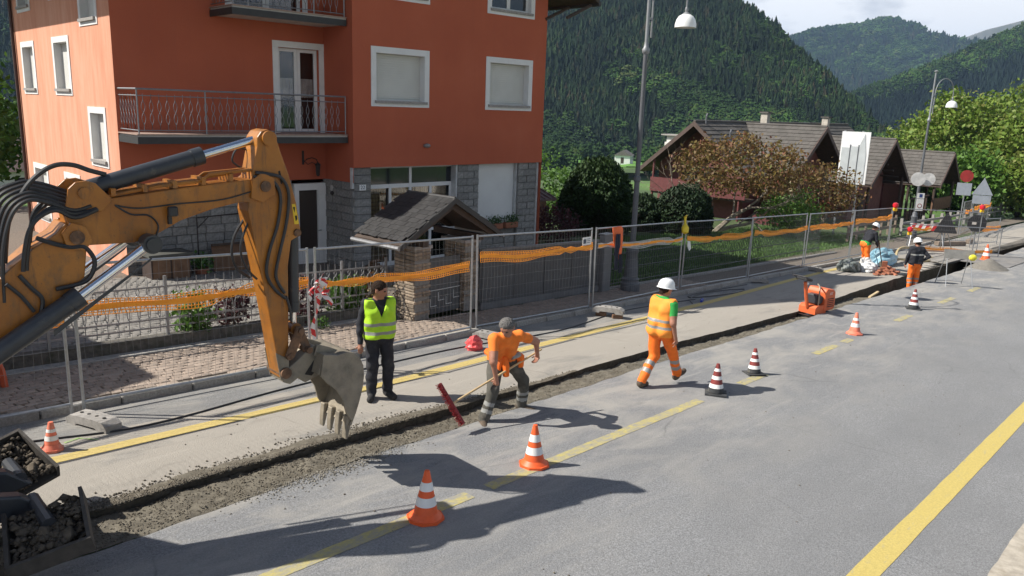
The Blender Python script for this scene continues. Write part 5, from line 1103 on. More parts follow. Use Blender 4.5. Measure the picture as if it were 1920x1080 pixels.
MB().b2((-1.3, -1, 0), (1.3, 1, 1.5)).build('wall', M_WOODB, sh); rfm = MB().prism([(-1.3, 1.45), (1.2, 2.3), (1.2, 2.38), (-1.3, 1.53)], -1.6, 1.6, lambda p, q, d: (d, p, q)).build('roof', mat('brown_sheet', (.11, .065, .055), .6), sh)
for k in range(11): MB().prism([(-1.3, 1.532), (1.2, 2.382), (1.2, 2.42), (-1.3, 1.57)], -1.5 + .3 * k, -1.45 + .3 * k, lambda p, q, d: (d, p, q)).build('rib', mat('brown_sheet', (.11, .065, .055), .6), rfm)
# meadow patch where the little house stands
xa = []; 
for a_ in np.linspace(32.6, 37.8, 14):
    for r_ in np.linspace(225, 330, 8): xx, yy = polar(a_, r_); xa.append((xx, yy, -12.6 - .045 * (r_ - 265) + .3 * math.sin(a_ * 3)))
link('meadow', mesh_np('meadow', np.array(xa), grid_faces(14, 8), mat('bright_meadow', (.10, .24, .03), .95, .3, .05), smooth=True), kind='structure')
# ------------------------------------------------------------------ excavator (only boom, stick, bucket and outriggers reach into the picture)
def digger_paint():
    m, t, b = new_mat('digger_orange'); v = coord(t)
    c = ramp(t, noise(t, v, 2.2, 6, .6), [(.3, (.27, .092, .012)), (.55, (.37, .138, .018)), (.75, (.45, .18, .028))])
    d = ramp(t, noise(t, mapv(t, v, (1, 1, .6)), 5, 8, .72), [(.52, (0, 0, 0)), (.7, (.85, .85, .85))]); c = mixc(t, d, c, (.15, .085, .035))
    e = ramp(t, noise(t, v, 26, 5, .8), [(.62, (0, 0, 0)), (.70, (1, 1, 1))]); c = mixc(t, e, c, (.08, .042, .025))
    s2 = ramp(t, noise(t, mapv(t, v, (5, 5, .7)), 2.4, 7, .75), [(.54, (0, 0, 0)), (.66, (.75, .75, .75))]); c = mixc(t, s2, c, (.10, .055, .028))
    t.links.new(c, b.inputs['Base Color']); b.inputs['Roughness'].default_value = .42; bump(t, b, noise(t, v, 14, 5), .12, .02); return m
M_DIG = digger_paint()
M_CYL = mat('cylinder_grey', (.038, .041, .047), .4, .15, 9, dirt=(.15, .13, .1), dscale=5, dpos=(.6, .8)); M_CHR = mat('chrome_rod', (.75, .76, .78), .12, .05, 5, metal=1.0)
M_STEEL = mat('worn_bucket_steel', (.235, .205, .16), .6, .35, 7, .35, 30, metal=.35, dirt=(.32, .275, .205), dscale=4, dpos=(.4, .65))
M_RUSTY = mat('rusty_linkage', (.16, .085, .045), .8, .5, 14, .5, 50, dirt=(.06, .045, .035), dscale=9)
M_HOSE = mat('black_hose', (.025, .025, .027), .45, .2, 15); M_RUB = mat('tyre_rubber', (.03, .03, .03), .85, .2, 10, .4, 40)
M_MUD = mat('caked_mud', (.09, .072, .052), .95, .5, 9, .9, 25)
ex = empty('excavator', (0, 7.65, 0), 'dirty orange wheeled excavator reaching its arm and bucket over the trench', 'excavator', R(-4))
def plate(name, poly, w0, w1, m, parent=ex, bev=.012):
    o = MB().prism(poly, w0, w1).build(name, m, parent)
    if bev:
        md = o.modifiers.new('edge', 'BEVEL'); md.width = bev; md.segments = 2; md.limit_method = 'ANGLE'
    return o
def pin(name, s_, z, r_, w0, w1, m, parent=ex): return MB().tube((s_, w0, z), (s_, w1, z), r_, n=18).build(name, m, parent, True)
lower = plate('lower_boom', [(2.33, 2.74), (2.40, 2.82), (2.5, 2.8), (2.57, 2.69), (2.52, 2.34), (2.29, 2.16), (2.05, 1.98), (1.3, 1.45), (.9, 1.3), (.7, 1.5), (1.25, 1.95), (1.88, 2.4), (2.14, 2.62)], -.17, .17, M_DIG)
boom = plate('boom', [(2.44, 2.80), (2.42, 2.98), (2.9, 3.02), (3.36, 3.07), (3.71, 3.10), (4.04, 3.13), (4.2, 3.14), (4.27, 3.0), (4.15, 2.9), (3.97, 2.91), (3.70, 2.86), (3.39, 2.77), (3.19, 2.67), (2.97, 2.60), (2.58, 2.61), (2.47, 2.68)], -.13, .13, M_DIG)
for s_ in (-1, 1):
    plate('cylinder_lug', [(2.42, 2.95), (2.45, 3.11), (2.51, 3.165), (2.60, 3.175), (2.67, 3.15), (2.80, 3.0), (2.7, 2.9)], s_ * .152 - .015, s_ * .152 + .015, M_DIG, boom, .006)
    plate('boom_cheek', [(2.36, 2.74), (2.44, 2.83), (2.55, 2.79), (2.60, 2.66), (2.53, 2.58), (2.40, 2.60)], s_ * .19 - .018, s_ * .19 + .018, M_DIG, lower, .006)
    plate('stick_cheek', [(4.1, 3.13), (4.2, 3.2), (4.33, 3.14), (4.34, 2.98), (4.2, 2.9), (4.08, 2.95)], s_ * .15 - .018, s_ * .15 + .018, M_DIG, boom, .006)
pin('boom_pin', 2.475, 2.70, .06, -.225, .225, M_RUSTY); pin('cylinder_pin', 2.57, 3.07, .05, -.185, .185, M_DIG); pin('elbow_pin', 4.23, 3.06, .055, -.185, .185, M_RUSTY)
stick = plate('stick', [(4.18, 3.45), (4.185, 3.54), (4.23, 3.60), (4.30, 3.62), (4.38, 3.56), (4.44, 3.37), (4.51, 3.18), (4.59, 2.87), (4.63, 2.59), (4.61, 2.52), (4.52, 2.48), (4.475, 2.21), (4.47, 1.87), (4.45, 1.15), (4.42, 1.03), (4.35, 1.0), (4.22, 1.9), (4.06, 2.82), (4.1, 3.11)], -.125, .125, M_DIG)
pin('stick_top_pin', 4.30, 3.53, .075, -.16, .16, M_DIG, stick); pin('stick_foot_pin', 4.40, 1.06, .06, -.17, .17, M_RUSTY, stick); pin('lug_pin', 4.585, 2.56, .04, -.15, .15, M_RUSTY, stick)
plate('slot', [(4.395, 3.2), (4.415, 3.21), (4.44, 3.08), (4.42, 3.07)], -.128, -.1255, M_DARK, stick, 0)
for w in (-.126, .126): plate('bottom_doubler', [(4.45, 1.2), (4.45, 1.02), (4.35, .98), (4.30, 1.3)], w - .008, w + .008, M_STEEL, stick, .004)
# arm cylinder on top, boom cylinders below, bucket cylinder in front of the stick
def cyl(name, a, b, c, w, r0, r1, parent=ex):
    A, B_, C_ = ((q[0], w, q[1]) for q in (a, b, c)); o = MB().tube(A, B_, r0, n=20).build(name, M_CYL, parent, True); d = (Vector(B_) - Vector(A)).normalized()
    MB().tube(Vector(B_) - d * .09, Vector(B_) + d * .015, r0 * 1.1, n=20).build('gland', M_CYL, o, True); MB().tube(B_, C_, r1, n=16).build('rod', M_CHR, o, True); MB().tube(Vector(C_) + Vector((0, -.07, 0)), Vector(C_) + Vector((0, .07, 0)), r1 * 1.9, n=16).build('rod_eye', M_DIG if w == 0 else M_CYL, o, True); return o
cyl('arm_cylinder', (2.58, 3.07), (3.66, 3.36), (4.28, 3.53), 0, .078, .04)
for w in (-.25, .25): cyl('boom_cylinder', (1.1, 1.38), (2.44, 2.19), (3.06, 2.60), w, .085, .045)
pin('boom_cylinder_pin', 3.06, 2.60, .06, -.34, .34, M_CYL)
for w in (-.34, .34): plate('cylinder_guard', [(2.2, 1.95), (2.98, 2.45), (3.05, 2.5), (3.02, 2.46), (2.2, 1.9)], w - .006, w + .006, M_CYL, ex, 0)
cyl('bucket_cylinder', (4.60, 2.5), (4.585, 1.70), (4.58, 1.5), 0, .062, .034)
# bucket linkage
for w in (-.155, .155):
    plate('rocker_link', [(4.54, 1.55), (4.60, 1.56), (4.63, 1.5), (4.50, 1.22), (4.42, 1.20), (4.40, 1.27)], w - .015, w + .015, M_RUSTY)
    plate('push_link', [(4.55, 1.52), (4.62, 1.54), (4.72, 1.3), (4.70, 1.22), (4.63, 1.24)], w * .7 - .015, w * .7 + .015, M_RUSTY)
for s_, z in ((4.58, 1.5), (4.44, 1.24), (4.67, 1.27)): pin('link_pin', s_, z, .035, -.19, .19, M_RUSTY)
cpl = plate('quick_coupler', [(4.36, 1.06), (4.37, .96), (4.45, .92), (4.55, .975), (4.63, .9), (4.81, .96), (4.97, 1.15), (4.81, 1.27), (4.73, 1.31), (4.52, 1.16)], -.15, .15, M_STEEL)
plate('coupler_shadow_slot', [(4.62, 1.0), (4.70, .97), (4.86, 1.1), (4.76, 1.17)], -.156, -.1505, M_DARK, cpl, 0)  # flat dark plate standing for the shadow inside the coupler opening
# bucket
prof = [(4.76, 1.235), (4.83, 1.225), (4.93, 1.20), (5.04, 1.215), (5.14, 1.185), (5.215, 1.12), (5.26, 1.02), (5.27, .90), (5.25, .76), (5.21, .62), (5.16, .48), (5.11, .37)]
bk = MB(); W = .31
def offs(pr, d):
    out = []
    for i, (a, b) in enumerate(pr):
        t = Vector((pr[min(i + 1, len(pr) - 1)][0] - pr[max(i - 1, 0)][0], pr[min(i + 1, len(pr) - 1)][1] - pr[max(i - 1, 0)][1])).normalized(); out.append((a + t.y * d, b - t.x * d))
    return out
inn = offs(prof, .022); n_ = len(prof); vs = [(a, w, b) for w in (-W, W) for a, b in prof] + [(a, w, b) for w in (-W, W) for a, b in inn]; fs = []
for i in range(n_ - 1): fs += [(i, i + 1, n_ + i + 1, n_ + i), (2 * n_ + i, 3 * n_ + i, 3 * n_ + i + 1, 2 * n_ + i + 1)]
fs += [(n_ - 1, 3 * n_ - 1, 4 * n_ - 1, 2 * n_ - 1), (0, n_, 3 * n_, 2 * n_)]
bucket = bk.add(vs, fs).build('bucket', M_STEEL, ex, True)
side = [(4.72, 1.0), (4.76, 1.235)] + prof[1:] + [(5.03, .5), (4.99, .66), (4.91, .80), (4.80, .90)]
for w in (-W, W): plate('side_plate', side, w - .014, w + .014, M_STEEL, bucket, .006)
plate('front_web', [(4.70, 1.02), (4.76, 1.22), (4.80, 1.22), (4.75, 1.0)], -W + .015, W - .015, M_STEEL, bucket, 0)
for s_ in (-1, 1): plate('mount_ear', [(4.72, 1.2), (4.76, 1.32), (4.9, 1.27), (5.02, 1.21), (4.9, 1.15)], s_ * .17 - .015, s_ * .17 + .015, M_STEEL, bucket, .005)
lip = MB().prism([(5.13, .44), (5.145, .43), (5.10, .33), (5.075, .34)], -W, W).build('cutting_edge', M_STEEL, bucket)
for k in range(4):
    w = -W + .06 + k * (2 * W - .12) / 3
    plate('tooth', [(5.14, .44), (5.06, .45), (5.04, .30), (5.035, .17), (5.06, .165), (5.10, .30)], w - .042, w + .042, M_STEEL, bucket, .012)
# hydraulic lines and hoses
for k, w in enumerate((-.1, -.04, .04, .1)):
    MB().path([(2.58, w, 2.99), (2.89, w, 3.045), (3.26, w, 3.10), (3.61, w, 3.13), (3.70, w, 3.19 - .03 * (k % 2)), (4.12, w, 3.22)], .016, 7).build('steel_line', M_DIG, boom, True)
for k in range(5): MB().b2((2.8 + k * .27, -.13, 3.03 + k * .022), (2.84 + k * .27, .13, 3.095 + k * .024)).build('pipe_clamp', M_DIG, boom)
def spl(pts, n=6):
    out = []; P_ = [Vector(p) for p in pts]
    for i in range(len(P_) - 1):
        p0, p1, p2, p3 = P_[max(i - 1, 0)], P_[i], P_[i + 1], P_[min(i + 2, len(P_) - 1)]
        for j in range(n):
            t = j / n; out.append(.5 * ((2 * p1) + (-p0 + p2) * t + (2 * p0 - 5 * p1 + 4 * p2 - p3) * t * t + (-p0 + 3 * p1 - 3 * p2 + p3) * t ** 3))
    return out + [P_[-1]]
def hose(pts, r_=.017, m=None, parent=ex, name='hydraulic_hose'): return MB().path(spl(pts), r_, 7).build(name, m or M_HOSE, parent, True)
def sw(lst, w, dw=0): return [(s_, w + dw * i / max(1, len(lst) - 1), z) for i, (s_, z) in enumerate(lst)]
hose(sw([(1.96, 2.5), (2.02, 2.85), (2.14, 3.08), (2.26, 3.22), (2.40, 3.30), (2.54, 3.30), (2.67, 3.25), (2.80, 3.21)], -.02), .021)
for k, w in enumerate((-.16, -.11, -.06, 0, .06, .12)):
    j = .035 * k; hose(sw([(1.9 - j, 2.2 + j), (1.93 - j * .6, 2.62), (2.02 - j * .5, 2.92 + j * .6), (2.15, 3.03 + j * .7), (2.3, 3.0 + j * .8), (2.48, 2.93 + j * .8), (2.62, 2.96 + .03 * (k % 2))], w), .018)
for k, w in enumerate((-.2, -.17, -.05, .05)):
    j = .03 * k; hose(sw([(2.05 + j, 2.45), (2.08 + j, 2.64), (2.13 + j, 2.8 + j), (2.22 + j, 2.9 + j), (2.34, 2.94 + j * .6), (2.48, 2.87 + j), (2.66, 2.93)], w), .018)
hose(sw([(2.17, 2.72), (2.3, 2.66), (2.42, 2.62), (2.53, 2.61), (2.60, 2.49), (2.57, 2.37), (2.49, 2.30), (2.28, 2.27)], -.2), .02)
hose(sw([(2.02, 2.42), (2.1, 2.3), (2.17, 2.2), (2.15, 2.08)], -.2), .018); hose(sw([(1.92, 2.36), (2.02, 2.24), (2.1, 2.1)], -.2), .016)
hose(sw([(4.12, 3.16), (4.22, 3.14), (4.34, 3.09), (4.40, 2.94), (4.36, 2.67), (4.26, 2.4), (4.22, 2.18), (4.29, 2.01), (4.42, 1.88)], -.15), .017)
hose(sw([(4.14, 3.2), (4.28, 3.18), (4.42, 3.13), (4.49, 2.96), (4.45, 2.66), (4.36, 2.34), (4.32, 2.12), (4.41, 1.94)], -.155), .017)
hose(sw([(4.10, 2.72), (3.99, 2.56), (3.95, 2.38), (4.0, 2.21), (4.13, 2.1)], .05), .014); hose(sw([(4.12, 2.74), (4.03, 2.56), (4.0, 2.40), (4.06, 2.22), (4.16, 2.1)], -.05), .012)
hose(sw([(4.43, 1.9), (4.47, 1.75), (4.48, 1.62)], -.15), .014); hose(sw([(4.2, 3.04), (3.81, 2.95), (3.35, 2.93), (3.02, 2.91), (2.82, 2.95)], -.138), .007, name='lamp_cable')
hose(sw([(2.82, 2.95), (2.95, 2.86), (3.1, 2.84), (3.18, 2.74), (3.14, 2.62)], -.14), .008, name='lamp_cable'); hose(sw([(4.12, 3.22), (4.02, 3.3), (4.08, 3.42), (4.2, 3.4)], .1), .01)
lamp = MB().box((3.30, -.19, 2.87), (.085, .06, .09), None, .012).build('work_lamp', M_HOSE, boom); MB().box((3.28, -.155, 2.79), (.03, .04, .08)).build('lamp_bracket', M_HOSE, lamp)
dec = plate('warning_decal', [(4.535, 2.86), (4.575, 2.86), (4.612, 2.65), (4.56, 2.65)], -.1278, -.1255, mat('decal_yellow', (.75, .5, .02), .5, .05), stick, 0)
plate('decal_symbol', [(4.545, 2.83), (4.57, 2.83), (4.565, 2.77)], -.1292, -.128, M_DARK, stick, 0); plate('decal_symbol', [(4.565, 2.74), (4.59, 2.74), (4.592, 2.70), (4.575, 2.68)], -.1292, -.128, M_DARK, stick, 0)
# carrier and upper body beyond the left edge of the picture
ub = plate('upper_body', [(-2.6, .95), (-2.7, 1.5), (-2.4, 1.95), (-.6, 2.0), (-.3, 1.6), (.75, 1.45), (.8, 1.0)], -1.15, -.3, M_DIG, ex, .06); plate('engine_hood', [(-2.6, .95), (-2.65, 1.5), (-2.4, 1.9), (-.7, 1.9), (-.7, .95)], -.3, 1.15, M_DIG, ex, .06)
cabn = plate('cab', [(-.65, 1.0), (-.7, 2.6), (-.5, 2.85), (.55, 2.85), (.95, 1.9), (.9, 1.0)], .32, 1.15, mat('cab_grey', (.1, .1, .1), .5), ex, .05); plate('cab_window', [(-.5, 1.8), (-.5, 2.65), (.45, 2.65), (.8, 1.9), (.8, 1.8)], .305, .319, M_GLASS, cabn, 0)
plate('swing_bracket', [(.5, .95), (.6, 1.6), (.95, 1.55), (1.1, 1.25), (.95, 1.0)], -.2, .2, M_DIG)
plate('chassis', [(-2.2, .42), (-2.2, .85), (1.3, .85), (1.45, .6), (1.2, .42)], -.45, .45, M_CYL, ex, .03); MB().lathe([(.5, .85), (.5, .96)], (-.8, 0, 0), 24).build('turntable', M_CYL, ex)
for s_ in (-1.75, .55):
    for w in (-.95, .95):
        wh = MB().lathe([(.25, -.2), (.42, -.2), (.47, -.14), (.48, 0), (.47, .14), (.42, .2), (.25, .2)], (s_, w, .46 - .1), 28, axis='Y').build('wheel', M_RUB, ex, True); MB().lathe([(.05, -.1), (.24, -.16), (.25, 0), (.24, .16), (.05, .1)], (s_, w, .36), 20, axis='Y').build('rim', M_DIG, wh, True)
# outrigger arms and dirt-filled foot pans
for sgn, s0, w0, z0 in ((-1, 1.93, -.78, .34), (1, 1.95, .72, .33)):
    arm_ = plate('outrigger_arm', [(1.1, .45), (1.1, .75), (s0 - .1, z0 + .22), (s0 + .1, z0 + .05), (s0 - .1, z0)], sgn * .3 - .07, sgn * .3 + .07, M_CYL, ex, .02)
    MB().tube((s0, sgn * .25, z0 + .12), (s0, w0, z0 + .1), .06, n=10).build('outrigger_beam', M_CYL, arm_)
    rot = Euler((R(24 if sgn > 0 else 16), R(-12), R(sgn * 14))); M3 = rot.to_matrix(); pan = MB()
    def pbox(c, sz):
        pan.box(Vector((s0, w0, z0)) + M3 @ Vector(c), sz, M3)
    pbox((0, 0, 0), (.56, .62, .03)); pbox((.29, 0, .06), (.03, .62, .15)); pbox((0, sgn * .32, .06), (.61, .03, .15)); pbox((-.29, 0, .06), (.03, .62, .15))
    pn_ = pan.build('outrigger_pan', mat('dark_pan_steel', (.06, .052, .044), .8, .4, 8, .5, 30), arm_); gg = np.random.default_rng(30 + sgn); nm = 700
    lx, ly = gg.uniform(-.26, .26, nm), gg.uniform(-.28, .28, nm); lz = .02 + .07 * (1 + fbm(lx * 5, ly * 5, 77 + sgn, 3)) * gg.uniform(.3, 1, nm)
    PP = np.array([Vector((s0, w0, z0)) + M3 @ Vector((float(a_), float(b_), float(c_))) for a_, b_, c_ in zip(lx, ly, lz)]); mo = stones('mud_clods', PP, np.abs(gg.normal(0, .018, nm)) + .008, M_MUD, seed=80 + sgn); mo.parent = pn_
    for kk in range(3): crm = MB().box(Vector((s0, w0, z0)) + M3 @ Vector((-.15 + .14 * kk, .1 - .12 * kk, .06)), (.17, .13, .07), Euler((kk, .4 * kk, .9 * kk)), .03).build('clod', M_MUD, pn_)
# ------------------------------------------------------------------ traffic cones
M_CO = mat('cone_orange', (.80, .115, .025), .5, .12, 6, dirt=(.5, .12, .05), dscale=6, dpos=(.62, .8)); M_CW = mat('cone_white', (.78, .77, .74), .5, .05, 6, dirt=(.5, .46, .4), dscale=6, dpos=(.6, .85)); M_CR = mat('cone_darkred', (.21, .035, .03), .5, .2, 8); M_CB = mat('cone_rubber', (.04, .042, .045), .85, .3, 9, dirt=(.12, .11, .09), dscale=8)
M_CF = mat('cone_faded', (.75, .19, .11), .6, .15, 9, dirt=(.55, .3, .22), dscale=8, dpos=(.5, .75))
def cone(x, y, h, label, style, rz=0, tilt=0):
    c = empty('traffic_cone', (x, y, S * x), label, 'traffic cone', rz, 'traffic cones beside the trench'); c.rotation_euler[1] = math.atan(-S) + tilt; h *= .95; rb, rt = .135 * h / .53, .026
    a = {'new': M_CO, 'dark': M_CR, 'small': M_CF}[style]; bm_ = {'new': M_CO, 'dark': M_CB, 'small': M_CF}[style]; B_ = .178 * h / .53
    base = MB(); base.prism([(B_ * math.cos(t) * (1.12 if k % 2 == 0 else 1.12), B_ * math.sin(t) * 1.12) for k, t in enumerate(np.linspace(math.pi / 8, 2 * math.pi + math.pi / 8, 9)[:-1])] if style != 'dark' else [(-B_, -B_), (B_, -B_), (B_, B_), (-B_, B_)], 0, .03, lambda p, q, d: (p, q, d)); base.build('base', bm_, c)
    rad = lambda t: rb + (rt - rb) * t
    if style != 'dark': MB().lathe([(B_ * .98, .03), (rb * 1.08, .06), (rad(.08), .08)], n=24, cap=False).build('skirt', bm_, c, True)
    cuts = {'new': [0, .25, .44, .58, .76, 1], 'dark': [0, .16, .3, .46, .58, .74, .84, 1], 'small': [0, .3, .48, .62, .74, 1]}[style]; cols = {'new': [a, M_CW, a, M_CW, a], 'dark': [a if False else M_CW, M_CW, a, M_CW, a, M_CW, a], 'small': [a, M_CW, a, M_CW, a]}[style]
    if style == 'dark': cols = [M_CB, M_CW, a, M_CW, a, M_CW, a]
    for k in range(len(cuts) - 1):
        t0, t1 = cuts[k], cuts[k + 1]; e = .003 if cols[k] is M_CW else 0
        MB().lathe([(rad(t0) + e, .04 + (h - .04) * t0), (rad(t1) + e, .04 + (h - .04) * t1)] + ([(.012, h)] if k == len(cuts) - 2 else []), n=24, cap=k == len(cuts) - 2).build('white_band' if cols[k] is M_CW else 'cone_body', cols[k], c, True)
cone(4.97, 5.60, .55, 'clean orange and white cone nearest the camera', 'new', .3); cone(6.88, 5.78, .54, 'clean orange and white cone, second from the camera', 'new', .8)
cone(11.42, 5.78, .54, 'dark red and white cone on a black base, in the walking man\'s shadow', 'dark', .5); cone(13.1, 5.92, .50, 'dark red and white cone on a black base, standing on the worn yellow dash', 'dark', .9, .03)
cone(18.3, 5.98, .53, 'scuffed orange cone below the plate compactor', 'small', .2); cone(23.2, 6.12, .58, 'dark red and white striped cone below the worker in the trench', 'dark', .4)
cone(39.2, 7.75, .75, 'orange and white cone standing behind the little sand heap', 'new', .1); cone(2.78, 9.62, .36, 'small faded orange cone by the concrete foot at the kerb', 'small', .4)
# ------------------------------------------------------------------ small things along the works
def cable(name, label, pts, r_, m, cat='cable'):
    c = Vector(pts[0]); return tag(MB().path([p - c for p in spl(pts, 8)], r_, 6).build(name, m, None, True, c), label, cat)
G3 = lambda x, y, z=0: (x, y, S * x + z)
cable('power_cable', 'black cable lying along the lane beside the kerb', [G3(-1, 9.95, .012), G3(2.2, 10.05, .012), G3(3.9, 9.72, .012), G3(6.2, 10.0, .012), G3(9.5, 10.2, .012), G3(12.5, 10.0, .012), G3(15.5, 10.4, .012), G3(18.5, 10.2, .012)], .012, M_HOSE)
cable('power_cable', 'thin black cable looped on the shaded lane past the jacket', [G3(17.9, 9.95, .012), G3(18.4, 10.3, .012), G3(19.3, 10.5, .02), G3(20.5, 10.45, .012), G3(21.3, 10.2, .012), G3(20.6, 10.05, .012), G3(19.4, 10.15, .02), G3(18.6, 10.4, .012), G3(19.2, 10.6, .012), G3(22.2, 10.55, .012)], .014, M_HOSE)
pb = empty('cable_plug', G3(18.35, 9.93), 'blue power plug at the end of the looped cable', 'plug', .4); MB().tube((-.09, 0, .04), (.05, 0, .04), .035, n=10).build('body', mat('plug_blue', (.02, .05, .35), .4), pb); MB().tube((.05, 0, .04), (.12, 0, .04), .045, n=10).build('socket_ring', mat('plug_blue', (.02, .05, .35)), pb)
def crumple(name, label, cat, loc, r_, m, seed, squash=.7, sub=3, amp=.45, group=None):
    bm_ = bmesh.new(); bmesh.ops.create_icosphere(bm_, subdivisions=sub, radius=1); g_ = np.random.default_rng(seed); k = g_.normal(0, 3.2, (7, 3)); ph = g_.uniform(0, 6, 7)
    for v in bm_.verts:
        d = sum(abs(math.sin(v.co.dot(Vector(kk)) + p)) for kk, p in zip(k, ph)) / 7; f = 1 - amp + amp * 1.6 * d; v.co = Vector((v.co.x * r_[0] * f, v.co.y * r_[1] * f, max(v.co.z, -.6) * r_[2] * f * 1.0 + r_[2] * .5))
    me = bpy.data.meshes.new(name); bm_.to_mesh(me); bm_.free(); me.materials.append(m); return tag(link(name, me, None, loc), label, cat, group)
M_TAPE = None
def stripes(name, c1, c2, sc, rot=.6, c3=None):
    m, t, b = new_mat(name); w = N(t, 'ShaderNodeTexWave', wave_type='BANDS', bands_direction='DIAGONAL'); w.inputs['Scale'].default_value = sc; t.links.new(coord(t), w.inputs[0])
    t.links.new(ramp(t, w.outputs[1], [(.48, c1), (.52, c2)]), b.inputs['Base Color']); b.inputs['Roughness'].default_value = .45; return m
M_TAPE = stripes('red_white_tape', (.65, .03, .035), (.75, .7, .7), 3.2)
crumple('plastic_bundle', 'crumpled red plastic bundle beside a concrete fence foot', 'plastic', G3(10.02, 9.98), (.17, .15, .17), mat('red_plastic', (.72, .09, .09), .4, .3, 9), 4)
tp = empty('barrier_tape', (7.0, 10.53, .75), 'red and white barrier tape bunched on a fence post, its end hanging down', 'tape'); mb = MB(); g_ = random.Random(2)
for k in range(16):
    a = g_.uniform(0, 6.3); p0 = Vector((.06 * math.cos(a), -.05 + .05 * math.sin(a), .18 + g_.uniform(0, .2))); p1 = p0 + Vector((g_.uniform(-.14, .14), g_.uniform(-.1, .05), g_.uniform(-.16, .12))); p2 = p1 + Vector((g_.uniform(-.1, .1), 0, g_.uniform(-.12, .1))); u = Vector((.025, 0, .03))
    mb.add([p0 - u, p0 + u, p1 + u, p1 - u, p2 + u * .8, p2 - u * .8], [(0, 1, 2, 3), (3, 2, 4, 5)])
mb.build('bunch', M_TAPE, tp); mb = MB(); pv = None
for k in range(11):
    z = .2 - k * .095; x = -.02 + .035 * math.sin(k * .9) - .012 * k; c = (x - .03, -.06 + .02 * math.cos(k), z), (x + .03, -.06 - .01 * math.cos(k), z)
    if pv: mb.add([pv[0], pv[1], c[1], c[0]], [(0, 1, 2, 3)])
    pv = c
mb.build('hanging_end', M_TAPE, tp)
# jacket over the fence
jk = empty('work_jacket', (15.45, 10.74, 1.2), 'orange and navy work jacket hung over the top of the fence', 'jacket'); M_JO = mat('jacket_orange', (.78, .16, .05), .8, .15, 9); M_JN = mat('jacket_navy', (.018, .02, .035), .85, .3, 9)
def cloth(name, rows, m, th=.03):
    """rows: (z, x0, x1, y) -> puffy sheet"""
    mb = MB(); n_ = 7
    for s_ in (0, 1):
        for i, (z, x0, x1, y) in enumerate(rows):
            for k in range(n_): t = k / (n_ - 1); mb.v.append((x0 + (x1 - x0) * t, y - (th + .02 * math.sin(k * 2.2 + i * 1.3)) * (1 - (2 * t - 1) ** 2 * .8) * (1 if s_ else -.4), z))
    q = len(rows) * n_
    for i in range(len(rows) - 1):
        for k in range(n_ - 1): a = i * n_ + k; mb.f += [(a, a + 1, a + n_ + 1, a + n_), (q + a, q + a + n_, q + a + n_ + 1, q + a + 1)]; mb.m += [0, 0]
    for i in range(len(rows) - 1):
        for k in (0, n_ - 1): a = i * n_ + k; mb.f.append((a, a + n_, q + a + n_, q + a)); mb.m.append(0)
    return mb.build(name, m, jk, True)
cloth('back', [(.06, -.16, .18, 0), (0, -.2, .21, -.03), (-.25, -.16, .22, -.04), (-.5, -.05, .22, -.04), (-.72, .02, .2, -.04)], M_JO); cloth('lining', [(-.1, -.12, .05, -.08), (-.35, -.14, .06, -.09), (-.6, -.16, .02, -.08)], M_JN); cloth('sleeve', [(-.45, -.16, -.02, -.09), (-.7, -.14, -.01, -.1), (-.95, -.12, .0, -.09)], M_JN); cloth('sleeve', [(-.6, .05, .18, -.07), (-.85, .06, .2, -.08), (-1.05, .08, .2, -.07)], M_JN)
sgn_ = empty('fence_notice', (14.3, 10.735, 1.03), 'small white notice tied to the fence above the orange net', 'notice', R(-1)); MB().b2((-.15, -.006, -.09), (.15, 0, .09)).build('board', M_CW, sgn_); MB().b2((-.13, -.0105, -.05), (-.03, -.0065, .05)).build('emblem', mat('notice_dark', (.08, .09, .12), .6), sgn_)
for k in range(3): MB().b2((0, -.0105, .04 - .04 * k), (.12, -.0065, .052 - .04 * k)).build('text_line', mat('notice_dark', (.08, .09, .12)), sgn_)
ys = empty('yellow_scoop', (18.88, 10.9, .95), 'yellow plastic scoop stuck on top of a fence post', 'scoop', .3); MB().lathe([(.02, -.2), (.09, -.16), (.1, -.02), (.05, .06), (.03, .1), (.035, .24), (.05, .27), (.01, .28)], n=10).build('scoop', mat('scoop_yellow', (.75, .55, .03), .5), ys, True, None, (R(-8), R(18), 0)); MB().box((0, -.01, .3), (.12, .03, .03)).build('handle', mat('scoop_yellow', (.75, .55, .03)), ys)
pp = MB(); pp.add([(-.04, 0, .12), (.08, -.01, .1), (.1, -.04, -.1), (.03, -.03, -.16), (-.05, -.01, -.02)], [(0, 1, 2, 3, 4)]); pp.add([(-.04, .01, .12), (.08, .0, .1), (.1, -.03, -.1), (.03, -.02, -.16), (-.05, .0, -.02)], [(4, 3, 2, 1, 0)]); tag(pp.build('paper_rag', M_CW, None, False, (19.12, 10.9, .42)), 'white rag hanging from the fence below the yellow scoop', 'rag')
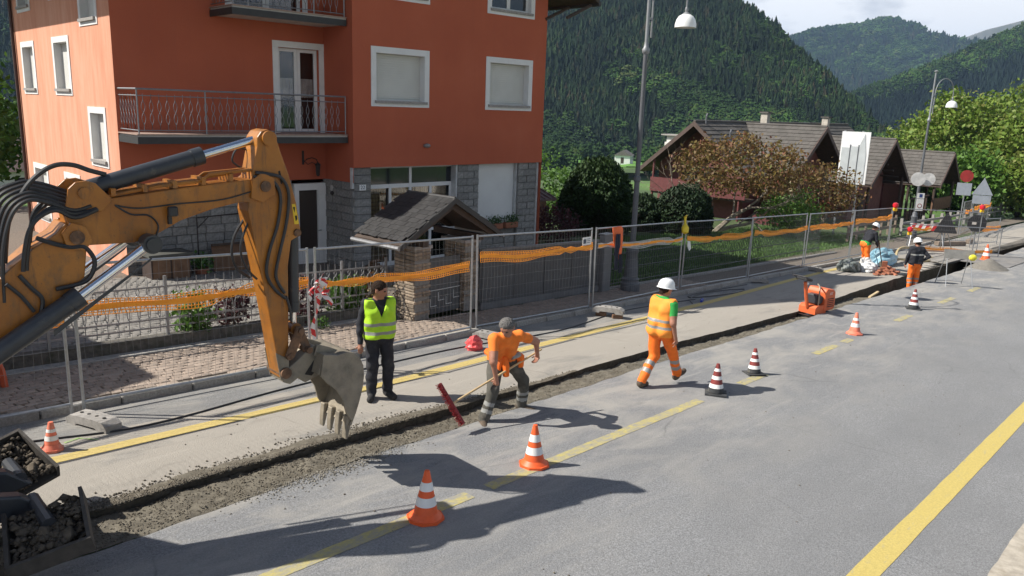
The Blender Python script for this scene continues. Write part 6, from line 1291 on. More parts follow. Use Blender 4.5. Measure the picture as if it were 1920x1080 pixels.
# green crate and orange pipe at the left edge
bx = empty('green_container', G3(2.15, 12.1, .1), 'dark green container at the left edge behind the boom cylinder', 'container'); MB().box((0, 0, .4), (.95, .6, .8), None, .05).build('body', mat('dark_green_plastic', (.012, .03, .03), .5), bx); MB().box((0, 0, .84), (1.0, .66, .07), None, .02).build('lid', mat('dark_green_plastic', (.012, .03, .03)), bx)
cable('orange_pipe', 'curved orange-red pipe leaning beside the dark green container', [G3(2.55, 11.9, .75), G3(2.78, 11.92, .62), G3(2.92, 11.95, .4), G3(2.96, 11.97, .1)], .05, mat('pipe_red', (.55, .10, .04), .5), 'pipe')
tb = empty('wooden_bench', G3(3.55, 14.2, .14), 'small wooden bench with ribbed seat behind the left railing', 'bench', .2)
for k in range(4): MB().box((0, -.2 + .12 * k, .6), (.9, .1, .03)).build('seat_plank', M_WOODB, tb)
for sx in (-1, 1):
    for sy in (-1, 1): MB().b2((sx * .4 - .03, sy * .17 - .03, 0), (sx * .4 + .03, sy * .17 + .03, .585)).build('leg', M_COPE, tb)
MB().box((0, 0, .25), (.8, .04, .04)).build('stretcher', M_COPE, tb)
# green survey marks sprayed on the lane
M_SPRAY = paint('green_spray', (.36, .55, .16), (.28, .28, .24), (.4, .55)); mk = MB(); mk.add([(3.12, 9.80, S * 3.12 + .006), (3.15, 9.80, S * 3.15 + .006), (3.3, 9.63, S * 3.3 + .006), (3.26, 9.62, S * 3.26 + .006)], [(0, 3, 2, 1)]); mk.add([(2.95, 9.76, S * 2.95 + .006), (3.14, 9.82, S * 3.14 + .006), (3.14, 9.79, S * 3.14 + .006), (2.96, 9.73, S * 2.96 + .006)], [(0, 3, 2, 1)]); mk.add([(2.45, 9.9, S * 2.45 + .006), (2.65, 9.96, S * 2.65 + .006), (2.65, 9.93, S * 2.65 + .006), (2.46, 9.87, S * 2.46 + .006)], [(0, 3, 2, 1)])
link('survey_marking', mb_mesh(mk, 'survey_marking', M_SPRAY), kind='structure')
# plate compactor
M_PO = mat('compactor_orange', (.66, .13, .04), .5, .12, 6, dirt=(.3, .16, .1), dscale=6, dpos=(.6, .8))
pc = empty('plate_compactor', (20.1, 7.62, S * 20.1 - .14), 'orange plate compactor with black handle standing in the trench', 'compactor', R(-12))
MB().prism([(-.5, .12), (-.42, .03), (-.3, 0), (.3, 0), (.42, .03), (.5, .12), (.46, .12), (.3, .03), (-.3, .03), (-.46, .12)], -.32, .32).build('base_plate', M_CYL, pc)
MB().prism([(-.36, .14), (-.36, .3), (-.28, .36), (.1, .36), (.1, .14)], -.24, .24).build('exciter_box', M_PO, pc)
hood = plate('engine_hood', [(.0, .2), (-.02, .68), (.05, .78), (.34, .74), (.42, .66), (.44, .26), (.36, .2)], -.27, .27, M_PO, pc, .03)
for k in range(5): MB().b2((.08 + .0 * k, -.276, .3 + .05 * k), (.36, -.271, .32 + .05 * k)).build('vent_slot', M_DARK, hood)
lettering('maker_mark', 'AT', .1, M_CW, pc, (.22, -.2725, .64), (R(90), 0, 0)); MB().box((-.12, 0, .5), (.2, .3, .26), None, .03).build('engine', M_CYL, pc); MB().tube((-.1, -.16, .5), (-.1, -.2, .5), .1, n=16).build('recoil_cover', M_CYL, pc); MB().path([(-.2, -.2, .36), (-.2, -.2, .78), (-.16, -.16, .84), (.0, .0, .86)], .02, 6).build('guard_bar', M_STEEL, pc, True)
mast = MB().path([(-.36, 0, .3), (-.46, 0, .6), (-.56, 0, .98)], .045, 8).build('handle_mast', M_PO, pc, True); MB().box((-.62, 0, 1.06), (.26, .34, .07), Euler((0, R(12), 0)), .02).build('control_head', M_HOSE, mast); MB().path([(-.56, -.17, 1.06), (-.86, -.18, 1.16), (-.88, 0, 1.17), (-.86, .18, 1.16), (-.56, .17, 1.06)], .02, 6).build('grip', M_HOSE, mast, True); MB().box((-.52, 0, .94), (.06, .12, .05)).build('white_label', M_CW, mast)
for k in range(5): MB().tube((-.4 + .18 * k, -.3, .04), (-.4 + .18 * k, -.3, .12), .03, n=8).build('rubber_mount', M_HOSE, pc)
# brick pile, bags, tarpaulin
M_BRK = mat('red_brick', (.36, .135, .075), .9, .25, 8, .4, 40, rnd=.25); bmh = MB().box((0, 0, 0), (.24, .115, .06), None, .004).mesh('brick', M_BRK); g_ = random.Random(9)
for k in range(34):
    lay = 0 if k < 19 else 1 if k < 30 else 2; a = g_.uniform(0, 6.3); q = g_.random() ** .5 * (1.05, .65, .3)[lay]; x = 29.95 + q * math.cos(a) * 1.1; y = 8.95 + q * math.sin(a) * .34
    o = link('loose_brick', bmh, None, G3(x, y, .035 + lay * .075 + g_.uniform(0, .02)), (g_.uniform(-.25, .25), g_.uniform(-.25, .25), g_.uniform(0, 3.1))); tag(o, 'loose red brick in the heap at the trench edge behind the workers', 'brick', 'loose red bricks in the heap')
o = link('loose_brick', bmh, None, G3(29.75, 9.0, .24), (0, R(78), .4)); tag(o, 'red brick standing on end on top of the heap', 'brick'); o.scale = (1.7, 1.5, 1.2)
crumple('rubble_sack', 'dark grey-green rubble sack left of the brick heap', 'sack', G3(28.9, 9.95), (.55, .35, .28), mat('sack_grey', (.11, .125, .115), .6, .6, 5, dirt=(.4, .42, .4), dscale=4), 12, sub=4)
crumple('white_sack', 'crumpled white sack next to the brick heap', 'sack', G3(29.55, 9.45), (.4, .28, .22), mat('sack_white', (.6, .6, .59), .6, .2, 5, dirt=(.3, .3, .3), dscale=5), 15, sub=4)
crumple('white_sack', 'small white sack at the feet of the worker with the shovel', 'sack', G3(30.05, 9.75, .02), (.25, .2, .3), mat('sack_white', (.6, .6, .59)), 18, sub=3)
crumple('blue_tarpaulin', 'folded light blue tarpaulin behind the brick heap', 'tarpaulin', G3(32.2, 9.9), (1.0, .45, .4), mat('tarp_blue', (.22, .40, .48), .4, .5, 3, dirt=(.6, .66, .68), dscale=2.5), 21, sub=4)
for k in range(2): cable('yellow_hose', ['thick tan hose arching in a loop behind the trench worker', 'tan hose lying over the sheets behind the trench worker'][k], [[G3(33.0, 9.6, .06), G3(34.2, 9.9, .45), G3(35.2, 9.8, .5), G3(36.2, 9.5, .25), G3(36.6, 9.2, .06)], [G3(31.8, 9.9, .3), G3(33.2, 9.7, .2), G3(34.5, 9.3, .06), G3(35.5, 9.0, .06)]][k], .05, mat('tan_hose', (.42, .33, .18), .6), 'hose')
for k in range(5): tag(slope_box(35.3 + k * .05, 39.0, 8.35 + .3 * k, 8.62 + .3 * k, .03 + .012 * (k % 2), .07 + .012 * (k % 2), mat('grey_plank', (.27, .25, .225), .9, .3, 4, .3, 20, rnd=.2), 'scaffold_plank', None), ['scaffold plank nearest the trench under the warning boards', 'second scaffold plank behind the trench', 'middle scaffold plank under the warning boards', 'fourth scaffold plank counted from the trench', 'scaffold plank nearest the pavement under the warning boards'][k], 'plank')
tag(MB().box((0, 0, 0), (1.35, .07, .045)).build('wooden_batten', mat('pale_timber', (.55, .42, .24), .8), None, False, (24.9, 7.72, S * 24.9 - .06), (0, R(2.7), R(8))), 'pale timber batten lying across the trench near the worker', 'batten')
# sand heap, steel plate
x0, y0 = 36.2, 7.0; gx, gy = np.meshgrid(np.linspace(-1, 1, 29), np.linspace(-1, 1, 29), indexing='ij'); rr_ = np.hypot(gx, gy); zz = np.clip(.42 * (1 - rr_ ** 1.1), -.02, 1) + .02 * fbm(gx * 5, gy * 5, 3, 4)
o = link('sand_heap', mesh_np('sand_heap', np.stack([gx * .95, gy * .7, zz + S * gx * .95], -1).reshape(-1, 3), grid_faces(29, 29), mat('grey_sand', (.18, .165, .14), .95, .3, 20, .6, 60), smooth=True), None, G3(x0, y0, .0)); tag(o, 'small cone-shaped heap of grey sand by the trench', 'sand', kind='stuff')
tag(slope_box(37.4, 42.6, 6.5, 8.6, .006, .03, mat('steel_sheet', (.24, .225, .21), .6, .3, 3, metal=.3, dirt=(.33, .3, .26), dscale=2), 'steel_plate', None), 'flat steel road plate laid over the trench by the far cone', 'plate')
# folding trestle carrying a warning board seen from behind
ts = empty('warning_trestle', G3(29.3, 6.6), 'folding wire trestle with a grey board seen from behind and a yellow lamp', 'trestle', R(-55))
for sx in (-1, 1):
    for sy in (-1, 1): MB().tube((sx * .42, sy * .45, 0), (sx * .36, sy * .05, 1.05), .013, n=6).build('leg', M_GALV, ts)
for sy in (-1, 1): MB().tube((-.42, sy * .42, .08), (.42, sy * .42, .08), .01, n=6).build('foot_rail', M_GALV, ts)
MB().box((0, -.07, 1.08), (.95, .02, .3), Euler((R(-12), 0, 0))).build('board', mat('sign_back', (.24, .23, .21), .7, .2, 5), ts)
wl = MB().sphere((.4, -.16, 1.0), (.13, .07, .11), 10, 6).build('lamp', mat('lamp_yellow', (.8, .7, .05), .4), ts, True)
# barrier with red and white board, triangular and round boards seen from behind, warning lamps
bb = empty('striped_barrier', G3(40.75, 10.66), 'red and white striped barrier board on grey trestle legs', 'barrier', R(-64)); brd = MB().b2((-.75, -.015, .88), (.75, .015, 1.18)).build('board', M_CW, bb)
for k in range(5): a = -.75 + .3 * k; MB().add([(a, -.018, .88), (a + .15, -.018, .88), (a + .28, -.018, 1.18), (a + .13, -.018, 1.18)], [(0, 1, 2, 3)]).build('red_stripe', mat('reflective_red', (.55, .03, .03), .4), brd)
for sx in (-1, 1):
    for sy in (-1, 1): MB().tube((sx * .75, sy * .35, 0), (sx * .62, 0, 1.0), .025, n=6).build('leg', M_GALV, bb)
tri = empty('triangle_sign', G3(40.95, 9.92), 'black-backed triangular warning sign leaning on the barrier', 'sign', R(-64)); MB().prism([(-.5, .88), (-.45, .85), (.45, .85), (.5, .88), (.04, 1.78), (-.04, 1.78)], -.02, .02).build('plate', mat('sign_black', (.018, .018, .02), .6, .2, 6), tri); MB().tube((0, .05, 0), (0, .05, 1.6), .03, n=6).build('stake', M_GALV, tri); MB().tube((-.5, .5, 0), (0, .06, 1.2), .02, n=6).build('leg', M_GALV, tri); MB().tube((.5, .5, 0), (0, .06, 1.2), .02, n=6).build('leg', M_GALV, tri)
rdl = empty('round_sign', G3(42.5, 9.0), 'black-backed octagonal sign board beside the fence with a red lamp', 'sign', R(-64)); MB().prism([(.43 * math.cos(t), 1.36 + .43 * math.sin(t)) for t in np.linspace(.39, 6.67, 9)[:-1]], -.02, .02).build('plate', mat('sign_black', (.018, .018, .02)), rdl); MB().tube((0, .05, 0), (0, .05, 1.6), .03, n=6).build('stake', M_GALV, rdl); MB().box((-.12, -.024, 1.36), (.18, .004, .12)).build('sticker', M_SOFF, rdl)
M_LR = mat('lamp_red', (.6, .02, .03), .25); M_LY = mat('lamp_amber', (.85, .5, .02), .4)
def warn_lamp(x, y, z, label):
    w = empty('warning_lamp', (x, y, z), label, 'warning lamp', R(-40), 'red and yellow site warning lamps'); MB().box((0, 0, .08), (.18, .1, .14), None, .02).build('battery_box', M_LY, w); MB().lathe([(.03, .14), (.1, .18), (.125, .27), (.1, .35), (.03, .38)], (0, 0, 0), 14).build('lens', M_LR, w, True)
warn_lamp(36.75, 11.0, S * 36.8 + 1.85, 'red and yellow warning lamp on the fence post left of the second street lamp'); warn_lamp(37.2, 10.4, S * 37.2 + .85, 'red and yellow warning lamp low on the fence by the striped barrier'); warn_lamp(40.7, 8.5, S * 40.7 + 1.95, 'red and yellow warning lamp above the octagonal sign board')
G2 = 'fence panels around the far end of the works'
fence_panel(36.95, 11.15, 40.7, 8.45, 'wire mesh fence panel crossing the works in front of the striped barrier', 0, G2); fence_panel(37.4, 10.5, 41.4, 7.7, 'short open fence panel just before the striped barrier', 0, G2, hgt=1.3); fence_panel(51.5, 11.7, 55.5, 12.2, 'wire mesh fence panel below the triangular road sign', 0, G2); fence_panel(55.8, 12.2, 59.8, 12.6, 'wire mesh fence panel right of the triangular road sign', 0, G2); fence_panel(60.5, 12.7, 65, 13.2, 'farthest wire mesh fence panel along the guardrail', 0, G2); fence_panel(44.5, 9.6, 48.5, 9.2, 'low fence panel beside the open trench at the far end', 0, G2, hgt=1.4)
netting(37.5, 10.4, 38.3, 9.85, 1.15, 1.2, .2, 'orange net scrap left of the striped barrier board', seed=21); netting(51.6, 11.65, 55.4, 12.15, 1.4, 1.4, .2, 'orange net below the triangular road sign', seed=22); netting(55.9, 12.15, 59.7, 12.55, 1.45, 1.6, .22, 'orange net right of the triangular road sign', seed=23); netting(60.6, 12.65, 64.9, 13.1, 1.5, 1.5, .25, 'farthest orange net along the guardrail', seed=24); netting(44.6, 9.55, 48.4, 9.15, .95, .95, .22, 'red-orange net on the low fence beside the far trench', seed=25); netting(37.8, 9.9, 41.0, 7.9, .35, .25, .16, 'slack orange net sagging near the ground by the planks', seed=26)
# guardrail and road signs at the far right
gd = empty('guardrail', (52, 13.6, 0), 'grey timber and steel guardrail climbing the road at the far right', 'guardrail')
for z in (.35, .7): MB().path([(x - 52, .045 * (x - 52) + .0, S * x + z + max(0, x - 58) * .012) for x in (46, 52, 58, 66, 76, 88, 100)], .08, 6).build('rail', M_COPE, gd)
for k in range(16): x = 46.5 + k * 2.4; MB().b2((x - 52 - .08, .045 * (x - 52) + .06, S * x - .1 + max(0, x - 58) * .012), (x - 52 + .08, .045 * (x - 52) + .2, S * x + .95 + max(0, x - 58) * .012)).build('post', M_COPE, gd)
M_SBACK = mat('sign_grey_back', (.33, .36, .40), .45, .1, 4, metal=.4)
def road_sign(x, y, hz, label, kind):
    s_ = empty('road_sign', G3(x, y), label, 'road sign', R(-72)); MB().tube((0, .03, 0), (0, .03, hz), .035, n=8).build('post', M_GALV, s_)
    if kind == 'round': MB().lathe([(.01, -.012), (.34, -.012), (.34, .012), (.01, .012)], (0, -.02, hz - .2), 26, axis='Y').build('disc', mat('sign_red', (.26, .02, .018), .5), s_); MB().box((-.05, -.0, hz - .95), (.75, .02, .7)).build('lower_plate', M_SBACK, s_)
    if kind == 'tri': MB().prism([(-.55, hz - 1.0), (.55, hz - 1.0), (0, hz)], -.03, -.01).build('triangle', M_SBACK, s_); MB().box((0, -.02, hz - 1.28), (.95, .02, .5)).build('lower_plate', M_SBACK, s_)
road_sign(51.5, 11.8, 3.65, 'round red no-entry sign above a grey sign back', 'round'); road_sign(53.5, 11.3, 3.4, 'triangular road sign seen from behind on a grey post', 'tri')
ld = empty('round_sign_disc', (45.8, 12.6, .98), 'two round grey sign discs clamped to the second street lamp', 'sign', R(-62)); MB().lathe([(.01, -.012), (.36, -.012), (.36, .012), (.01, .012)], (-.18, -.06, 0), 26, axis='Y').build('disc', mat('disc_pale', (.55, .54, .52), .5), ld); MB().lathe([(.01, -.012), (.34, -.012), (.34, .012), (.01, .012)], (.35, .1, .0), 26, axis='Y').build('disc', mat('disc_pale', (.55, .54, .52)), ld)
inf = empty('parking_sign', (45.72, 12.55, -.35), 'white notice plates with blue square on the second street lamp', 'sign', R(-52)); MB().box((0, -.13, 0), (.36, .015, .62)).build('plate', M_CW, inf); MB().box((0, -.13, .48), (.36, .015, .28)).build('upper_plate', M_CW, inf); MB().box((0, -.1385, .48), (.16, .003, .18)).build('blue_square', mat('sign_blue', (.02, .05, .2), .5), inf); MB().lathe([(.01, -.002), (.12, -.002), (.12, .002), (.01, .002)], (0, -.1395, -.05), 18, axis='Y').build('red_ring', mat('sign_red', (.42, .03, .025)), inf); MB().lathe([(.01, -.002), (.085, -.002), (.085, .002), (.01, .002)], (0, -.142, -.05), 18, axis='Y').build('ring_centre', M_CW, inf)
# white folded advertising sign on two posts before the chalets
py_ = empty('folded_sign', (42.3, 15.0, S * 42.3), 'tall white folded sign board on two posts before the chalets', 'sign', R(-78)); M_SW = mat('sign_white', (.82, .82, .81), .35, .03, 2); M_SG = mat('sign_pale_grey', (.52, .55, .55), .35, .1, 3)
for sx in (-.55, .3): MB().tube((sx, .0, 0), (sx, .0, 5.4), .05, n=8).build('post', M_GALV, py_)
MB().b2((-.68, -.06, 2.7), (.68, .06, 5.35)).build('panel', M_SW, py_)
MB().prism([(-.62, 2.8), (-.24, 2.8), (-.24, 4.55), (-.62, 4.55)], -.085, -.062).build('grey_field', M_SG, py_); MB().prism([(-.20, 2.7), (.16, 2.7), (.16, 4.62), (-.20, 4.62)], -.085, -.062).build('grey_field', M_SG, py_); MB().prism([(.20, 2.8), (.56, 2.8), (.56, 4.2), (.42, 5.25), (.20, 4.65)], -.085, -.062).build('grey_field', M_SG, py_)
for a in (-.22, .18): MB().b2((a - .018, -.1, 2.7), (a + .018, -.063, 4.7)).build('rib', M_POLED, py_)
# wooden fence by the chalets and sacks behind the barrier
wf = empty('wooden_fence', (38.5, 13.4, S * 38.5), 'brown two-rail wooden fence before the chalet gardens', 'fence', R(4))
for z in (.45, .85): MB().add([(x, y, S * x + zz) for x in (0, 9) for y, zz in ((-.02, z - .08), (.02, z - .08), (.02, z + .08), (-.02, z + .08))], [(0, 1, 2, 3), (7, 6, 5, 4), (0, 4, 5, 1), (1, 5, 6, 2), (2, 6, 7, 3), (3, 7, 4, 0)]).build('rail', mat('weathered_wood', (.22, .17, .13), .85, .3, 6), wf)
for k in range(7): x = k * 1.5; MB().b2((x - .06, .021, S * x - .1), (x + .06, .12, S * x + 1.05)).build('post', mat('weathered_wood', (.22, .17, .13)), wf)
for k, (x, y, lb_) in enumerate([(44.2, 10.4, 'weathered beam lying behind the triangular sign'), (47.3, 10.2, 'short weathered beam behind the low fence')]): tag(MB().box((0, 0, .1), (2.2 - .8 * k, .25, .2), None, .01).build('timber_beam', mat('weathered_wood', (.22, .17, .13)), None, False, G3(x, y, .02), (0, R(2.7), R(-20 + 25 * k))), lb_, 'beam')
# ------------------------------------------------------------------ people: smooth continuous bodies from blended limbs
def surface_nets(f, lo, hi, h):
    n = np.ceil((np.array(hi) - lo) / h).astype(int) + 1
    ax = [lo[i] + h * np.arange(n[i]) for i in range(3)]; Pq = np.stack(np.meshgrid(*ax, indexing='ij'), -1).astype(np.float32); D = f(Pq)
    s = D < 0; nx, ny, nz = n; c = np.zeros((nx - 1, ny - 1, nz - 1), np.int8)
    for a in (0, 1):
        for b in (0, 1):
            for d in (0, 1): c += s[a:nx - 1 + a, b:ny - 1 + b, d:nz - 1 + d]
    act = (c > 0) & (c < 8); idx = -np.ones(act.shape, np.int64); idx[act] = np.arange(act.sum()); I = np.argwhere(act); acc = np.zeros((len(I), 3)); cnt = np.zeros(len(I))
    corners = [(a, b, d) for a in (0, 1) for b in (0, 1) for d in (0, 1)]
    for i, p in enumerate(corners):
        for q in corners[i + 1:]:
            if sum(abs(x - y) for x, y in zip(p, q)) != 1: continue
            da = D[I[:, 0] + p[0], I[:, 1] + p[1], I[:, 2] + p[2]]; db = D[I[:, 0] + q[0], I[:, 1] + q[1], I[:, 2] + q[2]]; m = (da < 0) != (db < 0); t = np.where(m, da / (da - db + 1e-12), 0)
            pt = np.array(p)[None] + t[:, None] * (np.array(q) - np.array(p))[None]; acc[m] += pt[m]; cnt[m] += 1
    V = np.array(lo) + h * (I + acc / cnt[:, None]); F = []
    for axis in range(3):
        o1, o2 = [k for k in range(3) if k != axis]; sl0 = [slice(None)] * 3; sl1 = [slice(None)] * 3; sl0[axis] = slice(0, -1); sl1[axis] = slice(1, None); e = s[tuple(sl0)] != s[tuple(sl1)]; E_ = np.argwhere(e)
        E_ = E_[(E_[:, o1] > 0) & (E_[:, o2] > 0) & (E_[:, o1] < n[o1] - 1) & (E_[:, o2] < n[o2] - 1)]
        q = []
        for (a, b) in ((1, 1), (0, 1), (0, 0), (1, 0)):
            k = E_.copy(); k[:, o1] -= a; k[:, o2] -= b; q.append(idx[k[:, 0], k[:, 1], k[:, 2]])
        q = np.stack(q, 1); fl = s[E_[:, 0], E_[:, 1], E_[:, 2]]
        if axis == 1: fl = ~fl
        q[~fl] = q[~fl][:, ::-1]; F.append(q)
    F = np.concatenate(F); return V, F[(F >= 0).all(1)]
def cap_d(P, a, b, ra, rb):
    a = np.array(a, np.float32); b = np.array(b, np.float32); ab = b - a; L = max(float(ab @ ab), 1e-9); t = np.clip(((P - a) @ ab) / L, 0, 1); return np.linalg.norm(P - a - t[..., None] * ab, axis=-1) - (ra + (rb - ra) * t), t
class Body:
    """prims: (a, b, ra, rb, tag, bands)"""
    def __init__(s): s.p = []
    def add(s, a, b, ra, rb, tag, bands=()): s.p.append((tuple(a), tuple(b), ra, rb, tag, bands)); return s
    def sdf(s, P, k=.022, grow=0, folds=.0, seed=0, only=None):
        out = None
        for a, b, ra, rb, tg, bd in s.p:
            if only and tg not in only: continue
            d, _ = cap_d(P, a, b, ra, rb); d = d - grow
            if out is None: out = d
            else: hh = np.clip(.5 + .5 * (out - d) / k, 0, 1); out = out * (1 - hh) + d * hh - k * hh * (1 - hh)
        if folds:
            dsk = None
            for a, b, ra, rb, tg, bd in s.p:
                if tg in ('skin', 'eye'):
                    d, _ = cap_d(P, a, b, ra, rb); dsk = d if dsk is None else np.minimum(dsk, d)
            am = np.clip((dsk - out - .004) / .03, 0, 1) if dsk is not None else 1.0
            g = np.random.default_rng(seed); w = 0
            for _ in range(5): kv = g.normal(0, 1, 3); kv = kv / np.linalg.norm(kv) * g.uniform(16, 46); w = w + np.sin(P @ kv.astype(np.float32) + g.uniform(0, 6))
            out = out + am * folds * w / 3
        return out
    def tags(s, C):
        best = np.full(len(C), 1e9); tg = np.empty(len(C), object)
        for a, b, ra, rb, t_, bd in s.p:
            d, t = cap_d(C, a, b, ra, rb); m = d < best; best[m] = d[m]; cur = np.full(len(C), t_, object)
            for t0, t1, bt in bd: cur[(t > t0) & (t < t1)] = bt
            tg[m] = cur[m]
        return tg
    def box(s, pad=.06):
        A = np.array([q[0] for q in s.p] + [q[1] for q in s.p]); r = max(max(q[2], q[3]) for q in s.p); return A.min(0) - r - pad, A.max(0) + r + pad
M_SKIN = mat('skin', (.36, .165, .105), .55, .12, 12); M_HAIRG = mat('grey_hair', (.14, .132, .125), .9, .6, 60, .8, 120, spec=.1); M_HAIRB = mat('brown_hair', (.03, .02, .015), .9, .5, 60, .8, 120, spec=.1)
M_HIVY = mat('lime_vest', (.42, .72, .02), .7, .1, 14); M_HIVO = mat('hi_vis_orange', (.88, .17, .012), .75, .1, 9, dirt=(.6, .17, .05), dscale=7, dpos=(.55, .8)); M_HIVL = mat('light_orange_vest', (.92, .30, .035), .75, .1, 9); M_REF = mat('reflective_grey', (.27, .27, .255), .45, .1, 12)
M_NAVY = mat('navy_cloth', (.013, .014, .02), .85, .3, 9); M_TRD = mat('dark_trousers', (.016, .017, .024), .85, .35, 9, dirt=(.05, .048, .045), dscale=6, dpos=(.5, .75)); M_OLV = mat('grey_green_trousers', (.075, .07, .058), .9, .35, 8, dirt=(.17, .15, .12), dscale=7, dpos=(.55, .75)); M_BOOT = mat('work_boot', (.09, .065, .045), .8, .4, 12); M_BOOTD = mat('dark_boot', (.025, .024, .024), .8, .4, 12)
M_TSH = mat('orange_shirt', (.82, .20, .025), .85, .15, 8); M_GRS = mat('green_shirt', (.03, .33, .06), .85, .15, 8); M_HELM = mat('white_helmet', (.80, .80, .79), .3, .03, 4)
MATBY = dict(skin=M_SKIN, hairg=M_HAIRG, hairb=M_HAIRB, navy=M_NAVY, trd=M_TRD, olv=M_OLV, boot=M_BOOT, bootd=M_BOOTD, tsh=M_TSH, grs=M_GRS, hivo=M_HIVO, ref=M_REF, hivl=M_HIVL, hivy=M_HIVY, eye=M_DARK, yel=mat('boot_yellow', (.6, .5, .03), .6))
def add_hand(mb, w, d, n, side, curl=.5, sc=1.0):
    """five bent fingers rooted in a palm: w wrist, d finger direction, n palm normal, side +1/-1 for the thumb"""
    w, d, n = Vector(w), Vector(d).normalized(), Vector(n).normalized(); n = (n - d * n.dot(d)).normalized(); x = d.cross(n).normalized() * side
    for k, (off, L) in enumerate(((-.030, .070), (-.010, .08), (.010, .075), (.029, .058))):
        p = w + d * .075 * sc + x * off * sc; pts = [p - d * .03, p]; dd = d.copy()
        for j, q in enumerate((.45, .32, .23)): dd = (dd + n * curl * (.8 + .3 * j)).normalized(); pts.append(pts[-1] + dd * L * q * sc * 1.1)
        mb.path(pts, [.0105 * sc, .0105 * sc, .0098 * sc, .009 * sc, .006 * sc], 6)
    p = w + d * .03 * sc - x * .03 * sc; t1 = (d * .7 - x * .8 + n * .35).normalized(); mb.path([p + x * .012, p + t1 * .03 * sc, p + t1 * .03 * sc + (t1 + n * curl * .8 + d * .3).normalized() * .035 * sc], [.014 * sc, .012 * sc, .007 * sc], 6)
def make_person(label, loc, yaw, J, cl, h=.0135, hair=None, helmet=False, head_yaw=0, head_pitch=0, vest=None, hands=(), folds=.0095, seed=0, bulk=1.14):
    """J: joints in metres, x forward, y left, z up; cl: clothing tags"""
    B = Body(); g = lambda k: np.array(J[k], float)
    ch, pv, nk = g('chest'), g('pelvis'), g('neck'); up = (ch - pv) / np.linalg.norm(ch - pv); sl, sr = g('shL'), g('shR'); hl, hr = g('hipL'), g('hipR'); lat = (sl - sr) / np.linalg.norm(sl - sr); hlat = (hl - hr) / np.linalg.norm(hl - hr)
    top, bot, sleeve, boot = cl['top'], cl['trousers'], cl.get('sleeve', cl['top']), cl['boots']; fore = cl.get('fore', 'skin')
    waist = pv + (ch - pv) * .38
    for s_ in (-1, 1):
        B.add(ch + s_ * lat * .09, waist + s_ * hlat * .08, .115, .108, top); B.add(waist + s_ * hlat * .08, pv + s_ * hlat * .085 - up * .02, .108, .115, top, [(.62, 1.1, cl['hem'])] if cl.get('hem') else ())
        B.add(pv + s_ * hlat * .075 - up * .05, (hl if s_ > 0 else hr), .12, .102, bot)
    B.add(sl - lat * .03, sr + lat * .03, .075, .075, top); B.add(ch + up * .06, nk - up * .02, .10, .07, top)
    for sd in 'LR':
        sh, el, wr, hp_, kn, an, to = (g(k + sd) for k in ('sh', 'el', 'wr', 'hip', 'kn', 'an', 'toe'))
        cut = cl.get('sleeve_len', 1.0)
        B.add(sh, el, .067, .05, sleeve, [(cut, 1.1, 'skin')] if cut < 1 else ()); B.add(el, wr, .048 if fore != 'skin' else .044, .034 if fore != 'skin' else .029, fore); fd = (wr - el) / np.linalg.norm(wr - el); B.add(wr, wr + fd * .075, .027, .034, 'skin')
        B.add(hp_, kn, .10, .076, bot); B.add(kn, an + (kn - an) * .08, .074, .068, bot, cl.get('shin', ()))
        fwd = (to - an); fwd[2] = 0; heel = an - fwd * .18; B.add((heel[0], heel[1], an[2] - .035), to, .05, .042, boot); B.add(an + (kn - an) * .12, (an[0], an[1], an[2] - .02), .056, .052, boot)
    hd = g('head'); M3 = Matrix.Rotation(head_yaw, 3, 'Z') @ Matrix.Rotation(head_pitch, 3, 'Y'); hv = lambda x, y, z: hd + np.array(M3 @ Vector((x, y, z)))
    B.add(nk - up * .03, hv(-.015, 0, -.09), .062, .056, 'skin'); B.add(hv(-.015, 0, .03), hv(.0, 0, .0), .098, .09, 'skin'); B.add(hv(.025, 0, -.05), hv(.045, 0, -.085), .066, .042, 'skin'); B.add(hv(.088, 0, .02), hv(.108, 0, -.025), .010, .017, 'skin')
    B.add(hv(.075, -.03, .035), hv(.075, .03, .035), .02, .02, 'skin'); B.add(hv(.085, -.02, -.062), hv(.085, .02, -.062), .01, .01, 'skin')
    for s_ in (-1, 1): B.add(hv(-.01, s_ * .092, .015), hv(-.012, s_ * .092, -.025), .018, .013, 'skin'); B.add(hv(.083, s_ * .034, .012), hv(.085, s_ * .034, .012), .012, .012, 'eye')
    B.p = [(q[0], q[1], q[2] * (bulk if q[4] not in ('skin', 'eye') else 1.03), q[3] * (bulk if q[4] not in ('skin', 'eye') else 1.03), q[4], q[5]) for q in B.p]
    lo, hi = B.box()
    V, F = surface_nets(lambda P: B.sdf(P, folds=folds, seed=seed), lo, hi, h); C = V[F].mean(1); tg = B.tags(C); names = sorted(set(tg)); fm = [names.index(t) for t in tg]
    mb = MB(); mb.v = [tuple(v) for v in V]; mb.f = [tuple(int(i) for i in f) for f in F]; mb.m = fm; mb.mi = names.index('skin')
    for hh in hands: add_hand(mb, *hh)
    me = mesh_np('body', mb.v, mb.f, [MATBY[n_] for n_ in names], mb.m, True); root = empty('person', loc, label, 'person', yaw); body = link('body', me, root)
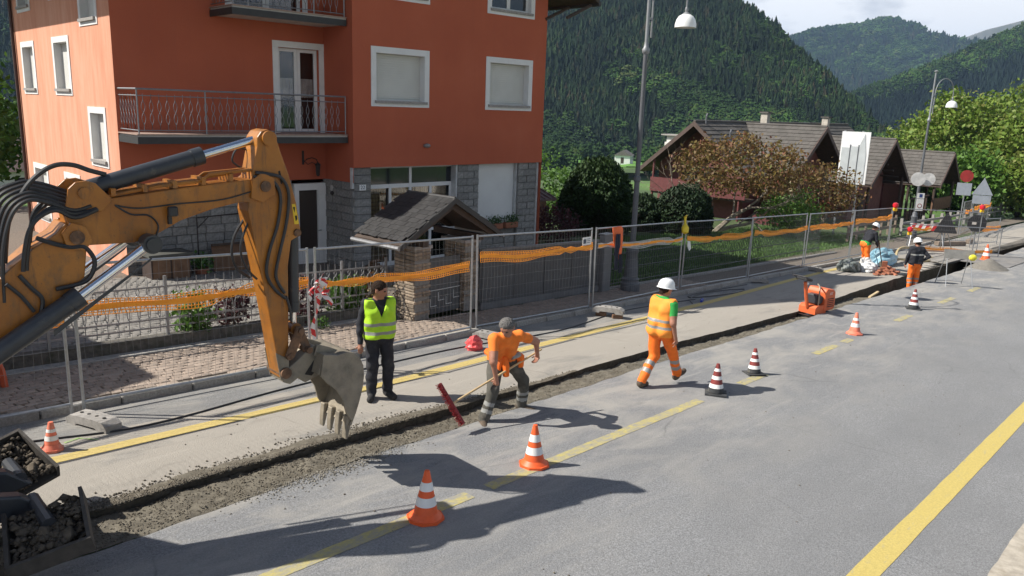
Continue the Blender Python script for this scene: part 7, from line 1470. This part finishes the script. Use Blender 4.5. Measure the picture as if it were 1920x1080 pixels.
    if hair or helmet:
        def hs(P):
            d = B_head.sdf(P, k=.03) - .007; q = (P - hd) @ np.array(M3); lim = q[..., 2] - (.055 - .8 * np.clip(.085 - q[..., 0], 0, .2)); return np.maximum(d, -lim)
        B_head = Body(); B_head.p = [q for q in B.p if False]; B_head.add(hv(-.015, 0, .03), hv(.0, 0, .0), .10, .092, 'skin'); B_head.add(hv(-.04, 0, .0), hv(-.05, 0, -.05), .075, .06, 'skin')
        l2, h2 = B_head.box(.04); g2 = np.random.default_rng(seed)
        Vh, Fh = surface_nets(lambda P: hs(P) + .006 * np.sin(P @ np.array([130, 90, 60], np.float32)) * np.sin(P @ np.array([-80, 120, 100], np.float32)), l2, h2, .0085); link('hair', mesh_np('hair', Vh, Fh, MATBY[hair or 'hairb'], smooth=True), root)
    if helmet:
        mb = MB(); n_ = 22; prof = [(0, .175), (.04, .172), (.08, .158), (.11, .13), (.127, .09), (.132, .045), (.134, .03), (.145, .026), (.150, .02), (.135, .018)]
        for r_, z in prof:
            for i in range(n_):
                t = 6.2832 * i / n_; brim = 1.0 + (.28 if r_ > .137 else 0) * max(0, math.cos(t)) ** 3; v = Vector((r_ * math.cos(t) * 1.1 * brim - .01, r_ * math.sin(t) * .93, z + .0 - (.02 if r_ > .137 else 0) * max(0, math.cos(t)) ** 3)); mb.v.append(tuple(hd + np.array(M3 @ v)))
        mb.f = [(j * n_ + i, j * n_ + (i + 1) % n_, (j + 1) * n_ + (i + 1) % n_, (j + 1) * n_ + i) for j in range(len(prof) - 1) for i in range(n_)]; mb.m = [0] * len(mb.f); he = mb.build('helmet', M_HELM, root, True)
        rb = MB(); rb.path([tuple(hv(-.11, 0, .13)), tuple(hv(-.05, 0, .172)), tuple(hv(.03, 0, .176)), tuple(hv(.1, 0, .14))], .012, 6); rb.build('helmet_rib', M_HELM, he, True)
    if vest:
        T = Body()
        for s_ in (-1, 1): T.add(ch + s_ * lat * .09, waist + s_ * hlat * .082, .115 * bulk, .11 * bulk, 'v'); T.add(waist + s_ * hlat * .082, pv + s_ * hlat * .088, .11 * bulk, .12 * bulk, 'v')
        T.add(sl - lat * .05, sr + lat * .05, .077 * bulk, .077 * bulk, 'v'); T.add(ch + up * .06, nk - up * .03, .1 * bulk, .075 * bulk, 'v'); z0 = pv[2] - vest.get('drop', .1); zt = nk[2]
        def vs_(P):
            d = T.sdf(P, k=.03, grow=.026, folds=.012, seed=seed + 5); d = np.maximum(d, z0 - P[..., 2]); d = np.maximum(d, np.abs(P[..., 1] - ch[1]) - .235)
            if vest.get('v', True): d = np.maximum(d, np.minimum(P[..., 0] - ch[0] - .02, (P[..., 2] - (ch[2] - .06)) * .40 - np.abs(P[..., 1] - ch[1])))
            return np.maximum(d, P[..., 2] - zt - .004 - .12 * np.clip(np.abs(P[..., 1] - ch[1]) - .05, 0, 1))
        l2, h2 = T.box(.05); l2[2] = z0 - .03; Vv, Fv = surface_nets(vs_, l2, h2, .0115); zc_ = Vv[Fv].mean(1); fm = np.zeros(len(Fv), int)
        for a, b in vest['bands']: fm[(zc_[:, 2] > a) & (zc_[:, 2] < b)] = 1
        link('hi_vis_vest', mesh_np('hi_vis_vest', Vv, Fv, [MATBY[vest['tag']], M_REF], fm, True), root)
    return root
def world_joints(W, loc, yaw):
    c, s_ = math.cos(-yaw), math.sin(-yaw); return {k: ((p[0] - loc[0]) * c - (p[1] - loc[1]) * s_, (p[0] - loc[0]) * s_ + (p[1] - loc[1]) * c, p[2] - loc[2]) for k, p in W.items()}
STAND = dict(ankle=.085)
# man in the yellow vest, watching
J = dict(anL=(-.02, .13, .095), anR=(.03, -.13, .095), toeL=(.17, .17, .045), toeR=(.20, -.20, .045), knL=(.03, .125, .50), knR=(.05, -.12, .50), hipL=(0, .095, .90), hipR=(0, -.095, .90), pelvis=(0, 0, .97), chest=(0, 0, 1.31), neck=(-.005, 0, 1.485), shL=(-.01, .195, 1.425), shR=(0, -.195, 1.425), elL=(-.12, .25, 1.16), wrL=(-.17, .10, 1.0), elR=(-.03, -.275, 1.14), wrR=(.06, -.295, .885), head=(.03, 0, 1.635))
make_person('man in lime-yellow vest and dark clothes watching from the strip', (6.95, 8.88, zg(6.95)), R(-112), J, dict(top='navy', trousers='trd', boots='bootd', fore='navy'), hair='hairb', head_yaw=R(55), head_pitch=R(12), vest=dict(tag='hivy', bands=[(.995, 1.045), (1.12, 1.17)], drop=.04), hands=[((.065, -.297, .87), (.15, 0, -1), (-1, .3, 0), 1, .35), ((-.18, .08, .99), (-.3, -1, -.2), (0, 0, 1), 1, .4)], seed=1)
# walking man seen from behind
J = dict(anL=(-.30, .09, .12), anR=(.46, -.08, .13), toeL=(-.13, .11, .045), toeR=(.64, -.09, .16), knL=(.02, .10, .52), knR=(.27, -.09, .55), hipL=(.0, .095, .91), hipR=(.03, -.095, .91), pelvis=(.01, 0, .98), chest=(.03, 0, 1.32), neck=(.04, 0, 1.50), shL=(.06, .2, 1.43), shR=(0, -.2, 1.43), elL=(.12, .27, 1.17), wrL=(.25, .25, .98), elR=(-.05, -.27, 1.15), wrR=(.03, -.28, .89), head=(.075, 0, 1.65))
make_person('man in orange work suit and white helmet walking away along the trench', (10.95, 6.62, zg(10.95)), R(-4), J, dict(top='grs', trousers='hivo', boots='boot', sleeve_len=.62, shin=[(.28, .44, 'ref'), (.58, .74, 'ref')]), helmet=True, hair='hairb', head_yaw=R(-18), head_pitch=R(8), vest=dict(tag='hivl', bands=[(1.02, 1.065), (1.135, 1.18)], drop=.10, v=False), hands=[((.035, -.283, .875), (.15, 0, -1), (-.2, .8, 0), 1, .45), ((.26, .248, .965), (.5, 0, -1), (0, -1, 0), -1, .45)], seed=2)
# sweeper, bent over the broom, standing astride in the trench
loc = (7.9, 7.3, zg(7.9)); yaw = R(-135)
W = dict(anR=(7.47, 7.22, -.335), anL=(8.37, 7.32, -.375), toeR=(7.33, 7.08, -.385), toeL=(8.42, 7.12, -.43), knR=(7.60, 7.18, .08), knL=(8.27, 7.22, .06), hipR=(7.88, 7.42, .40), hipL=(8.04, 7.32, .40), pelvis=(7.96, 7.37, .46), chest=(7.79, 7.17, .74), neck=(7.70, 7.06, .89), shR=(7.56, 7.16, .83), shL=(7.93, 7.0, .84), elR=(7.46, 7.06, .55), wrR=(7.50, 7.04, .31), elL=(8.24, 6.98, .70), wrL=(8.36, 7.05, .47), head=(7.62, 6.98, 1.02))
Jw = world_joints(W, loc, yaw); lv = lambda d: world_joints({'d': (loc[0] + d[0], loc[1] + d[1], loc[2] + d[2])}, loc, yaw)['d']
sw_ = make_person('grey-haired man in orange T-shirt bending to sweep the trench', loc, yaw, Jw, dict(top='tsh', trousers='olv', boots='boot', sleeve_len=.55, shin=[(.42, .56, 'ref'), (.68, .82, 'ref')]), hair='hairg', head_yaw=R(-22), head_pitch=R(32), hands=[(Jw['wrR'], lv((.02, .04, -1)), lv((.6, .4, 0)), 1, 1.0), (Jw['wrL'], lv((-.1, .05, -1)), lv((-.8, .1, -.2)), -1, 1.0)], seed=3)
# jacket tied round his hips
tj = MB(); cen = Vector(Jw['pelvis']); n_ = 20
for k in range(n_):
    t = 6.2832 * k / n_
pts = [cen + Vector((.135 * math.cos(t), .21 * math.sin(t), .035 + .02 * math.sin(3 * t))) for t in np.linspace(0, 6.2832, 22)]
tj.path(pts, [.042 + .012 * math.sin(i * 1.7) for i in range(22)], 8); tj.path([cen + Vector((.15, .03, .02)), cen + Vector((.2, .05, -.1)), cen + Vector((.19, .06, -.24))], [.05, .055, .045], 8); tj.path([cen + Vector((.15, -.02, .02)), cen + Vector((.19, -.05, -.08)), cen + Vector((.2, -.06, -.17))], [.05, .05, .04], 8); tj.path([cen + Vector((.02, .2, .03)), cen + Vector((.0, .26, -.02)), cen + Vector((-.02, .27, -.16))], [.06, .07, .05], 8); tjo = tj.build('tied_jacket', M_HIVO, sw_, True)
rf_ = MB(); rf_.path([cen + Vector((.17, .13, .03)), cen + Vector((.12, .2, .04)), cen + Vector((.05, .245, .04))], .038, 8); rf_.path([cen + Vector((.15, -.15, .03)), cen + Vector((.17, -.1, .03))], .047, 8); rf_.build('reflective_band', M_REF, tjo, True)
br = empty('push_broom', (6.9, 7.25, .05), 'wooden-handled broom with a long red bristle head, swung by the sweeper', 'broom'); MB().tube((1.62, -.14, .45), (-.0, .0, .0), .0155, n=8).build('handle', mat('broom_wood', (.52, .38, .2), .6, .15, 10), br)
hd0, hd1 = Vector((-.07, .19, .24)), Vector((.04, -.17, -.26)); dv = (hd1 - hd0).normalized(); side_ = Vector((-.6, -.5, -.1)); side_ = (side_ - dv * side_.dot(dv)).normalized(); th_ = dv.cross(side_); Mx = Matrix((dv, side_, th_)).transposed()
MB().box((hd0 + hd1) / 2, ((hd1 - hd0).length, .035, .055), Mx, .008).build('head_block', mat('broom_red', (.26, .025, .028), .6), br); bs_ = MB(); L_ = (hd1 - hd0).length; g_ = random.Random(4)
for k in range(60):
    for q in (-1, 0, 1):
        p = hd0 + dv * (L_ * (k + .5) / 60) + side_ * .016 + th_ * q * .018; bs_.tube(p, p + side_ * .085 + dv * g_.uniform(-.012, .012) + th_ * (q * .008 + g_.uniform(-.008, .008)), .006, .004, 4)
bs_.build('bristles', mat('broom_bristle', (.36, .03, .035), .6, .3, 20), br, kind='stuff')
# worker with shovel
J = dict(anL=(.05, .12, .095), anR=(-.08, -.12, .095), toeL=(.24, .13, .045), toeR=(.11, -.13, .045), knL=(.10, .12, .5), knR=(.0, -.12, .5), hipL=(-.02, .1, .89), hipR=(-.04, -.1, .89), pelvis=(-.03, 0, .96), chest=(.13, 0, 1.25), neck=(.24, 0, 1.40), shL=(.2, .19, 1.33), shR=(.2, -.19, 1.33), elL=(.42, .22, 1.13), wrL=(.55, .1, .98), elR=(.22, -.24, 1.05), wrR=(.42, -.12, .86), head=(.33, 0, 1.53))
make_person('worker in black top and orange trousers shovelling beside the brick heap', (30.15, 9.85, zg(30.15)), R(-28), J, dict(top='navy', hem='grs', trousers='hivo', boots='bootd', fore='navy', shin=[(.3, .45, 'ref'), (.6, .75, 'ref')]), h=.018, helmet=True, hair='hairb', head_pitch=R(28), hands=[((.56, .09, .965), (.5, -.5, -.6), (0, -1, 0), -1, .9), ((.43, -.11, .845), (.5, .4, -.6), (0, 1, 0), 1, .9)], seed=6)
sv = empty('shovel', (30.66, 9.55, zg(30.66) + .45), 'long-handled shovel held by the worker beside the brick heap', 'shovel', R(-28)); MB().tube((-.06, 0, .62), (.22, 0, -.22), .018, n=8).build('handle', M_WOODB, sv); MB().prism([(-.1, -.2), (.1, -.2), (.11, -.36), (.0, -.48), (-.11, -.36)], -.01, .01, lambda p, q, d: (.22 + (-.22 - q) * .33 + d, p, q)).build('blade', M_STEEL, sv)
# worker standing in the trench
J = dict(anL=(0, .11, .095), anR=(.03, -.11, .095), toeL=(.19, .13, .045), toeR=(.22, -.13, .045), knL=(.03, .11, .5), knR=(.04, -.11, .5), hipL=(0, .095, .90), hipR=(0, -.095, .90), pelvis=(0, 0, .97), chest=(.02, 0, 1.31), neck=(.03, 0, 1.49), shL=(.01, .2, 1.42), shR=(.02, -.2, 1.42), elL=(.02, .28, 1.15), wrL=(.12, .27, .90), elR=(-.12, -.36, 1.20), wrR=(-.02, -.19, 1.03), head=(.06, 0, 1.64))
make_person('worker in navy jacket with one white band standing knee-deep in the trench', (28.75, 7.72, zg(28.75) - .32), R(42), J, dict(top='navy', trousers='hivo', boots='bootd', fore='navy', shin=[(.15, .3, 'ref'), (.5, .65, 'ref')]), h=.018, helmet=True, hair='hairb', head_yaw=R(20), head_pitch=R(14), vest=dict(tag='navy', bands=[(1.235, 1.285)], drop=.02, v=False), hands=[((.125, .27, .885), (.3, 0, -1), (0, -1, 0), -1, .4), ((-.01, -.18, 1.02), (.5, 1, -.3), (0, 0, 1), 1, .4)], seed=8)
# ------------------------------------------------------------------ valley haze
hz = MB().b2((-6300, -6300, -75), (6300, 6300, 580)).build('haze', None, None); hz['kind'] = 'stuff'
mh = bpy.data.materials.new('valley_air'); mh.use_nodes = True; th = mh.node_tree; th.nodes.clear(); oh = N(th, 'ShaderNodeOutputMaterial'); pvn = N(th, 'ShaderNodeVolumePrincipled'); pvn.inputs['Color'].default_value = (.45, .66, 1, 1); pvn.inputs['Density'].default_value = .00012; pvn.inputs['Anisotropy'].default_value = .2
th.links.new(pvn.outputs[0], oh.inputs['Volume']); hz.data.materials.clear(); hz.data.materials.append(mh); tag(hz, 'pale blue valley haze filling the air over the valley', 'haze', kind='stuff')
